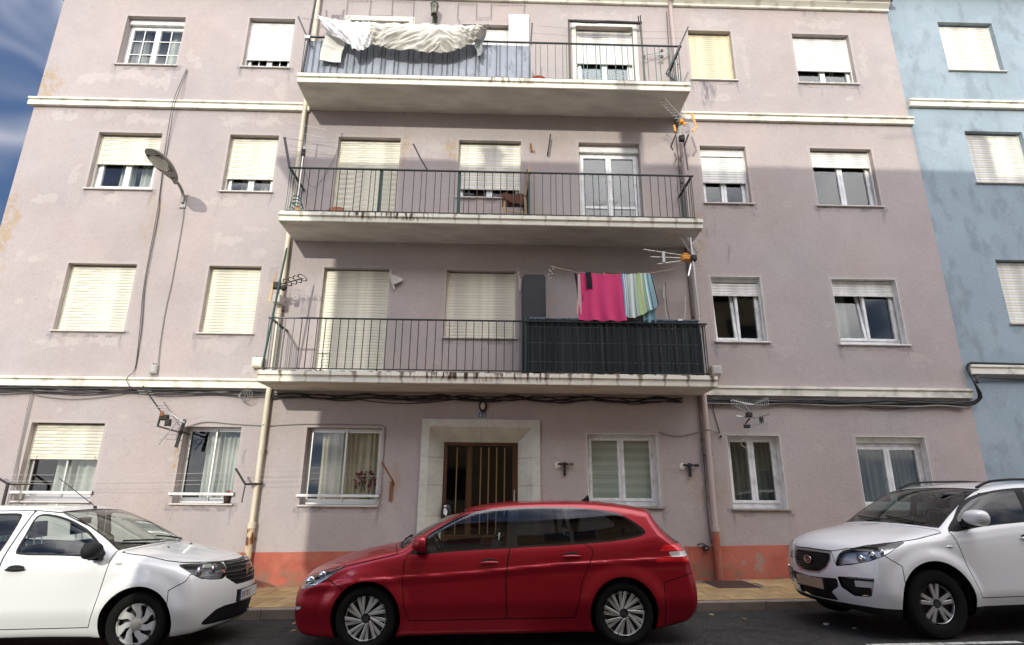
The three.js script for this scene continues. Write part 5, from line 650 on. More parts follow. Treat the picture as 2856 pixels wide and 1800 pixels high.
{ // D
  const t = thing('tv_aerial', 'three boom television aerial with orange head on the steel mast', 'aerial'); const z = 0.8, ends = [[2.74, 6.06], [2.86, 5.91], [2.99, 5.77]], hub = [3.50, 5.92];
  ends.forEach(([x, y], i) => { const s = [hub[0], hub[1] + 0.06 - i * 0.055]; part(t, 'boom', rod([s[0], s[1], z], [x, y, z + 0.06], 0.011, 8), M.steel); for (let k = 0; k < (i ? 3 : 6); k++) { const q = k / 6.5, cx = mix(x, s[0], q), cy = mix(y, s[1], q); part(t, 'element', rod([cx - 0.03, cy - 0.03, z + 0.12], [cx + 0.04, cy + 0.035, z - 0.06], 0.006, 5), M.steel); } });
  part(t, 'spreader', cbox(3.08, 3.14, 5.80, 6.03, z + 0.03, z + 0.07, 0.006), M.galv); part(t, 'head', merge([cbox(3.46, 3.64, 5.86, 5.98, z - 0.05, z + 0.06, 0.03), cbox(3.5, 3.6, 5.97, 6.02, z - 0.03, z + 0.04, 0.015)]), std([0.62, 0.26, 0.03], 0.5)); part(t, 'clamp', cbox(3.64, 3.74, 5.86, 5.96, z - 0.04, z + 0.1, 0.01), M.dark);
  const bars = [[[3.66, 6.02, z], [3.46, 6.3, z + 0.1]], [[3.66, 5.86, z], [3.54, 5.52, z + 0.1]], [[3.84, 6.06, z - 0.1], [3.63, 6.38, z - 0.05]]]; for (const [a, b] of bars) part(t, 'reflector_bar', flat(a, b, 0.026, 0.02), M.steel);
  for (let i = 0; i < 7; i++) { const k = i / 6; part(t, 'reflector_rod', rod([mix(3.66, 3.48, k), mix(6.02, 6.28, k), z], [mix(3.83, 3.64, k), mix(6.06, 6.36, k), z - 0.1], 0.005, 4), M.galv); part(t, 'reflector_rod', rod([mix(3.65, 3.54, k), mix(5.84, 5.54, k), z], [mix(3.84, 3.78, k), mix(5.9, 5.6, k), z - 0.14], 0.005, 4), M.galv); }
}
{ // E
  const t = thing('tv_aerial', 'dark television aerial hanging below the left string course', 'aerial'); const z = 0.45;
  part(t, 'boom', rod([-6.38, 3.38, 0.5], [-5.98, 2.9, z], 0.013, 8), M.dark); for (let i = 0; i < 10; i++) { const k = i / 9, x = mix(-6.36, -5.98, k), y = mix(3.3, 2.86, k); part(t, 'element', rod([x - 0.12, y + 0.005, z + 0.03], [x + 0.13, y - 0.005, z + 0.02], 0.0045, 4), M.galv); }
  part(t, 'bracket_arm', merge([flat([-6.0, 2.92, z], [-6.02, 2.68, z], 0.026, 0.026), flat([-6.03, 2.68, z], [-5.66, 2.58, z - 0.05], 0.026, 0.026), flat([-5.64, 2.82, 0.3], [-5.72, 2.32, 0.3], 0.05, 0.03), flat([-5.66, 2.6, z - 0.05], [-5.66, 2.58, 0.02], 0.03, 0.03)]), M.dark); part(t, 'connector_box', merge([cbox(-6.0, -5.86, 2.78, 2.88, z - 0.05, z + 0.05, 0.02).rotateZ(0), cbox(-5.9, -5.8, 2.68, 2.8, z - 0.04, z + 0.04, 0.02)]), M.dark); part(t, 'terminal', cbox(-5.98, -5.92, 2.84, 2.93, z + 0.05, z + 0.08, 0.01), M.rust);
  for (const [x, y, s] of [[-6.12, 2.72, 1], [-5.86, 2.52, 1], [-5.74, 2.72, 1]]) part(t, 'folded_dipole', merge([new THREE.TorusGeometry(0.045, 0.006, 6, 14, 3.14).rotateZ(1.57).translate(x - 0.06, y, z), rod([x - 0.06, y + 0.045, z], [x + 0.12, y + 0.045, z], 0.006, 5), rod([x - 0.06, y - 0.045, z], [x + 0.12, y - 0.045, z], 0.006, 5)]), M.galv);
  part(t, 'rod', merge([rod([-5.95, 2.36, z], [-5.66, 2.82, z], 0.01, 6), rod([-5.86, 2.92, z], [-5.56, 2.74, z], 0.008, 6), rod([-5.6, 2.76, z], [-5.2, 2.88, z], 0.005, 5)]), M.galv);
}
{ // F
  const t = thing('tv_aerial', 'grey comb shaped television aerial above the net curtain window', 'aerial'); const gm = std([0.42, 0.44, 0.42], 0.5, 0.4), z = 0.35;
  const combs = [[[4.33, 3.27, z], [4.8, 3.22, z - 0.12], 10], [[4.8, 3.22, z - 0.12], [5.05, 3.32, z], 8], [[4.62, 2.82, z - 0.08], [5.0, 2.86, z], 9]];
  for (const [a, b, n] of combs) { part(t, 'rail', flat(a, b, 0.022, 0.016), gm); for (let i = 0; i < n; i++) { const k = (i + 0.5) / n, x = mix(a[0], b[0], k), y = mix(a[1], b[1], k), zz = mix(a[2], b[2], k); part(t, 'tooth', rod([x, y + 0.05, zz], [x + 0.005, y - 0.13, zz], 0.006, 5), gm); } }
  part(t, 'boom', tube([[4.32, 3.26, z + 0.1], [4.55, 3.2, z + 0.05], [4.65, 3.05, z], [4.78, 2.96, z - 0.06]], 0.016, 20, 6), M.galv); part(t, 'boom', tube([[4.36, 3.16, z + 0.1], [4.55, 3.08, z + 0.02], [4.68, 3.02, z]], 0.012, 14, 6), M.galv); part(t, 'wing', merge([flat([4.4, 2.99, z], [4.7, 2.97, z - 0.06], 0.024, 0.02), flat([4.74, 2.95, z - 0.06], [5.03, 3.03, z], 0.028, 0.02)]), M.galv); part(t, 'clamp', merge([cbox(4.6, 4.7, 2.98, 3.06, z - 0.05, z + 0.04, 0.01), cbox(4.56, 4.66, 2.78, 2.84, z - 0.1, z - 0.02, 0.01), cbox(4.86, 4.92, 2.84, 2.98, z - 0.08, z - 0.02, 0.006)]), M.dark); part(t, 'wall_arm', rod([4.72, 2.9, 0.0], [4.7, 2.98, z - 0.05], 0.014, 8), M.dark);
  part(t, 'lead', tube([[4.66, 2.8, 0.25], [4.64, 2.62, 0.05], [4.6, 2.52, -0.05], [4.72, 2.44, -0.06], [4.84, 2.42, -0.06], [4.82, 2.5, -0.06], [4.7, 2.55, -0.05]], 0.007, 40, 5), M.cableWhite);
}
{ // G
  const t = thing('tv_aerial', 'slim television aerial standing in the left corner of the middle balcony', 'aerial'); part(t, 'mast', rod([-4.05, 6.75, 0.5], [-4.08, 8.7, 0.4], 0.018, 8), M.steel); part(t, 'boom', rod([-4.08, 8.95, 0.42], [-4.06, 8.05, 0.42], 0.01, 8), M.dark); for (const [y, w, s] of [[8.92, 0.4, 0.06], [8.72, 0.4, 0.06], [8.55, 0.42, 0.07], [8.38, 0.46, 0.08], [8.2, 0.5, 0.09]]) part(t, 'element', rod([-4.07 - w, y + s, 0.44], [-4.07 + w, y - s, 0.4], 0.005, 5), M.galv); part(t, 'connector_box', cbox(-4.11, -4.04, 8.2, 8.36, 0.38, 0.46, 0.012), M.dark); part(t, 'lead', tube([[-4.06, 8.2, 0.42], [-4.04, 7.9, 0.3], [-3.9, 7.7, 0.05], [-3.6, 8.3, 0.03], [-3.45, 9.05, 0.02]], 0.006, 30, 4), M.cableGrey);
}
// ---------- ground floor window dressing ----------
for (const [k, y] of [['a1', 1.535], ['b1', 1.53], ['c1', 1.52]]) { const [a, b] = OPEN[k]; const t = thing('window_rail', { a1: 'white rail across the half shuttered ground floor window', b1: 'white rail across the sliding window with the flower pot', c1: 'white rail across the window with cream curtains' }[k], 'rail', [(a + b) / 2, y, 0], 'white rails across ground floor windows'); const w = (b - a) / 2; part(t, 'rail', cbox(-w - 0.06, w + 0.04, -0.024, 0.024, 0.03, 0.055, 0.004), M.white); for (const s of [-1, 1]) part(t, 'end_bracket', cbox(s * (w + 0.02) - 0.02, s * (w + 0.02) + 0.02, -0.03, 0.03, 0.001, 0.029, 0.003), M.dark); }
{
  const p = thing('flower_pot', 'small dark flower pot with red buds on the window sill', 'flower pot', [-4.83, 1.37, -0.03]); part(p, 'pot', new THREE.LatheGeometry([[0, 0], [0.05, 0], [0.068, 0.13], [0.074, 0.13], [0.074, 0.15], [0.06, 0.15], [0, 0.14]].map((q) => new THREE.Vector2(...q)), 24), std([0.05, 0.03, 0.025], 0.7)); part(p, 'saucer', new THREE.CylinderGeometry(0.08, 0.07, 0.015, 20).translate(0, 0.003, 0), M.dark); const r = rng(4); for (let i = 0; i < 12; i++) { const a = r() * 6.28, d = 0.055 * r(), h = 0.17 + 0.05 * r(); part(p, 'stem', rod([d * 0.5 * Math.cos(a), 0.14, d * 0.5 * Math.sin(a)], [d * Math.cos(a), h, d * Math.sin(a)], 0.004, 4), std([0.05, 0.1, 0.03], 0.8)); part(p, 'bud', new THREE.SphereGeometry(0.014, 8, 6).translate(d * Math.cos(a), h, d * Math.sin(a)), std([0.3, 0.05, 0.04], 0.7)); }
  const q = thing('potted_plant', 'red leaved potted plant standing behind the curtained window', 'plant', [-2.44, 1.42, -0.37]), rr = rng(77), leaf = new THREE.Shape([[0, 0], [0.022, 0.035], [0.014, 0.08], [0, 0.105], [-0.014, 0.08], [-0.022, 0.035]].map((s) => new THREE.Vector2(...s))), lg = new THREE.ShapeGeometry(leaf), reds = [[0.42, 0.03, 0.04], [0.3, 0.02, 0.03], [0.5, 0.07, 0.06], [0.2, 0.05, 0.03]].map((c) => std(c, 0.7, 0, { side: THREE.DoubleSide }));
  part(q, 'pot', new THREE.LatheGeometry([[0, -0.05], [0.06, -0.05], [0.085, 0.09], [0.092, 0.09], [0.092, 0.11], [0.075, 0.11], [0, 0.1]].map((s) => new THREE.Vector2(...s)), 20), std([0.25, 0.45, 0.06], 0.6)); for (let i = 0; i < 7; i++) { const a = i * 0.9; part(q, 'stem', tube([[0, 0.1, 0], [0.04 * Math.cos(a), 0.22, 0.03 * Math.sin(a)], [0.13 * Math.cos(a), 0.36 + 0.02 * i, 0.06 * Math.sin(a)]], 0.005, 8, 4), std([0.1, 0.14, 0.05], 0.8)); }
  for (let i = 0; i < 90; i++) { const m = part(q, 'leaf', lg, reds[Math.floor(rr() * 4)]); m.position.set((rr() - 0.5) * 0.36, 0.22 + rr() * 0.3, (rr() - 0.5) * 0.14); m.rotation.set(rr() * 2 - 0.4, rr() * 6.28, rr() * 6.28); m.scale.setScalar(0.7 + 0.6 * rr()); }
  const b = thing('shoulder_bag', 'black bag with white marks hanging in the entrance doorway', 'bag', [-0.9, 1.12, -0.16]); part(b, 'body', new THREE.SphereGeometry(0.12, 24, 16).scale(0.8, 1.15, 0.5).translate(0, 0.14, 0), M.black); part(b, 'patch', polyXY([[-0.05, 0.1], [0.0, 0.06], [0.02, 0.14], [-0.01, 0.2], [-0.05, 0.19]], 0.057, 0.062), M.white); part(b, 'flash', polyXY([[-0.06, 0.235], [-0.02, 0.25], [0.01, 0.24], [-0.03, 0.215]], 0.045, 0.05), M.white); part(b, 'strap', new THREE.TorusGeometry(0.07, 0.008, 6, 18, 3.14).translate(0, 0.26, 0), M.black);
}
// ---------- parked cars ----------
// A body is the smooth intersection of a side outline (bowed and crowned across) with a half-width that varies along and up the car;
// its skin is meshed once and then cut along real shut lines into panels, glass and lamps.
function polySDF(pts) { // signed distance, negative inside
  const n = pts.length; let bx0 = 1e9, bx1 = -1e9, by0 = 1e9, by1 = -1e9; for (const [a, b] of pts) { bx0 = Math.min(bx0, a); bx1 = Math.max(bx1, a); by0 = Math.min(by0, b); by1 = Math.max(by1, b); }
  return (x, y, far = 0.08) => {
    const out = Math.max(bx0 - x, x - bx1, by0 - y, y - by1); if (out > far) return out;
    let d = 1e9, s = 1;
    for (let i = 0, j = n - 1; i < n; j = i++) {
      const ax = pts[i][0], ay = pts[i][1], ex = pts[j][0] - ax, ey = pts[j][1] - ay, wx = x - ax, wy = y - ay, t = Math.max(0, Math.min(1, (wx * ex + wy * ey) / (ex * ex + ey * ey + 1e-12))), bx = wx - ex * t, by = wy - ey * t;
      d = Math.min(d, bx * bx + by * by);
      const c1 = y >= ay, c2 = y < pts[j][1], c3 = ex * wy > ey * wx; if ((c1 && c2 && c3) || (!c1 && !c2 && !c3)) s = -s;
    }
    return s * Math.sqrt(d);
  };
}
function smoothPoly(pts, k = 5) { const c = new THREE.CatmullRomCurve3(pts.map(([a, b]) => V(a, b, 0)), true, 'centripetal'); return c.getPoints(pts.length * k).slice(0, -1).map((p) => [p.x, p.y]); }
function table(t) { return (x) => { if (x <= t[0][0]) return t[0][1]; for (let i = 1; i < t.length; i++) if (x <= t[i][0]) { const q = (x - t[i - 1][0]) / (t[i][0] - t[i - 1][0]), s = q * q * (3 - 2 * q); return mix(t[i - 1][1], t[i][1], 0.5 * (q + s)); } return t[t.length - 1][1]; }; }
function skin(f, lo, hi, h) { // naive surface nets, vertices pulled onto f = 0, smooth normals from the gradient
  const n = [0, 1, 2].map((k) => Math.ceil((hi[k] - lo[k]) / h) + 1), [nx, ny, nz] = n, F = new Float32Array(nx * ny * nz), id = (i, j, k) => (k * ny + j) * nx + i;
  for (let k = 0; k < nz; k++) for (let j = 0; j < ny; j++) for (let i = 0; i < nx; i++) F[id(i, j, k)] = f(lo[0] + i * h, lo[1] + j * h, lo[2] + k * h);
  const vid = new Int32Array(nx * ny * nz).fill(-1), P = [], N = [];
  const grad = (x, y, z) => { const e = 0.007; return [(f(x + e, y, z) - f(x - e, y, z)) / (2 * e), (f(x, y + e, z) - f(x, y - e, z)) / (2 * e), (f(x, y, z + e) - f(x, y, z - e)) / (2 * e)]; };
  for (let k = 0; k < nz - 1; k++) for (let j = 0; j < ny - 1; j++) for (let i = 0; i < nx - 1; i++) {
    let m = 0, cx = 0, cy = 0, cz = 0, c = 0; const v = [];
    for (let q = 0; q < 8; q++) { v[q] = F[id(i + (q & 1), j + ((q >> 1) & 1), k + (q >> 2))]; if (v[q] < 0) m |= 1 << q; }
    if (m === 0 || m === 255) continue;
    for (const [a, b] of EDGES) if (((m >> a) & 1) !== ((m >> b) & 1)) { const t = v[a] / (v[a] - v[b]); cx += mix(a & 1, b & 1, t); cy += mix((a >> 1) & 1, (b >> 1) & 1, t); cz += mix(a >> 2, b >> 2, t); c++; }
    let x = lo[0] + (i + cx / c) * h, y = lo[1] + (j + cy / c) * h, z = lo[2] + (k + cz / c) * h, g;
    for (let it = 0; it < 3; it++) { g = grad(x, y, z); const l2 = g[0] * g[0] + g[1] * g[1] + g[2] * g[2] + 1e-9, s = Math.max(-h, Math.min(h, f(x, y, z) / Math.sqrt(l2))) / Math.sqrt(l2); x -= g[0] * s; y -= g[1] * s; z -= g[2] * s; }
    g = grad(x, y, z); const l = Math.hypot(...g) || 1; vid[id(i, j, k)] = P.length / 3; P.push(x, y, z); N.push(g[0] / l, g[1] / l, g[2] / l);
  }
  const tri = [], quad = (a, b, c, d, flip) => { if (a < 0 || b < 0 || c < 0 || d < 0) return; flip ? tri.push(a, c, b, a, d, c) : tri.push(a, b, c, a, c, d); };
  for (let k = 1; k < nz - 1; k++) for (let j = 1; j < ny - 1; j++) for (let i = 1; i < nx - 1; i++) {
    const a = F[id(i, j, k)] < 0;
    if (a !== F[id(i + 1, j, k)] < 0) quad(vid[id(i, j - 1, k - 1)], vid[id(i, j, k - 1)], vid[id(i, j, k)], vid[id(i, j - 1, k)], !a);
    if (a !== F[id(i, j + 1, k)] < 0) quad(vid[id(i - 1, j, k - 1)], vid[id(i, j, k - 1)], vid[id(i, j, k)], vid[id(i - 1, j, k)], a);
    if (a !== F[id(i, j, k + 1)] < 0) quad(vid[id(i - 1, j - 1, k)], vid[id(i, j - 1, k)], vid[id(i, j, k)], vid[id(i - 1, j, k)], !a);
  }
  const out = new Float32Array(tri.length * 6); tri.forEach((t, q) => { for (let c = 0; c < 3; c++) { out[q * 6 + c] = P[t * 3 + c]; out[q * 6 + 3 + c] = N[t * 3 + c]; } });
  return out; // 6 floats a corner, 3 corners a triangle
}
const EDGES = [[0, 1], [2, 3], [4, 5], [6, 7], [0, 2], [1, 3], [4, 6], [5, 7], [0, 4], [1, 5], [2, 6], [3, 7]];
function cutSkin(soup, g) { // splits along g = 0 -> [inside, outside]
  const nt = soup.length / 18; let A = new Float32Array(4096), B = new Float32Array(soup.length + 36 * 2048), na = 0, nb = 0; const e = [0, 0, 0], T = new Float32Array(12);
  const put = (into, src, o) => { if (into) { if (na + 6 > A.length) { const t = new Float32Array(A.length * 2); t.set(A); A = t; } for (let i = 0; i < 6; i++) A[na++] = src[o + i]; } else { if (nb + 6 > B.length) { const t = new Float32Array(B.length * 2); t.set(B); B = t; } for (let i = 0; i < 6; i++) B[nb++] = src[o + i]; } };
  for (let t = 0; t < nt; t++) {
    const o = t * 18; let k = 0; for (let c = 0; c < 3; c++) { const q = o + c * 6; e[c] = g(soup[q], soup[q + 1], soup[q + 2], soup[q + 3], soup[q + 4], soup[q + 5]); if (e[c] < 0) k++; }
    if (k === 3 || k === 0) { for (let c = 0; c < 3; c++) put(k === 3, soup, o + c * 6); continue; }
    let lone = 0; for (let c = 0; c < 3; c++) if ((e[c] < 0) === (k === 1)) lone = c;
    const i1 = (lone + 1) % 3, i2 = (lone + 2) % 3, a = o + lone * 6, b = o + i1 * 6, c = o + i2 * 6, s1 = e[lone] / (e[lone] - e[i1]), s2 = e[lone] / (e[lone] - e[i2]);
    for (let i = 0; i < 6; i++) { T[i] = mix(soup[a + i], soup[b + i], s1); T[6 + i] = mix(soup[a + i], soup[c + i], s2); }
    const one = k === 1; put(one, soup, a); put(one, T, 0); put(one, T, 6); put(!one, T, 0); put(!one, soup, b); put(!one, soup, c); put(!one, T, 0); put(!one, soup, c); put(!one, T, 6);
  }
  return [A.slice(0, na), B.slice(0, nb)];
}
function skinGeo(soup, inset = 0) {
  const n = soup.length / 6, p = new Float32Array(n * 3), q = new Float32Array(n * 3), u = new Float32Array(n * 2);
  for (let i = 0; i < n; i++) { for (let c = 0; c < 3; c++) { q[i * 3 + c] = soup[i * 6 + 3 + c]; p[i * 3 + c] = soup[i * 6 + c] - inset * soup[i * 6 + 3 + c]; } u[2 * i] = p[i * 3]; u[2 * i + 1] = p[i * 3 + 1]; }
  const g = new THREE.BufferGeometry(); g.setAttribute('position', new THREE.BufferAttribute(p, 3)); g.setAttribute('normal', new THREE.BufferAttribute(q, 3)); g.setAttribute('uv', new THREE.BufferAttribute(u, 2)); return g;
}
const smax = (a, b, k) => { const h = Math.max(k - Math.abs(a - b), 0) / k; return Math.max(a, b) + h * h * k * 0.25; };
const CM = { bowl: std([0.42, 0.43, 0.45], 0.28, 0.8),
  tyre: phys([0.009, 0.009, 0.009], { roughness: 0.9, specularIntensity: 0.35, bumpMap: repeated(T_grain, 6), bumpScale: 0.002 }), seam: std([0.008, 0.008, 0.008], 0.8), plastic: phys([0.016, 0.016, 0.017], { roughness: 0.6, specularIntensity: 0.5, bumpMap: repeated(T_grain, 8), bumpScale: 0.001 }), gloss: phys([0.012, 0.012, 0.013], { roughness: 0.08, clearcoat: 0.5 }),
  rim: std([0.55, 0.55, 0.54], 0.32, 0.75), rimDark: std([0.03, 0.03, 0.03], 0.7), chrome: std([0.75, 0.75, 0.76], 0.12, 1), seat: std([0.035, 0.034, 0.036], 0.9), lens: phys([0.95, 0.96, 0.97], { roughness: 0.03, transmission: 1, thickness: 0, ior: 1.5 }),
  redLens: phys([0.85, 0.012, 0.02], { roughness: 0.08, clearcoat: 1 }), amber: phys([0.8, 0.5, 0.15], { roughness: 0.1, clearcoat: 1 }), reflector: std([0.7, 0.72, 0.75], 0.15, 1), well: std([0.01, 0.01, 0.01], 0.95), clearRed: phys([0.6, 0.6, 0.58], { roughness: 0.12, clearcoat: 1 }), plate: std([0.72, 0.72, 0.7], 0.5),
};
function tyreGeo(r, rim, w) { const pts = [[rim, -w / 2 + 0.01], [rim + 0.02, -w / 2], [r - 0.03, -w / 2 - 0.004], [r - 0.008, -w / 2 + 0.02], [r, -w / 2 + 0.04], [r, w / 2 - 0.04], [r - 0.008, w / 2 - 0.02], [r - 0.03, w / 2 + 0.004], [rim + 0.02, w / 2], [rim, w / 2 - 0.012], [rim - 0.012, w / 2 - 0.02], [rim - 0.012, -w / 2 + 0.01]].map(([a, b]) => new THREE.Vector2(a, b)); const g = new THREE.LatheGeometry(pts, 56); g.rotateX(Math.PI / 2); return g; }
function spoke(r0, w0, r1, w1, a0, a1, z, d) { // tapered bar from angle a0 at r0 to a1 at r1
  const p = (r, a, s, w) => [r * Math.cos(a) - s * w * Math.sin(a), r * Math.sin(a) + s * w * Math.cos(a)], s = new THREE.Shape([p(r0, a0, -1, w0), p(r1, a1, -1, w1), p(r1, a1, 1, w1), p(r0, a0, 1, w0)].map((q) => new THREE.Vector2(...q)));
  const g = new THREE.ExtrudeGeometry(s, { depth: d, bevelEnabled: true, bevelSize: 0.004, bevelThickness: 0.006, bevelSegments: 2 }); g.translate(0, 0, z); return g;
}
function annulus(r0, r1, z, d) { const s = new THREE.Shape(); s.absarc(0, 0, r1, 0, 6.2832); const h = new THREE.Path(); h.absarc(0, 0, r0, 0, 6.2832, true); s.holes.push(h); const g = new THREE.ExtrudeGeometry(s, { depth: d, bevelEnabled: true, bevelSize: 0.003, bevelThickness: 0.004, bevelSegments: 1, curveSegments: 40 }); g.translate(0, 0, z); return g; }
function wheel(owner, x, r, z, side, style, turn, steer = 0) {
  const w = sub(owner, 'wheel'); w.position.set(x, r, z); w.rotation.y = (side > 0 ? 0 : Math.PI) + steer; const wd = style.w, rim = style.rim;
  part(w, 'tyre', tyreGeo(r, rim, wd), CM.tyre);
  const zf = wd / 2 - 0.035, hub = [];
  part(w, 'brake_drum', merge([rod([0, 0, -wd / 2 + 0.02], [0, 0, zf - 0.05], rim - 0.02, 32)]), CM.rimDark);
  const disc = sub(w, 'rim'); disc.rotation.z = turn; const L = [annulus(rim - 0.028, rim + 0.002, zf - 0.02, 0.03)];
  if (style.kind === 'twin') { for (let i = 0; i < 9; i++) for (const k of [0, 1]) { const a = i * 0.6981 + k * 0.27; L.push(spoke(0.05, 0.008, rim - 0.02, 0.015, a + 0.5 - k * 0.12, a + 0.02, zf - 0.012 - k * 0.014, 0.012)); } L.push(annulus(0.03, 0.062, zf - 0.02, 0.022)); hub.push(rod([0, 0, zf - 0.02], [0, 0, zf + 0.008], 0.03, 20)); }
  if (style.kind === 'five') { for (let i = 0; i < 5; i++) for (const k of [-1, 1]) { const a = i * 1.2566 + k * 0.2; L.push(spoke(0.05, 0.014, rim - 0.02, 0.017, i * 1.2566 + k * 0.22, a, zf - 0.016, 0.016)); } L.push(annulus(0.034, 0.075, zf - 0.024, 0.022)); hub.push(rod([0, 0, zf - 0.02], [0, 0, zf + 0.004], 0.033, 20)); }
  if (style.kind === 'cover') { // plastic trim with seven raked openings
    for (let i = 0; i < 7; i++) { const a = i * 0.8976, P = (r_, t) => new THREE.Vector2(r_ * Math.cos(a + t), r_ * Math.sin(a + t)); const arc = (r_, t0, t1, n) => Array.from({ length: n + 1 }, (_, k) => P(r_, mix(t0, t1, k / n)));
      const g = new THREE.ExtrudeGeometry(new THREE.Shape([...arc(0.05, -0.25, 0.72, 5), P(rim * 0.5, 0.70), P(rim - 0.055, 0.92), P(rim - 0.028, 0.95), ...arc(rim - 0.004, 0.98, 0.08, 6), P(rim - 0.028, 0.42), P(rim - 0.055, 0.44), P(rim * 0.52, 0.2)]), { depth: 0.014, bevelEnabled: true, bevelSize: 0.003, bevelThickness: 0.006, bevelSegments: 1 }); g.translate(0, 0, zf - 0.012); L.push(g); }
    hub.push(new THREE.SphereGeometry(0.058, 24, 12, 0, 6.2832, 0, 1.5708).rotateX(Math.PI / 2).scale(1, 1, 0.28).translate(0, 0, zf + 0.008));
  }
  part(disc, 'spokes', merge(L), style.mat || CM.rim); part(disc, 'hub_cap', merge(hub), style.hubMat || CM.rimDark);
  return w;
}
function car(spec) {
  const C = thing(spec.name, spec.label, 'car', spec.pos), { L, H } = spec, paint = spec.paint, b0 = spec.bow || 0.38;
  C.rotation.set(0, spec.turn, 0); const tilt = new THREE.Quaternion().setFromAxisAngle(V(0, 0, 1), Math.atan(0.021)); C.quaternion.premultiply(tilt);
  const cx = L / 2; // mesh x = u - L / 2
  const S0 = polySDF(smoothPoly(spec.side, 4)), gh = 0.02, gx0 = -0.4, gy0 = -0.1, gnx = Math.ceil((L + 0.9) / gh), gny = Math.ceil((H + 0.5) / gh), G = new Float32Array(gnx * gny);
  for (let j = 0; j < gny; j++) for (let i = 0; i < gnx; i++) G[j * gnx + i] = S0(gx0 + i * gh, gy0 + j * gh, 9);
  const S = (x, y) => { const a = Math.max(0, Math.min(gnx - 2, (x - gx0) / gh)), b = Math.max(0, Math.min(gny - 2, (y - gy0) / gh)), i = Math.floor(a), j = Math.floor(b), p = a - i, q = b - j, o = j * gnx + i; return mix(mix(G[o], G[o + 1], p), mix(G[o + gnx], G[o + gnx + 1], p), q); };
  const P = table(spec.plan), belt = table(spec.belt), crease = spec.crease;
  const bow = (u) => mix(b0, 0.15, sm(0.15, 1.3, u)) * (1 - sm(1.7, 2.3, u)) - (spec.tailBow || 0.13) * sm(L - 1.4, L - 0.5, u);
  const flare = (u, y) => { let s = 0; for (const a of spec.axles) s = Math.max(s, sm(spec.arch + 0.15, spec.arch + 0.02, Math.hypot(u - a, y - spec.r - 0.01))); return spec.flare * s; };
  const Wd = (u, y) => { const yb = belt(u), d = y - yb; let w = P(u); if (d > 0) w -= 0.04 + spec.tumble * d + (spec.curve || 0.16) * d * d; else w -= 0.04 * Math.exp(d / 0.07); w -= 0.07 * sm(0.48, 0.16, y); if (crease) { const e = y - crease(u); w += 0.014 * sm(-0.09, 0.0, e) * (1 - sm(0.0, 0.02, e)); } return w + flare(u, y); };
  const wh = 0.008, wnx = Math.ceil((L + 0.9) / wh), wny = Math.ceil((H + 0.5) / wh), WG = new Float32Array(wnx * wny), BG = new Float32Array(wnx);
  for (let i = 0; i < wnx; i++) BG[i] = bow(gx0 + i * wh);
  for (let j = 0; j < wny; j++) for (let i = 0; i < wnx; i++) WG[j * wnx + i] = Wd(gx0 + i * wh, gy0 + j * wh);
  const Wq = (x, y) => { const a = Math.max(0, Math.min(wnx - 2, (x - gx0) / wh)), b = Math.max(0, Math.min(wny - 2, (y - gy0) / wh)), i = Math.floor(a), j = Math.floor(b), p = a - i, q = b - j, o = j * wnx + i; return mix(mix(WG[o], WG[o + 1], p), mix(WG[o + wnx], WG[o + wnx + 1], p), q); };
  const Bq = (x) => { const a = Math.max(0, Math.min(wnx - 2, (x - gx0) / wh)), i = Math.floor(a); return mix(BG[i], BG[i + 1], a - i); };
  const kk = spec.k || 0.09, f = (x, y, z) => { const u = x + cx, zz = z * z; return smax(S(u - Bq(u) * zz, y + spec.crown * zz), Math.abs(z) - Wq(u, y), kk); };
  let rest = skin(f, [-cx - 0.06, 0.1, -1.02], [cx + 0.06, H + 0.06, 1.02], 0.025);
  const take = (name, mat, g, inset = 0, parent = C) => { const [a, b] = cutSkin(rest, (x, y, z, nx, ny, nz) => g(x + cx, y, z, nx, ny, nz)); rest = b; return a.length ? part(parent, name, skinGeo(a, inset), mat) : null; };
  const q = (u, z) => u - (spec.hw - Math.abs(z));
  // wheel openings
  { const hole = (u, y, z) => { let d = 1e9; for (const a of spec.axles) d = Math.min(d, Math.hypot(u - a, y - spec.r - 0.005) - spec.arch); return Math.max(d, 0.5 - Math.abs(z)); }; rest = cutSkin(rest, (x, y, z) => hole(x + cx, y, z))[1]; }
  take('underbody', CM.well, (u, y, z, nx, ny) => Math.max(ny + 0.75, y - 0.45));
  // glazing
  const dlos = (spec.dlos || [spec.dlo]).map((d) => polySDF(smoothPoly(d, 3)));
  for (const sgn of [1, -1]) {
    const side = (z) => -sgn * z + 0.35;
    for (const [n, a, b, sl, mat, di = 0] of spec.panes) take(n, mat, (u, y, z) => Math.max(dlos[di](u, y) + 0.02, a + sl[0] * (y - 1.1) - u, u - b - sl[1] * (y - 1.1), side(z)), 0.003);
    for (const dl of dlos) take('window_trim', spec.trimMat || CM.gloss, (u, y, z) => Math.max(dl(u, y), side(z)), 0.001);
  }
  const [s0, s1] = spec.screen, ueff = (u, z) => u - bow(u) * z * z;
  const scr = (u, y, z) => Math.max(s0 - ueff(u, z), ueff(u, z) - s1, Math.abs(z) - (Wd(u, y) - spec.pillar), -(y - belt(u) + 0.02));
  take('windscreen', spec.screenGlass, (u, y, z) => scr(u, y, z) + 0.02, 0.004); take('screen_seal', CM.plastic, scr, 0.001);
  { const rs = (u, y, z) => Math.max(spec.rear[0] - u, y - spec.rear[2], spec.rear[1] - y, Math.abs(z) - (Wd(u, y) - 0.12)); take('rear_window', spec.rearGlass, rs, 0.003); }
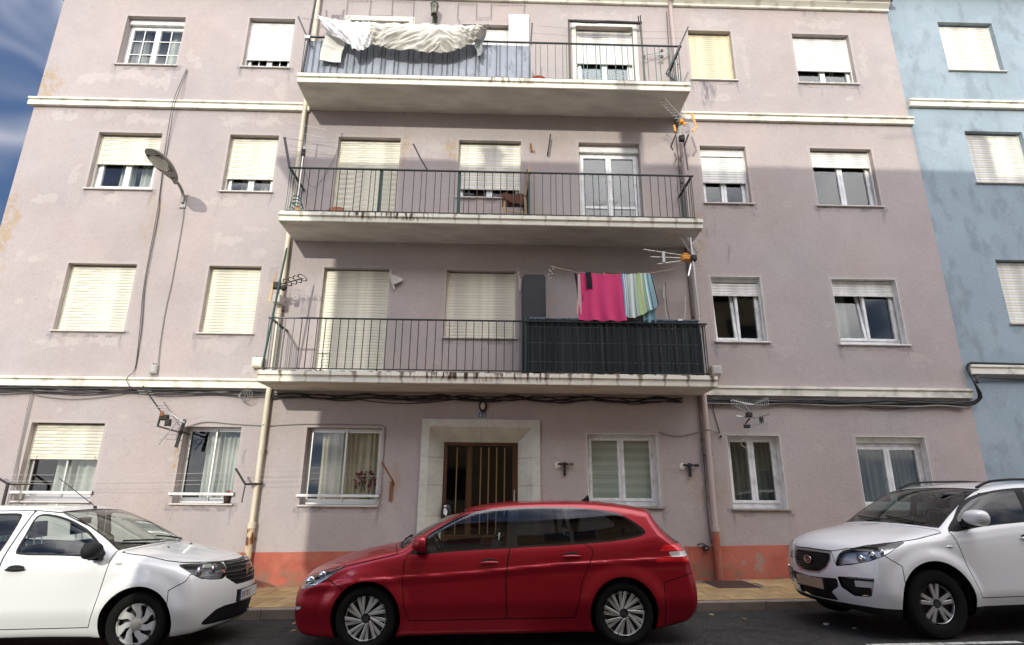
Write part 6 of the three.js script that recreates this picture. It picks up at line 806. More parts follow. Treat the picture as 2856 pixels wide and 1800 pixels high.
  // lamps, grille, intakes on the wrapped front; tail lamps by their side outline
  for (const o of spec.front) {
    const pf = polySDF(o.smooth === false ? o.poly : smoothPoly(o.poly, 3)), both = o.centre ? [0] : [1, -1];
    for (const sgn of both) { const g = (u, y, z) => Math.max(o.plain ? pf(u, y) : pf(q(u, z), y), sgn ? -sgn * z + 0.02 : -1, o.plain ? 0.3 - Math.abs(z) : u - 1.4);
      if (o.rim) { const a = take(o.name, o.mat, (u, y, z) => g(u, y, z) + o.rim, o.inset || 0.0); if (o.bowl && a) { const bg = a.geometry.clone(), pp = bg.attributes.position, nn = bg.attributes.normal; for (let i = 0; i < pp.count; i++) pp.setXYZ(i, pp.getX(i) - 0.05 * nn.getX(i), pp.getY(i) - 0.05 * nn.getY(i), pp.getZ(i) - 0.05 * nn.getZ(i)); part(a, 'lamp_bowl', bg, o.bowl); } take(o.name + '_surround', o.rimMat || CM.plastic, g, 0.002); } else take(o.name, o.mat, g, o.inset || 0); }
  }
  // shut lines and panels
  const seamW = 0.0045; let seamN = 0;
  const panel = (name, g, mat = paint) => { const G = (w) => (x, y, z, nx, ny, nz) => g(x + cx, y, z, nx, ny, nz) + w; const [a, b] = cutSkin(rest, G(-seamW)); rest = b; const [c, d] = cutSkin(a, G(seamW)); if (d.length) part(C, 'shut_line', skinGeo(d, 0.008), CM.seam); return c.length ? part(C, name, skinGeo(c), mat) : null; };
  const hl = table(spec.hoodLine);
  if (spec.lower) take('lower_trim', CM.plastic, (u, y, z) => Math.max(y - spec.lower, -1));
  panel('bonnet', (u, y, z) => Math.max(hl(q(u, z)) - y, ueff(u, z) - s0 + 0.045));
  const bf = polySDF(spec.bumper); panel('front_bumper', (u, y, z) => Math.max(bf(q(u, z), y), u - 1.2));
  for (const sgn of [1, -1]) { panel('front_door', ((p) => (u, y, z) => Math.max(p(u, y), -sgn * z + 0.35))(polySDF(spec.door1))); panel('rear_door', ((p) => (u, y, z) => Math.max(p(u, y), -sgn * z + 0.35))(polySDF(spec.door2))); }
  panel('rear_bumper', (u, y, z) => Math.max(L - 0.55 - u, y - 0.62 - 0.25 * (u - L + 0.55)));
  part(C, 'body_shell', skinGeo(rest), paint);
  // wheel wells
  for (const a of spec.axles) for (const sgn of [1, -1]) { const g = new THREE.CylinderGeometry(spec.arch + 0.004, spec.arch + 0.004, 0.36, 28, 1, true).rotateX(Math.PI / 2), d = new THREE.CircleGeometry(spec.arch + 0.02, 28); g.translate(a - cx, spec.r + 0.005, sgn * (spec.hw - 0.235)); d.translate(a - cx, spec.r + 0.005, sgn * (spec.hw - 0.41)); const w = part(C, 'wheel_well', merge([cutBelow(g, 0.2), cutBelow(d, 0.2)]), CM.wellBoth); }
  for (const [i, a] of spec.axles.entries()) for (const sgn of [1, -1]) wheel(C, a - cx, spec.r, sgn * (spec.hw - 0.115 - (spec.wheelIn || 0)), sgn, spec.wheel, 0.3 + i * 1.1 + (sgn > 0 ? 0 : 0.7), i === 0 ? (spec.steer || 0) : 0);
  // cabin
  const by = belt(L * 0.5), fl = spec.floor || 0.36;
  part(C, 'cabin_floor', box(-cx + 0.95, cx - 0.5, fl - 0.03, fl, -spec.hw + 0.16, spec.hw - 0.16), CM.seat);
  for (const sgn of [1, -1]) part(C, 'door_lining', box(spec.door1[0][0] - cx, cx - 0.9, fl, by - 0.06, sgn * (spec.hw - 0.13) - 0.012, sgn * (spec.hw - 0.13) + 0.012), CM.seat);
  part(C, 'dashboard', profX([[-0.6, by - 0.42], [0.6, by - 0.42], [0.62, by - 0.12], [0.5, by - 0.05], [-0.5, by - 0.05], [-0.62, by - 0.12]], 0, 0.42).translate(spec.dash - cx, 0, 0), CM.plastic);
  const seat = (x, z) => { const s = sub(C, 'seat'); part(s, 'cushion', cbox(x - 0.28, x + 0.26, fl + 0.12, fl + 0.32, z - 0.25, z + 0.25, 0.05), CM.seat); const bk = part(s, 'seat_back', cbox(-0.06, 0.06, 0, by + 0.07 - fl - 0.26, -0.24, 0.24, 0.045), CM.seat); bk.position.set(x + 0.28, fl + 0.26, z); bk.rotation.z = -0.24; const hr = part(s, 'headrest', cbox(-0.05, 0.05, 0, 0.17, -0.13, 0.13, 0.045), CM.seat); hr.position.set(x + 0.42, by + 0.14, z); hr.rotation.z = -0.15; part(s, 'headrest_post', merge([rod([x + 0.38, by, z - 0.06], [x + 0.42, by + 0.16, z - 0.06], 0.007), rod([x + 0.38, by, z + 0.06], [x + 0.42, by + 0.16, z + 0.06], 0.007)]), CM.chrome); };
  for (const z of [0.36, -0.36]) { seat(spec.dash + 0.75 - cx, z); seat(spec.dash + 1.6 - cx, z); }
  const sw = part(C, 'steering_wheel', new THREE.TorusGeometry(0.185, 0.016, 8, 28), CM.plastic); sw.position.set(spec.dash + 0.36 - cx + 0.1, by - 0.02, spec.driver * 0.36); sw.rotation.set(0, Math.PI / 2, 0); sw.rotation.x = 0; sw.rotateX(-0.4);
  part(C, 'mirror_inside', cbox(-0.015, 0.015, -0.035, 0.035, -0.11, 0.11, 0.01).translate(spec.screen[1] - cx + 0.12, H - 0.2, 0), CM.plastic);
  for (const sgn of [spec.near || 1]) doorMirror(C, spec, sgn, cx);
  for (const h of spec.handles) for (const sgn of [1, -1]) { const z = Wd(h[0], h[1]) * sgn, m = sub(C, 'door_handle'); part(m, 'grip', new THREE.SphereGeometry(1, 20, 10).scale(0.105, 0.019, 0.016).translate(h[0] - cx, h[1], z + sgn * 0.012), h[2] ? CM.plastic : paint); part(m, 'recess', new THREE.SphereGeometry(1, 20, 10).scale(0.09, 0.032, 0.006).translate(h[0] - cx, h[1] + 0.012, z + sgn * 0.0005), CM.seam); }
  // wipers at the foot of the screen
  const ws = (u, z) => { let y = 1.6; for (let i = 0; i < 60; i++) { const v = f(u - cx, y, z); if (v < 0.001) break; y -= Math.max(0.002, v * 0.7); } return y; };
  const wp = (za, zb, t0, t1) => { const pts = []; for (let i = 0; i <= 8; i++) { const t = i / 8, z = mix(za, zb, t), ue = mix(t0, t1, t) + s0, u = ue + 0.16 * z * z; pts.push([u - cx, ws(u, z) + 0.018, z]); } part(C, 'wiper', tube(pts, 0.009, 24, 6), CM.plastic); };
  wp(0.62, 0.02, 0.02, 0.10); wp(0.0, -0.58, 0.02, 0.10);
  C.userData.fns = undefined; 
  return { C, cx, f, Wd, ws, q, bow };
}
CM.wellBoth = std([0.008, 0.008, 0.008], 0.95, 0, { side: THREE.DoubleSide });
function cutBelow(g, y0) { const h = g.index ? g.toNonIndexed() : g, p = h.attributes.position, P = [], N = []; for (let i = 0; i < p.count; i += 3) { if ((p.getY(i) + p.getY(i + 1) + p.getY(i + 2)) / 3 < y0) continue; for (let k = 0; k < 3; k++) { P.push(p.getX(i + k), p.getY(i + k), p.getZ(i + k)); N.push(h.attributes.normal.getX(i + k), h.attributes.normal.getY(i + k), h.attributes.normal.getZ(i + k)); } } const o = new THREE.BufferGeometry(); o.setAttribute('position', new THREE.Float32BufferAttribute(P, 3)); o.setAttribute('normal', new THREE.Float32BufferAttribute(N, 3)); return o; }
function doorMirror(C, spec, sgn, cx) {
  const m = sub(C, 'door_mirror'), [u, y] = spec.mirror, z = sgn * (spec.hw - 0.02), r = spec.mirrorSize || [0.085, 0.075, 0.115];
  const g = new THREE.SphereGeometry(1, 24, 16), p = g.attributes.position; for (let i = 0; i < p.count; i++) { let x = p.getX(i), yy = p.getY(i), zz = p.getZ(i); if (x > 0.35) x = 0.35 + (x - 0.35) * 0.12; yy = Math.sign(yy) * Math.pow(Math.abs(yy), 0.8); zz = Math.sign(zz) * Math.pow(Math.abs(zz), 0.8); p.setXYZ(i, x * r[0] * 1.15, yy * r[1], zz * r[2]); } g.computeVertexNormals();
  part(m, 'housing', g.clone().translate(u - cx, y, z + sgn * 0.14), spec.mirrorMat || spec.paint);
  part(m, 'mirror_glass', new THREE.CircleGeometry(1, 24).scale(r[2] * 0.85, r[1] * 0.85, 1).rotateY(Math.PI / 2).translate(u - cx + r[0] * 0.52, y, z + sgn * 0.14), CM.chrome);
  part(m, 'mirror_arm', polyXY([[u - cx - 0.06, y - 0.1], [u - cx + 0.05, y - 0.1], [u - cx + 0.04, y - 0.02], [u - cx - 0.04, y - 0.02]], -0.06, 0.06).translate(0, 0, z + sgn * 0.03), CM.plastic);
}
function zSide(f, x, y) { let z = 1.1; for (let i = 0; i < 90; i++) { const v = f(x, y, z); if (v < 0.001) break; z -= Math.max(0.002, v * 0.7); } return z; }
const tintG = (c) => phys(c, { roughness: 0.01, transmission: 1, thickness: 0, ior: 1.52 });

// red estate car, nose to the left
{
  const red = phys([0.34, 0.0014, 0.014], { roughness: 0.38, metalness: 0.4, clearcoat: 0.55, clearcoatRoughness: 0.03 });
  const s = { name: 'estate_car', label: 'dark red estate car parked across the entrance of the pink building', L: 4.585, H: 1.471, hw: 0.9, paint: red, bow: 0.24, tailBow: 0.22, r: 0.316, axles: [0.86, 3.59], arch: 0.365, flare: 0.02, tumble: 0.47, crown: 0.055, k: 0.065,
    side: [[0.16, 0.17], [0.02, 0.21], [-0.03, 0.30], [-0.05, 0.42], [-0.04, 0.55], [0.01, 0.66], [0.1, 0.745], [0.3, 0.835], [0.5, 0.90], [0.75, 0.955], [1.0, 1.0], [1.12, 1.03], [1.3, 1.135], [1.5, 1.245], [1.7, 1.335], [1.9, 1.4], [2.15, 1.442], [2.5, 1.466], [2.9, 1.471], [3.3, 1.462], [3.65, 1.435], [3.95, 1.39], [4.07, 1.36], [4.11, 1.30], [4.2, 1.18], [4.32, 1.07], [4.43, 0.98], [4.49, 0.88], [4.51, 0.76], [4.54, 0.62], [4.55, 0.5], [4.53, 0.38], [4.45, 0.27], [4.25, 0.21], [4.0, 0.175], [3.0, 0.165], [1.6, 0.165]],
    plan: [[0, 0.84], [0.35, 0.885], [0.9, 0.905], [3.6, 0.905], [4.2, 0.875], [4.6, 0.83]], belt: [[0, 0.80], [0.56, 0.82], [1.3, 0.945], [2.4, 0.985], [3.1, 1.01], [3.65, 1.05], [4.0, 1.1], [4.6, 1.1]], crease: table([[0, 0.62], [0.9, 0.70], [1.5, 0.73], [3.2, 0.83], [4.6, 0.88]]),
    dlo: [[1.29, 0.945], [1.36, 1.01], [1.46, 1.10], [1.6, 1.2], [1.78, 1.295], [1.98, 1.36], [2.28, 1.398], [2.7, 1.408], [3.1, 1.398], [3.42, 1.365], [3.64, 1.315], [3.78, 1.235], [3.885, 1.145], [3.87, 1.105], [3.65, 1.055], [3.1, 1.012], [2.4, 0.985], [1.8, 0.962]],
    panes: [['front_window', 1.40, 2.35, [0, 0.1], tintG([0.75, 0.8, 0.8])], ['rear_side_window', 2.47, 3.04, [0.08, -0.18], tintG([0.25, 0.27, 0.29])], ['quarter_window', 3.085, 4.2, [-0.18, 0], tintG([0.25, 0.27, 0.29])]],
    screen: [1.1, 1.86], pillar: 0.075, screenGlass: tintG([0.6, 0.66, 0.65]), rear: [4.0, 1.0, 1.32], rearGlass: tintG([0.12, 0.12, 0.13]), dash: 1.12, driver: 1,
    front: [{ name: 'headlight', poly: [[0.565, 0.825], [0.42, 0.81], [0.25, 0.775], [0.05, 0.725], [-0.2, 0.68], [-0.3, 0.66], [-0.28, 0.625], [-0.1, 0.605], [0.1, 0.605], [0.27, 0.635], [0.4, 0.70], [0.5, 0.775]], mat: CM.lens, rim: 0.008, rimMat: CM.gloss, inset: 0.002, bowl: CM.bowl },
      { name: 'grille', poly: [[-0.95, 0.66], [-0.42, 0.65], [-0.45, 0.52], [-0.95, 0.5]], mat: CM.gloss, centre: true, inset: 0.01, smooth: false }, { name: 'lower_intake', poly: [[-0.95, 0.42], [-0.3, 0.42], [-0.35, 0.28], [-0.95, 0.27]], mat: CM.plastic, centre: true, inset: 0.01, smooth: false },
      { name: 'daytime_lamp', poly: [[-0.16, 0.445], [0.17, 0.447], [0.1, 0.405], [-0.16, 0.402]], mat: CM.clearRed, smooth: false, rim: 0.005, rimMat: CM.gloss },
      { name: 'tail_lamp', plain: true, smooth: false, poly: [[4.02, 0.935], [4.07, 0.995], [4.6, 0.99], [4.6, 0.935]], mat: CM.redLens }, { name: 'reversing_lamp', plain: true, smooth: false, poly: [[4.11, 0.927], [4.6, 0.927], [4.6, 0.875], [4.14, 0.875]], mat: CM.clearRed }, { name: 'tail_lamp', plain: true, smooth: false, poly: [[3.95, 0.836], [4.02, 0.862], [4.6, 0.867], [4.6, 0.82], [3.97, 0.822]], mat: CM.redLens }],
    hoodLine: [[-0.9, 0.69], [-0.3, 0.69], [0.05, 0.745], [0.3, 0.80], [0.56, 0.838], [1.3, 0.965]], bumper: [[-1.2, 0], [-1.2, 0.685], [-0.3, 0.665], [0.1, 0.61], [0.27, 0.64], [0.42, 0.705], [0.62, 0.62], [0.62, 0]],
    door1: [[1.275, 0.93], [1.245, 0.86], [1.24, 0.65], [1.265, 0.42], [1.32, 0.29], [2.34, 0.29], [2.332, 0.65], [2.352, 0.85], [2.385, 1.0], [2.42, 1.4], [1.9, 1.37], [1.5, 1.14]], door2: [[2.346, 0.29], [2.338, 0.65], [2.358, 0.85], [2.391, 1.0], [2.426, 1.4], [3.06, 1.39], [3.2, 1.02], [3.285, 0.96], [3.275, 0.9], [3.22, 0.78], [3.14, 0.62], [3.11, 0.45], [3.06, 0.29]],
    wheel: { kind: 'twin', rim: 0.236, w: 0.2, hubMat: CM.rimDark, mat: std([0.66, 0.66, 0.64], 0.32, 0.7) }, mirror: [1.45, 1.055], mirrorSize: [0.1, 0.085, 0.115], handles: [[2.16, 0.845], [3.05, 0.895]], turn: 0, floor: 0.34 };
  s.pos = [-1.345 - 0.86 + s.L / 2, 0, 4.33 - 0.905]; s.pos[1] = road(s.pos[0], 4.1) + 0.0;
  const { C, cx, ws, Wd, f } = car(s);
  for (const sgn of [1, -1]) { const g = sub(C, 'lamp_unit'); for (const [u, y, r] of [[0.24, 0.685, 0.05], [0.37, 0.745, 0.04]]) part(g, 'reflector', new THREE.SphereGeometry(r, 16, 12).scale(1, 0.9, 0.5).translate(u - cx, y, sgn * (zSide(f, u - cx, y) - 0.036)), CM.reflector); part(g, 'light_bar', tube([0.16, 0.22, 0.28, 0.34].map((u) => [u - cx, 0.638 + 0.12 * (u - 0.16), sgn * (zSide(f, u - cx, 0.64) - 0.02)]), 0.008, 12, 6), CM.chrome); }
  part(C, 'roof_aerial', polyXY([[-0.07, 0], [0.05, 0], [0.055, 0.03], [0.045, 0.075], [0.03, 0.07], [-0.02, 0.025]], -0.012, 0.012).translate(3.35 - cx, ws(3.35, 0) - 0.004, 0), CM.plastic);
}
// white hatchback, nose to the right
{
  const white = phys([0.76, 0.77, 0.75], { roughness: 0.35, clearcoat: 1, clearcoatRoughness: 0.04 });
  const s = { name: 'hatchback', label: 'white hatchback with black door mirrors, parked nose towards the red car', L: 4.06, H: 1.52, hw: 0.865, paint: white, bow: 0.42, r: 0.308, axles: [0.82, 3.41], arch: 0.365, flare: 0.02, tumble: 0.36, crown: 0.06, k: 0.1,
    side: [[0.2, 0.19], [0.06, 0.23], [0.01, 0.35], [0, 0.52], [0.03, 0.70], [0.08, 0.80], [0.2, 0.875], [0.42, 0.94], [0.7, 0.995], [0.95, 1.04], [1.06, 1.06], [1.25, 1.17], [1.45, 1.275], [1.65, 1.37], [1.85, 1.44], [2.1, 1.49], [2.5, 1.52], [2.9, 1.515], [3.4, 1.48], [3.75, 1.42], [3.85, 1.36], [3.95, 1.15], [4.02, 1.0], [4.05, 0.8], [4.06, 0.5], [4.02, 0.3], [3.9, 0.22], [3.0, 0.215], [1.6, 0.215]],
    plan: [[0, 0.80], [0.35, 0.85], [0.85, 0.87], [3.2, 0.87], [4.06, 0.8]], belt: [[0, 0.86], [0.4, 0.87], [1.2, 0.985], [2.2, 1.02], [3.2, 1.06], [4.06, 1.1]],
    dlos: [[[1.24, 0.99], [1.3, 1.06], [1.5, 1.215], [1.66, 1.30], [1.82, 1.365], [1.98, 1.405], [2.09, 1.41], [2.13, 1.385], [2.15, 1.2], [2.165, 1.03], [2.14, 1.012], [1.7, 0.99], [1.35, 0.97], [1.27, 0.968]], [[2.32, 1.04], [2.34, 1.025], [2.9, 1.045], [3.25, 1.07], [3.3, 1.12], [3.1, 1.35], [2.9, 1.41], [2.5, 1.425], [2.3, 1.415], [2.28, 1.39]]],
    panes: [['front_window', 1.2, 2.5, [0, 0], tintG([0.8, 0.9, 0.87]), 0], ['rear_side_window', 2.2, 3.6, [0, 0], tintG([0.8, 0.9, 0.87]), 1]],
    screen: [1.06, 1.9], pillar: 0.07, screenGlass: tintG([0.74, 0.84, 0.82]), rear: [3.7, 1.05, 1.4], rearGlass: tintG([0.72, 0.82, 0.8]), dash: 1.12, driver: -1, trimMat: CM.plastic,
    front: [{ name: 'headlight', poly: [[0.39, 0.865], [0.27, 0.872], [0.0, 0.862], [-0.3, 0.85], [-0.345, 0.80], [-0.31, 0.705], [-0.1, 0.695], [0.1, 0.725], [0.26, 0.785]], mat: CM.lens, rim: 0.01, rimMat: CM.gloss, bowl: CM.bowl },
      { name: 'grille', poly: [[-1.0, 0.845], [-0.34, 0.852], [-0.35, 0.79], [-0.315, 0.70], [-0.42, 0.655], [-0.55, 0.605], [-1.0, 0.605]], mat: CM.plastic, centre: true, inset: 0.018, smooth: false },
      { name: 'lower_intake', poly: [[-1.0, 0.415], [-0.34, 0.412], [-0.18, 0.39], [0.02, 0.295], [0.03, 0.265], [-0.05, 0.252], [-1.0, 0.242]], mat: CM.plastic, centre: true, inset: 0.02, smooth: false }],
    hoodLine: [[-0.9, 0.853], [-0.3, 0.858], [0.05, 0.872], [0.3, 0.885], [0.45, 0.905], [0.8, 0.975], [1.3, 1.06]], bumper: [[-1.2, 0], [-1.2, 0.856], [-0.3, 0.856], [-0.3, 0.70], [0.1, 0.72], [0.26, 0.78], [0.34, 0.71], [0.52, 0.63], [0.52, 0]],
    door1: [[1.15, 1.1], [1.17, 0.9], [1.2, 0.7], [1.24, 0.45], [1.285, 0.29], [2.3, 0.29], [2.27, 0.6], [2.265, 0.9], [2.25, 1.05], [2.17, 1.45], [1.9, 1.42], [1.5, 1.25]], door2: [[2.306, 0.29], [2.276, 0.6], [2.271, 0.9], [2.256, 1.05], [2.176, 1.45], [2.9, 1.45], [3.25, 1.1], [3.2, 0.8], [3.0, 0.6], [2.95, 0.29]],
    wheel: { kind: 'cover', rim: 0.212, w: 0.185, mat: std([0.50, 0.50, 0.48], 0.4, 0.3), hubMat: std([0.46, 0.44, 0.38], 0.45, 0.3) }, mirror: [1.30, 1.045], mirrorMat: CM.plastic, mirrorSize: [0.085, 0.085, 0.12], handles: [[2.10, 0.865, 1], [2.95, 0.875, 1]], turn: Math.PI + 0.03, steer: 0, near: -1, floor: 0.38 };
  s.pos = [-2.92 - s.L / 2, 0, 4.36 - 0.87]; s.pos[1] = road(s.pos[0], 4.1) - 0.005;
  const { C, cx, ws, f, Wd } = car(s);
  // grille bars, badge, plate
  const nose = (y, z) => { let x = -cx - 0.05; for (let i = 0; i < 80; i++) { const v = f(x, y, z); if (v < 0.001) break; x += Math.max(0.002, v * 0.7); } return x; };
  for (const sgn of [1, -1]) { const g = sub(C, 'lamp_unit'); for (const [y, z, r] of [[0.785, 0.66, 0.055], [0.79, 0.5, 0.045]]) part(g, 'reflector', new THREE.SphereGeometry(r, 16, 12).scale(0.5, 1, 1).translate(nose(y, z) + 0.042, y, sgn * z), CM.reflector); part(g, 'light_bar', tube([0.5, 0.58, 0.66, 0.72].map((z) => [nose(0.718, z) + 0.016, 0.718 + 0.1 * (z - 0.5), sgn * z]), 0.007, 12, 6), CM.chrome); part(g, 'indicator', new THREE.SphereGeometry(0.02, 10, 8).translate(0.3 - cx, 0.825, sgn * (zSide(f, 0.3 - cx, 0.825) - 0.025)), CM.clearRed); }
  for (const y of [0.655, 0.70, 0.745, 0.79, 0.828]) { const pts = []; const zw = y < 0.68 ? 0.34 : 0.5; for (let i = 0; i <= 10; i++) { const z = mix(-zw, zw, i / 10); pts.push([nose(y, z) + 0.012, y, z]); } part(C, 'grille_bar', tube(pts, 0.006, 24, 6), y === 0.745 || y === 0.828 ? CM.chrome : CM.gloss); }
  const bd = sub(C, 'badge'); part(bd, 'shield', new THREE.ExtrudeGeometry(new THREE.Shape([[-0.055, 0.05], [0.055, 0.05], [0.05, 0.0], [0.0, -0.085], [-0.05, 0.0]].map((p) => new THREE.Vector2(...p))), { depth: 0.006, bevelEnabled: true, bevelSize: 0.004, bevelThickness: 0.004, bevelSegments: 1 }).rotateY(-Math.PI / 2).translate(nose(0.75, 0) - 0.004, 0.752, 0), CM.chrome);
  part(bd, 'shield_inlay', new THREE.ExtrudeGeometry(new THREE.Shape([[-0.03, 0.035], [0.03, 0.035], [0.026, 0.0], [0.0, -0.045], [-0.026, 0.0]].map((p) => new THREE.Vector2(...p))), { depth: 0.002, bevelEnabled: false }).rotateY(-Math.PI / 2).translate(nose(0.75, 0) - 0.0095, 0.752, 0), CM.rimDark);
  const cv = document.createElement('canvas'); cv.width = 512; cv.height = 112; const c2 = cv.getContext('2d'); c2.fillStyle = '#d8d8d4'; c2.fillRect(0, 0, 512, 112); c2.fillStyle = '#20408c'; c2.fillRect(0, 0, 46, 112); c2.fillStyle = '#191919'; c2.font = 'bold 92px sans-serif'; c2.textBaseline = 'middle'; c2.fillText('8978 L', 66, 60, 330);
  const pt = new THREE.CanvasTexture(cv); pt.colorSpace = THREE.SRGBColorSpace;
  const pl = sub(C, 'number_plate'); const pg = new THREE.PlaneGeometry(0.52, 0.112).rotateY(-Math.PI / 2).translate(nose(0.485, 0) - 0.002, 0.485, 0); part(pl, 'plate_face', pg, std([1, 1, 1], 0.45, 0, { map: pt })); part(pl, 'plate_holder', cbox(nose(0.485, 0) - 0.0005, nose(0.485, 0) + 0.05, 0.422, 0.548, -0.27, 0.27, 0.005), CM.plastic);
  for (const sgn of [1, -1]) { const z = sgn * (Wd(1.1, 0.9) + 0.002); part(C, 'side_repeater', new THREE.SphereGeometry(1, 16, 8).scale(0.035, 0.018, 0.008).translate(1.07 - cx, 0.905, z), CM.clearRed); }
  part(C, 'roof_aerial', merge([rod([1.93 - cx, ws(1.93, 0) - 0.01, 0], [1.93 - cx, ws(1.93, 0) + 0.025, 0], 0.02, 10), rod([1.93 - cx, ws(1.93, 0) + 0.02, 0], [2.42 - cx, ws(1.93, 0) + 0.36, 0], 0.0045, 6)]), CM.plastic);
  for (const z of [0.28, -0.28]) part(C, 'washer_jet', new THREE.SphereGeometry(0.014, 10, 6).scale(1.2, 0.7, 1).translate(0.86 - cx, ws(0.86, z) + 0.002, z), CM.plastic);
  part(C, 'papers', cbox(-0.12, 0.12, -0.004, 0.004, -0.16, 0.16, 0.002).rotateZ(-0.12).translate(1.36 - cx, 1.01, 0.16), std([0.8, 0.8, 0.78], 0.8));
}
// white sports utility car, nose to the left
{
  const white = phys([0.82, 0.83, 0.83], { roughness: 0.35, clearcoat: 1, clearcoatRoughness: 0.04 });
  const s = { name: 'sport_utility_car', label: 'tall white sport utility car with black roof rails parked under the blue house', L: 4.44, H: 1.63, hw: 0.93, paint: white, bow: 0.36, r: 0.352, axles: [0.94, 3.58], arch: 0.435, flare: 0.03, tumble: 0.28, curve: 0.12, crown: 0.06, k: 0.11,
    side: [[0.30, 0.24], [0.16, 0.28], [0.09, 0.40], [0.06, 0.56], [0.08, 0.75], [0.12, 0.88], [0.19, 0.955], [0.37, 1.02], [0.6, 1.07], [0.85, 1.105], [1.05, 1.135], [1.12, 1.155], [1.35, 1.295], [1.6, 1.435], [1.8, 1.525], [2.0, 1.575], [2.3, 1.612], [2.7, 1.628], [3.2, 1.615], [3.7, 1.575], [4.05, 1.51], [4.12, 1.45], [4.25, 1.2], [4.35, 1.05], [4.42, 0.85], [4.44, 0.6], [4.4, 0.4], [4.3, 0.3], [4.1, 0.26], [3.0, 0.25], [1.6, 0.25]],
    plan: [[0, 0.85], [0.4, 0.91], [0.95, 0.935], [3.6, 0.935], [4.44, 0.86]], belt: [[0, 0.94], [0.6, 0.99], [1.25, 1.085], [2.2, 1.165], [3.2, 1.21], [4.44, 1.25]],
    dlo: [[1.27, 1.085], [1.42, 1.22], [1.62, 1.37], [1.85, 1.475], [2.2, 1.535], [2.7, 1.55], [3.2, 1.52], [3.5, 1.46], [3.7, 1.3], [3.6, 1.235], [3.2, 1.21], [2.2, 1.165], [1.7, 1.13]],
    panes: [['front_window', 1.44, 2.3, [0, 0.08], tintG([0.3, 0.34, 0.35])], ['rear_side_window', 2.42, 3.2, [0.06, -0.06], tintG([0.1, 0.11, 0.12])]],
    screen: [1.12, 1.95], pillar: 0.085, screenGlass: tintG([0.62, 0.72, 0.68]), rear: [4.0, 1.2, 1.46], rearGlass: tintG([0.3, 0.34, 0.34]), dash: 1.2, driver: 1, lower: 0.315, trimMat: CM.plastic,
    front: [{ name: 'headlight', poly: [[0.66, 0.985], [0.45, 0.972], [0.2, 0.945], [-0.1, 0.90], [-0.26, 0.86], [-0.34, 0.77], [-0.36, 0.715], [-0.2, 0.73], [0.0, 0.755], [0.2, 0.795], [0.4, 0.855], [0.54, 0.925]], mat: CM.lens, rim: 0.008, rimMat: CM.gloss, smooth: true, bowl: CM.bowl },
      { name: 'grille', poly: [[-1.1, 0.872], [-0.41, 0.857], [-0.43, 0.76], [-0.52, 0.665], [-0.66, 0.605], [-1.1, 0.585]], mat: CM.plastic, centre: true, inset: 0.02, smooth: false, rim: 0.022, rimMat: std([0.42, 0.43, 0.43], 0.3, 0.7) },
      { name: 'fog_lamp_recess', poly: [[-0.36, 0.60], [0.2, 0.615], [0.11, 0.42], [-0.14, 0.41], [-0.32, 0.49]], mat: CM.plastic, inset: 0.03, smooth: false, rim: 0.008, rimMat: CM.gloss },
      { name: 'lower_intake', poly: [[-1.1, 0.548], [-0.37, 0.575], [-0.36, 0.49], [-0.5, 0.42], [-0.4, 0.33], [-1.1, 0.32]], mat: CM.plastic, centre: true, inset: 0.02, smooth: false }],
    hoodLine: [[-0.95, 0.875], [-0.41, 0.865], [-0.1, 0.905], [0.2, 0.95], [0.45, 0.975], [0.66, 0.995], [1.3, 1.095]], bumper: [[-1.2, 0], [-1.2, 0.872], [-0.41, 0.86], [-0.35, 0.71], [-0.1, 0.74], [0.15, 0.785], [0.38, 0.85], [0.58, 0.74], [0.58, 0]],
    door1: [[1.27, 1.08], [1.31, 0.95], [1.36, 0.7], [1.42, 0.5], [1.46, 0.40], [2.36, 0.40], [2.36, 0.8], [2.37, 1.17], [2.4, 1.54], [1.9, 1.49], [1.5, 1.28]], door2: [[2.366, 0.40], [2.366, 0.8], [2.376, 1.17], [2.406, 1.54], [3.2, 1.52], [3.3, 1.2], [3.3, 0.95], [3.1, 0.7], [3.05, 0.40]],
    wheel: { kind: 'five', rim: 0.222, w: 0.215 }, mirror: [1.50, 1.235], mirrorSize: [0.1, 0.085, 0.135], handles: [[2.2, 1.0], [3.1, 1.03]], turn: 0.1, floor: 0.5, wheelIn: 0.0 };
  const a = 0.1, near = [4.79, 4.2]; // front near wheel on the road
  const ux = Math.cos(a), uz = -Math.sin(a), du = s.L / 2 - 0.94, dz = 0.82; // local x axis in the world after the turn
  s.pos = [near[0] + ux * du - Math.sin(a) * dz, 0, near[1] - Math.sin(a) * du - Math.cos(a) * dz]; s.pos[1] = road(s.pos[0], 4.0);
  const { C, cx, ws, f, Wd } = car(s);
  const nose = (y, z) => { let x = -cx - 0.05; for (let i = 0; i < 80; i++) { const v = f(x, y, z); if (v < 0.001) break; x += Math.max(0.002, v * 0.7); } return x; };
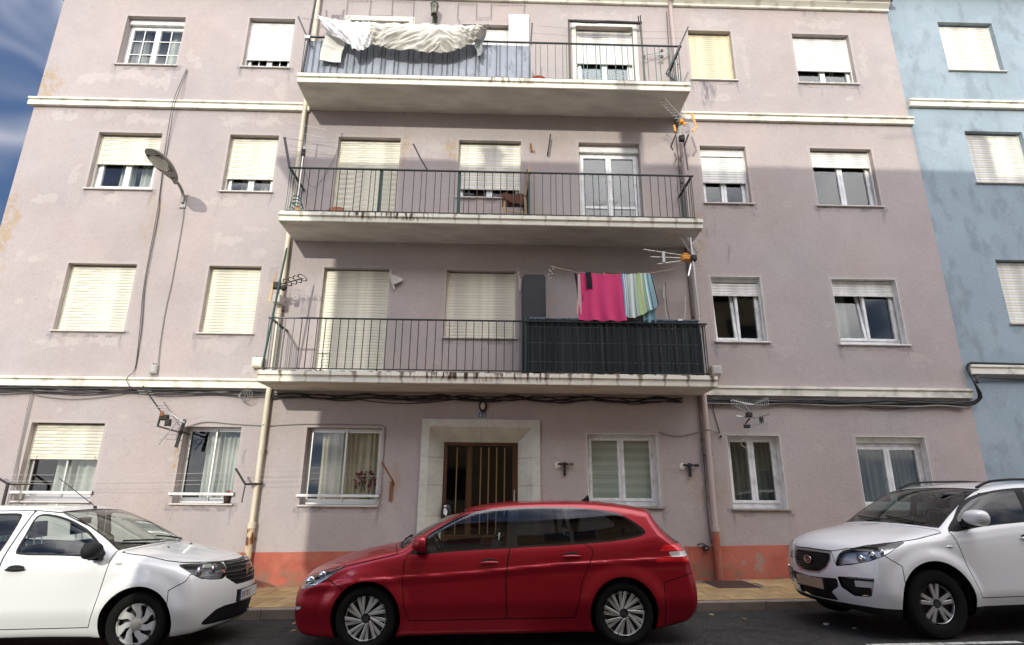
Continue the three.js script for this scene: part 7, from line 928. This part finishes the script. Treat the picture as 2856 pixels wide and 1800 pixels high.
  for (const sgn of [1, -1]) {
    const g = sub(C, 'lamp_unit'); for (const [y, z, r] of [[0.80, 0.66, 0.055], [0.845, 0.765, 0.052], [0.885, 0.83, 0.035]]) part(g, 'reflector', new THREE.SphereGeometry(r, 18, 12).scale(0.6, 0.9, 1).translate(nose(y, z) + 0.045, y, sgn * z), CM.reflector);
    const fg = sub(C, 'fog_lamp'); const zc = sgn * 0.73, xx = nose(0.52, zc); part(fg, 'lens_bar', cbox(-0.015, 0.015, -0.032, 0.032, -0.13, 0.10, 0.008).rotateY(sgn * 0.62).translate(xx + 0.032, 0.545, zc), CM.clearRed); part(fg, 'bulb_bowl', new THREE.SphereGeometry(0.055, 16, 10).scale(0.6, 1, 1).translate(xx + 0.075, 0.485, zc + sgn * 0.005), CM.reflector); part(fg, 'chrome_strip', cbox(-0.010, 0.010, -0.008, 0.008, -0.19, 0.13, 0.003).rotateY(sgn * 0.62).translate(xx + 0.018, 0.606, zc), CM.chrome);
    const pts = []; for (let i = 0; i <= 10; i++) { const t = i / 10, u = mix(2.0, 3.7, t), z = sgn * 0.62; pts.push([u - cx, ws(u, z) + 0.012 + 0.035 * sm(0, 0.12, t) * sm(1, 0.88, t), z]); } part(C, 'roof_rail', tube(pts, 0.016, 40, 6), CM.plastic);
    part(C, 'side_repeater', new THREE.SphereGeometry(1, 16, 8).scale(0.04, 0.012, 0.008).translate(1.2 - cx, 0.93, sgn * (Wd(1.2, 0.93) + 0.003)), CM.chrome);
  }
  for (const y of [0.64, 0.672, 0.704, 0.736, 0.768, 0.80, 0.832]) { const zw = y < 0.66 ? 0.26 : y < 0.7 ? 0.36 : 0.44, pts = []; for (let i = 0; i <= 10; i++) { const z = mix(-zw, zw, i / 10); pts.push([nose(y, z) + 0.014, y, z]); } part(C, 'grille_bar', tube(pts, 0.005, 20, 5), CM.gloss); }
  const bd = sub(C, 'badge'), bx = nose(0.745, 0) - 0.004; part(bd, 'badge_ring', new THREE.TorusGeometry(0.05, 0.006, 8, 32).scale(1.35, 0.85, 1).rotateY(-Math.PI / 2).translate(bx, 0.745, 0), CM.chrome); part(bd, 'badge_plate', new THREE.CylinderGeometry(0.05, 0.05, 0.006, 28).rotateZ(Math.PI / 2).scale(1, 0.85, 1.35).translate(bx + 0.004, 0.745, 0), CM.gloss);
  const bar = (z0, y0, z1, y1) => flat([bx - 0.004, 0.745 + y0, -z0], [bx - 0.004, 0.745 + y1, -z1], 0.006, 0.009); // letters, read from the front
  // mirrored in z so that the word reads left to right when one faces the grille
  const K = [[-0.042, -0.022, -0.042, 0.022], [-0.042, 0, -0.02, 0.022], [-0.038, 0.004, -0.018, -0.022]], I = [[-0.005, -0.022, -0.005, 0.022]], A = [[0.012, -0.022, 0.027, 0.022], [0.027, 0.022, 0.042, -0.022], [0.018, -0.008, 0.036, -0.008]];
  for (const [n, l] of [['letter_k', K], ['letter_i', I], ['letter_a', A]]) part(bd, 'letter', merge(l.map(([a0, b0, a1, b1]) => bar(-a0, b0, -a1, b1))), CM.chrome);
  const pl = sub(C, 'number_plate'), px = nose(0.49, 0) - 0.008; part(pl, 'plate_face', box(px - 0.004, px, 0.44, 0.552, -0.26, 0.26), std([0.42, 0.33, 0.22], 0.5)); part(pl, 'plate_holder', cbox(px + 0.001, px + 0.06, 0.43, 0.56, -0.27, 0.27, 0.004), CM.plastic);
}
renderer.render(scene, camera);
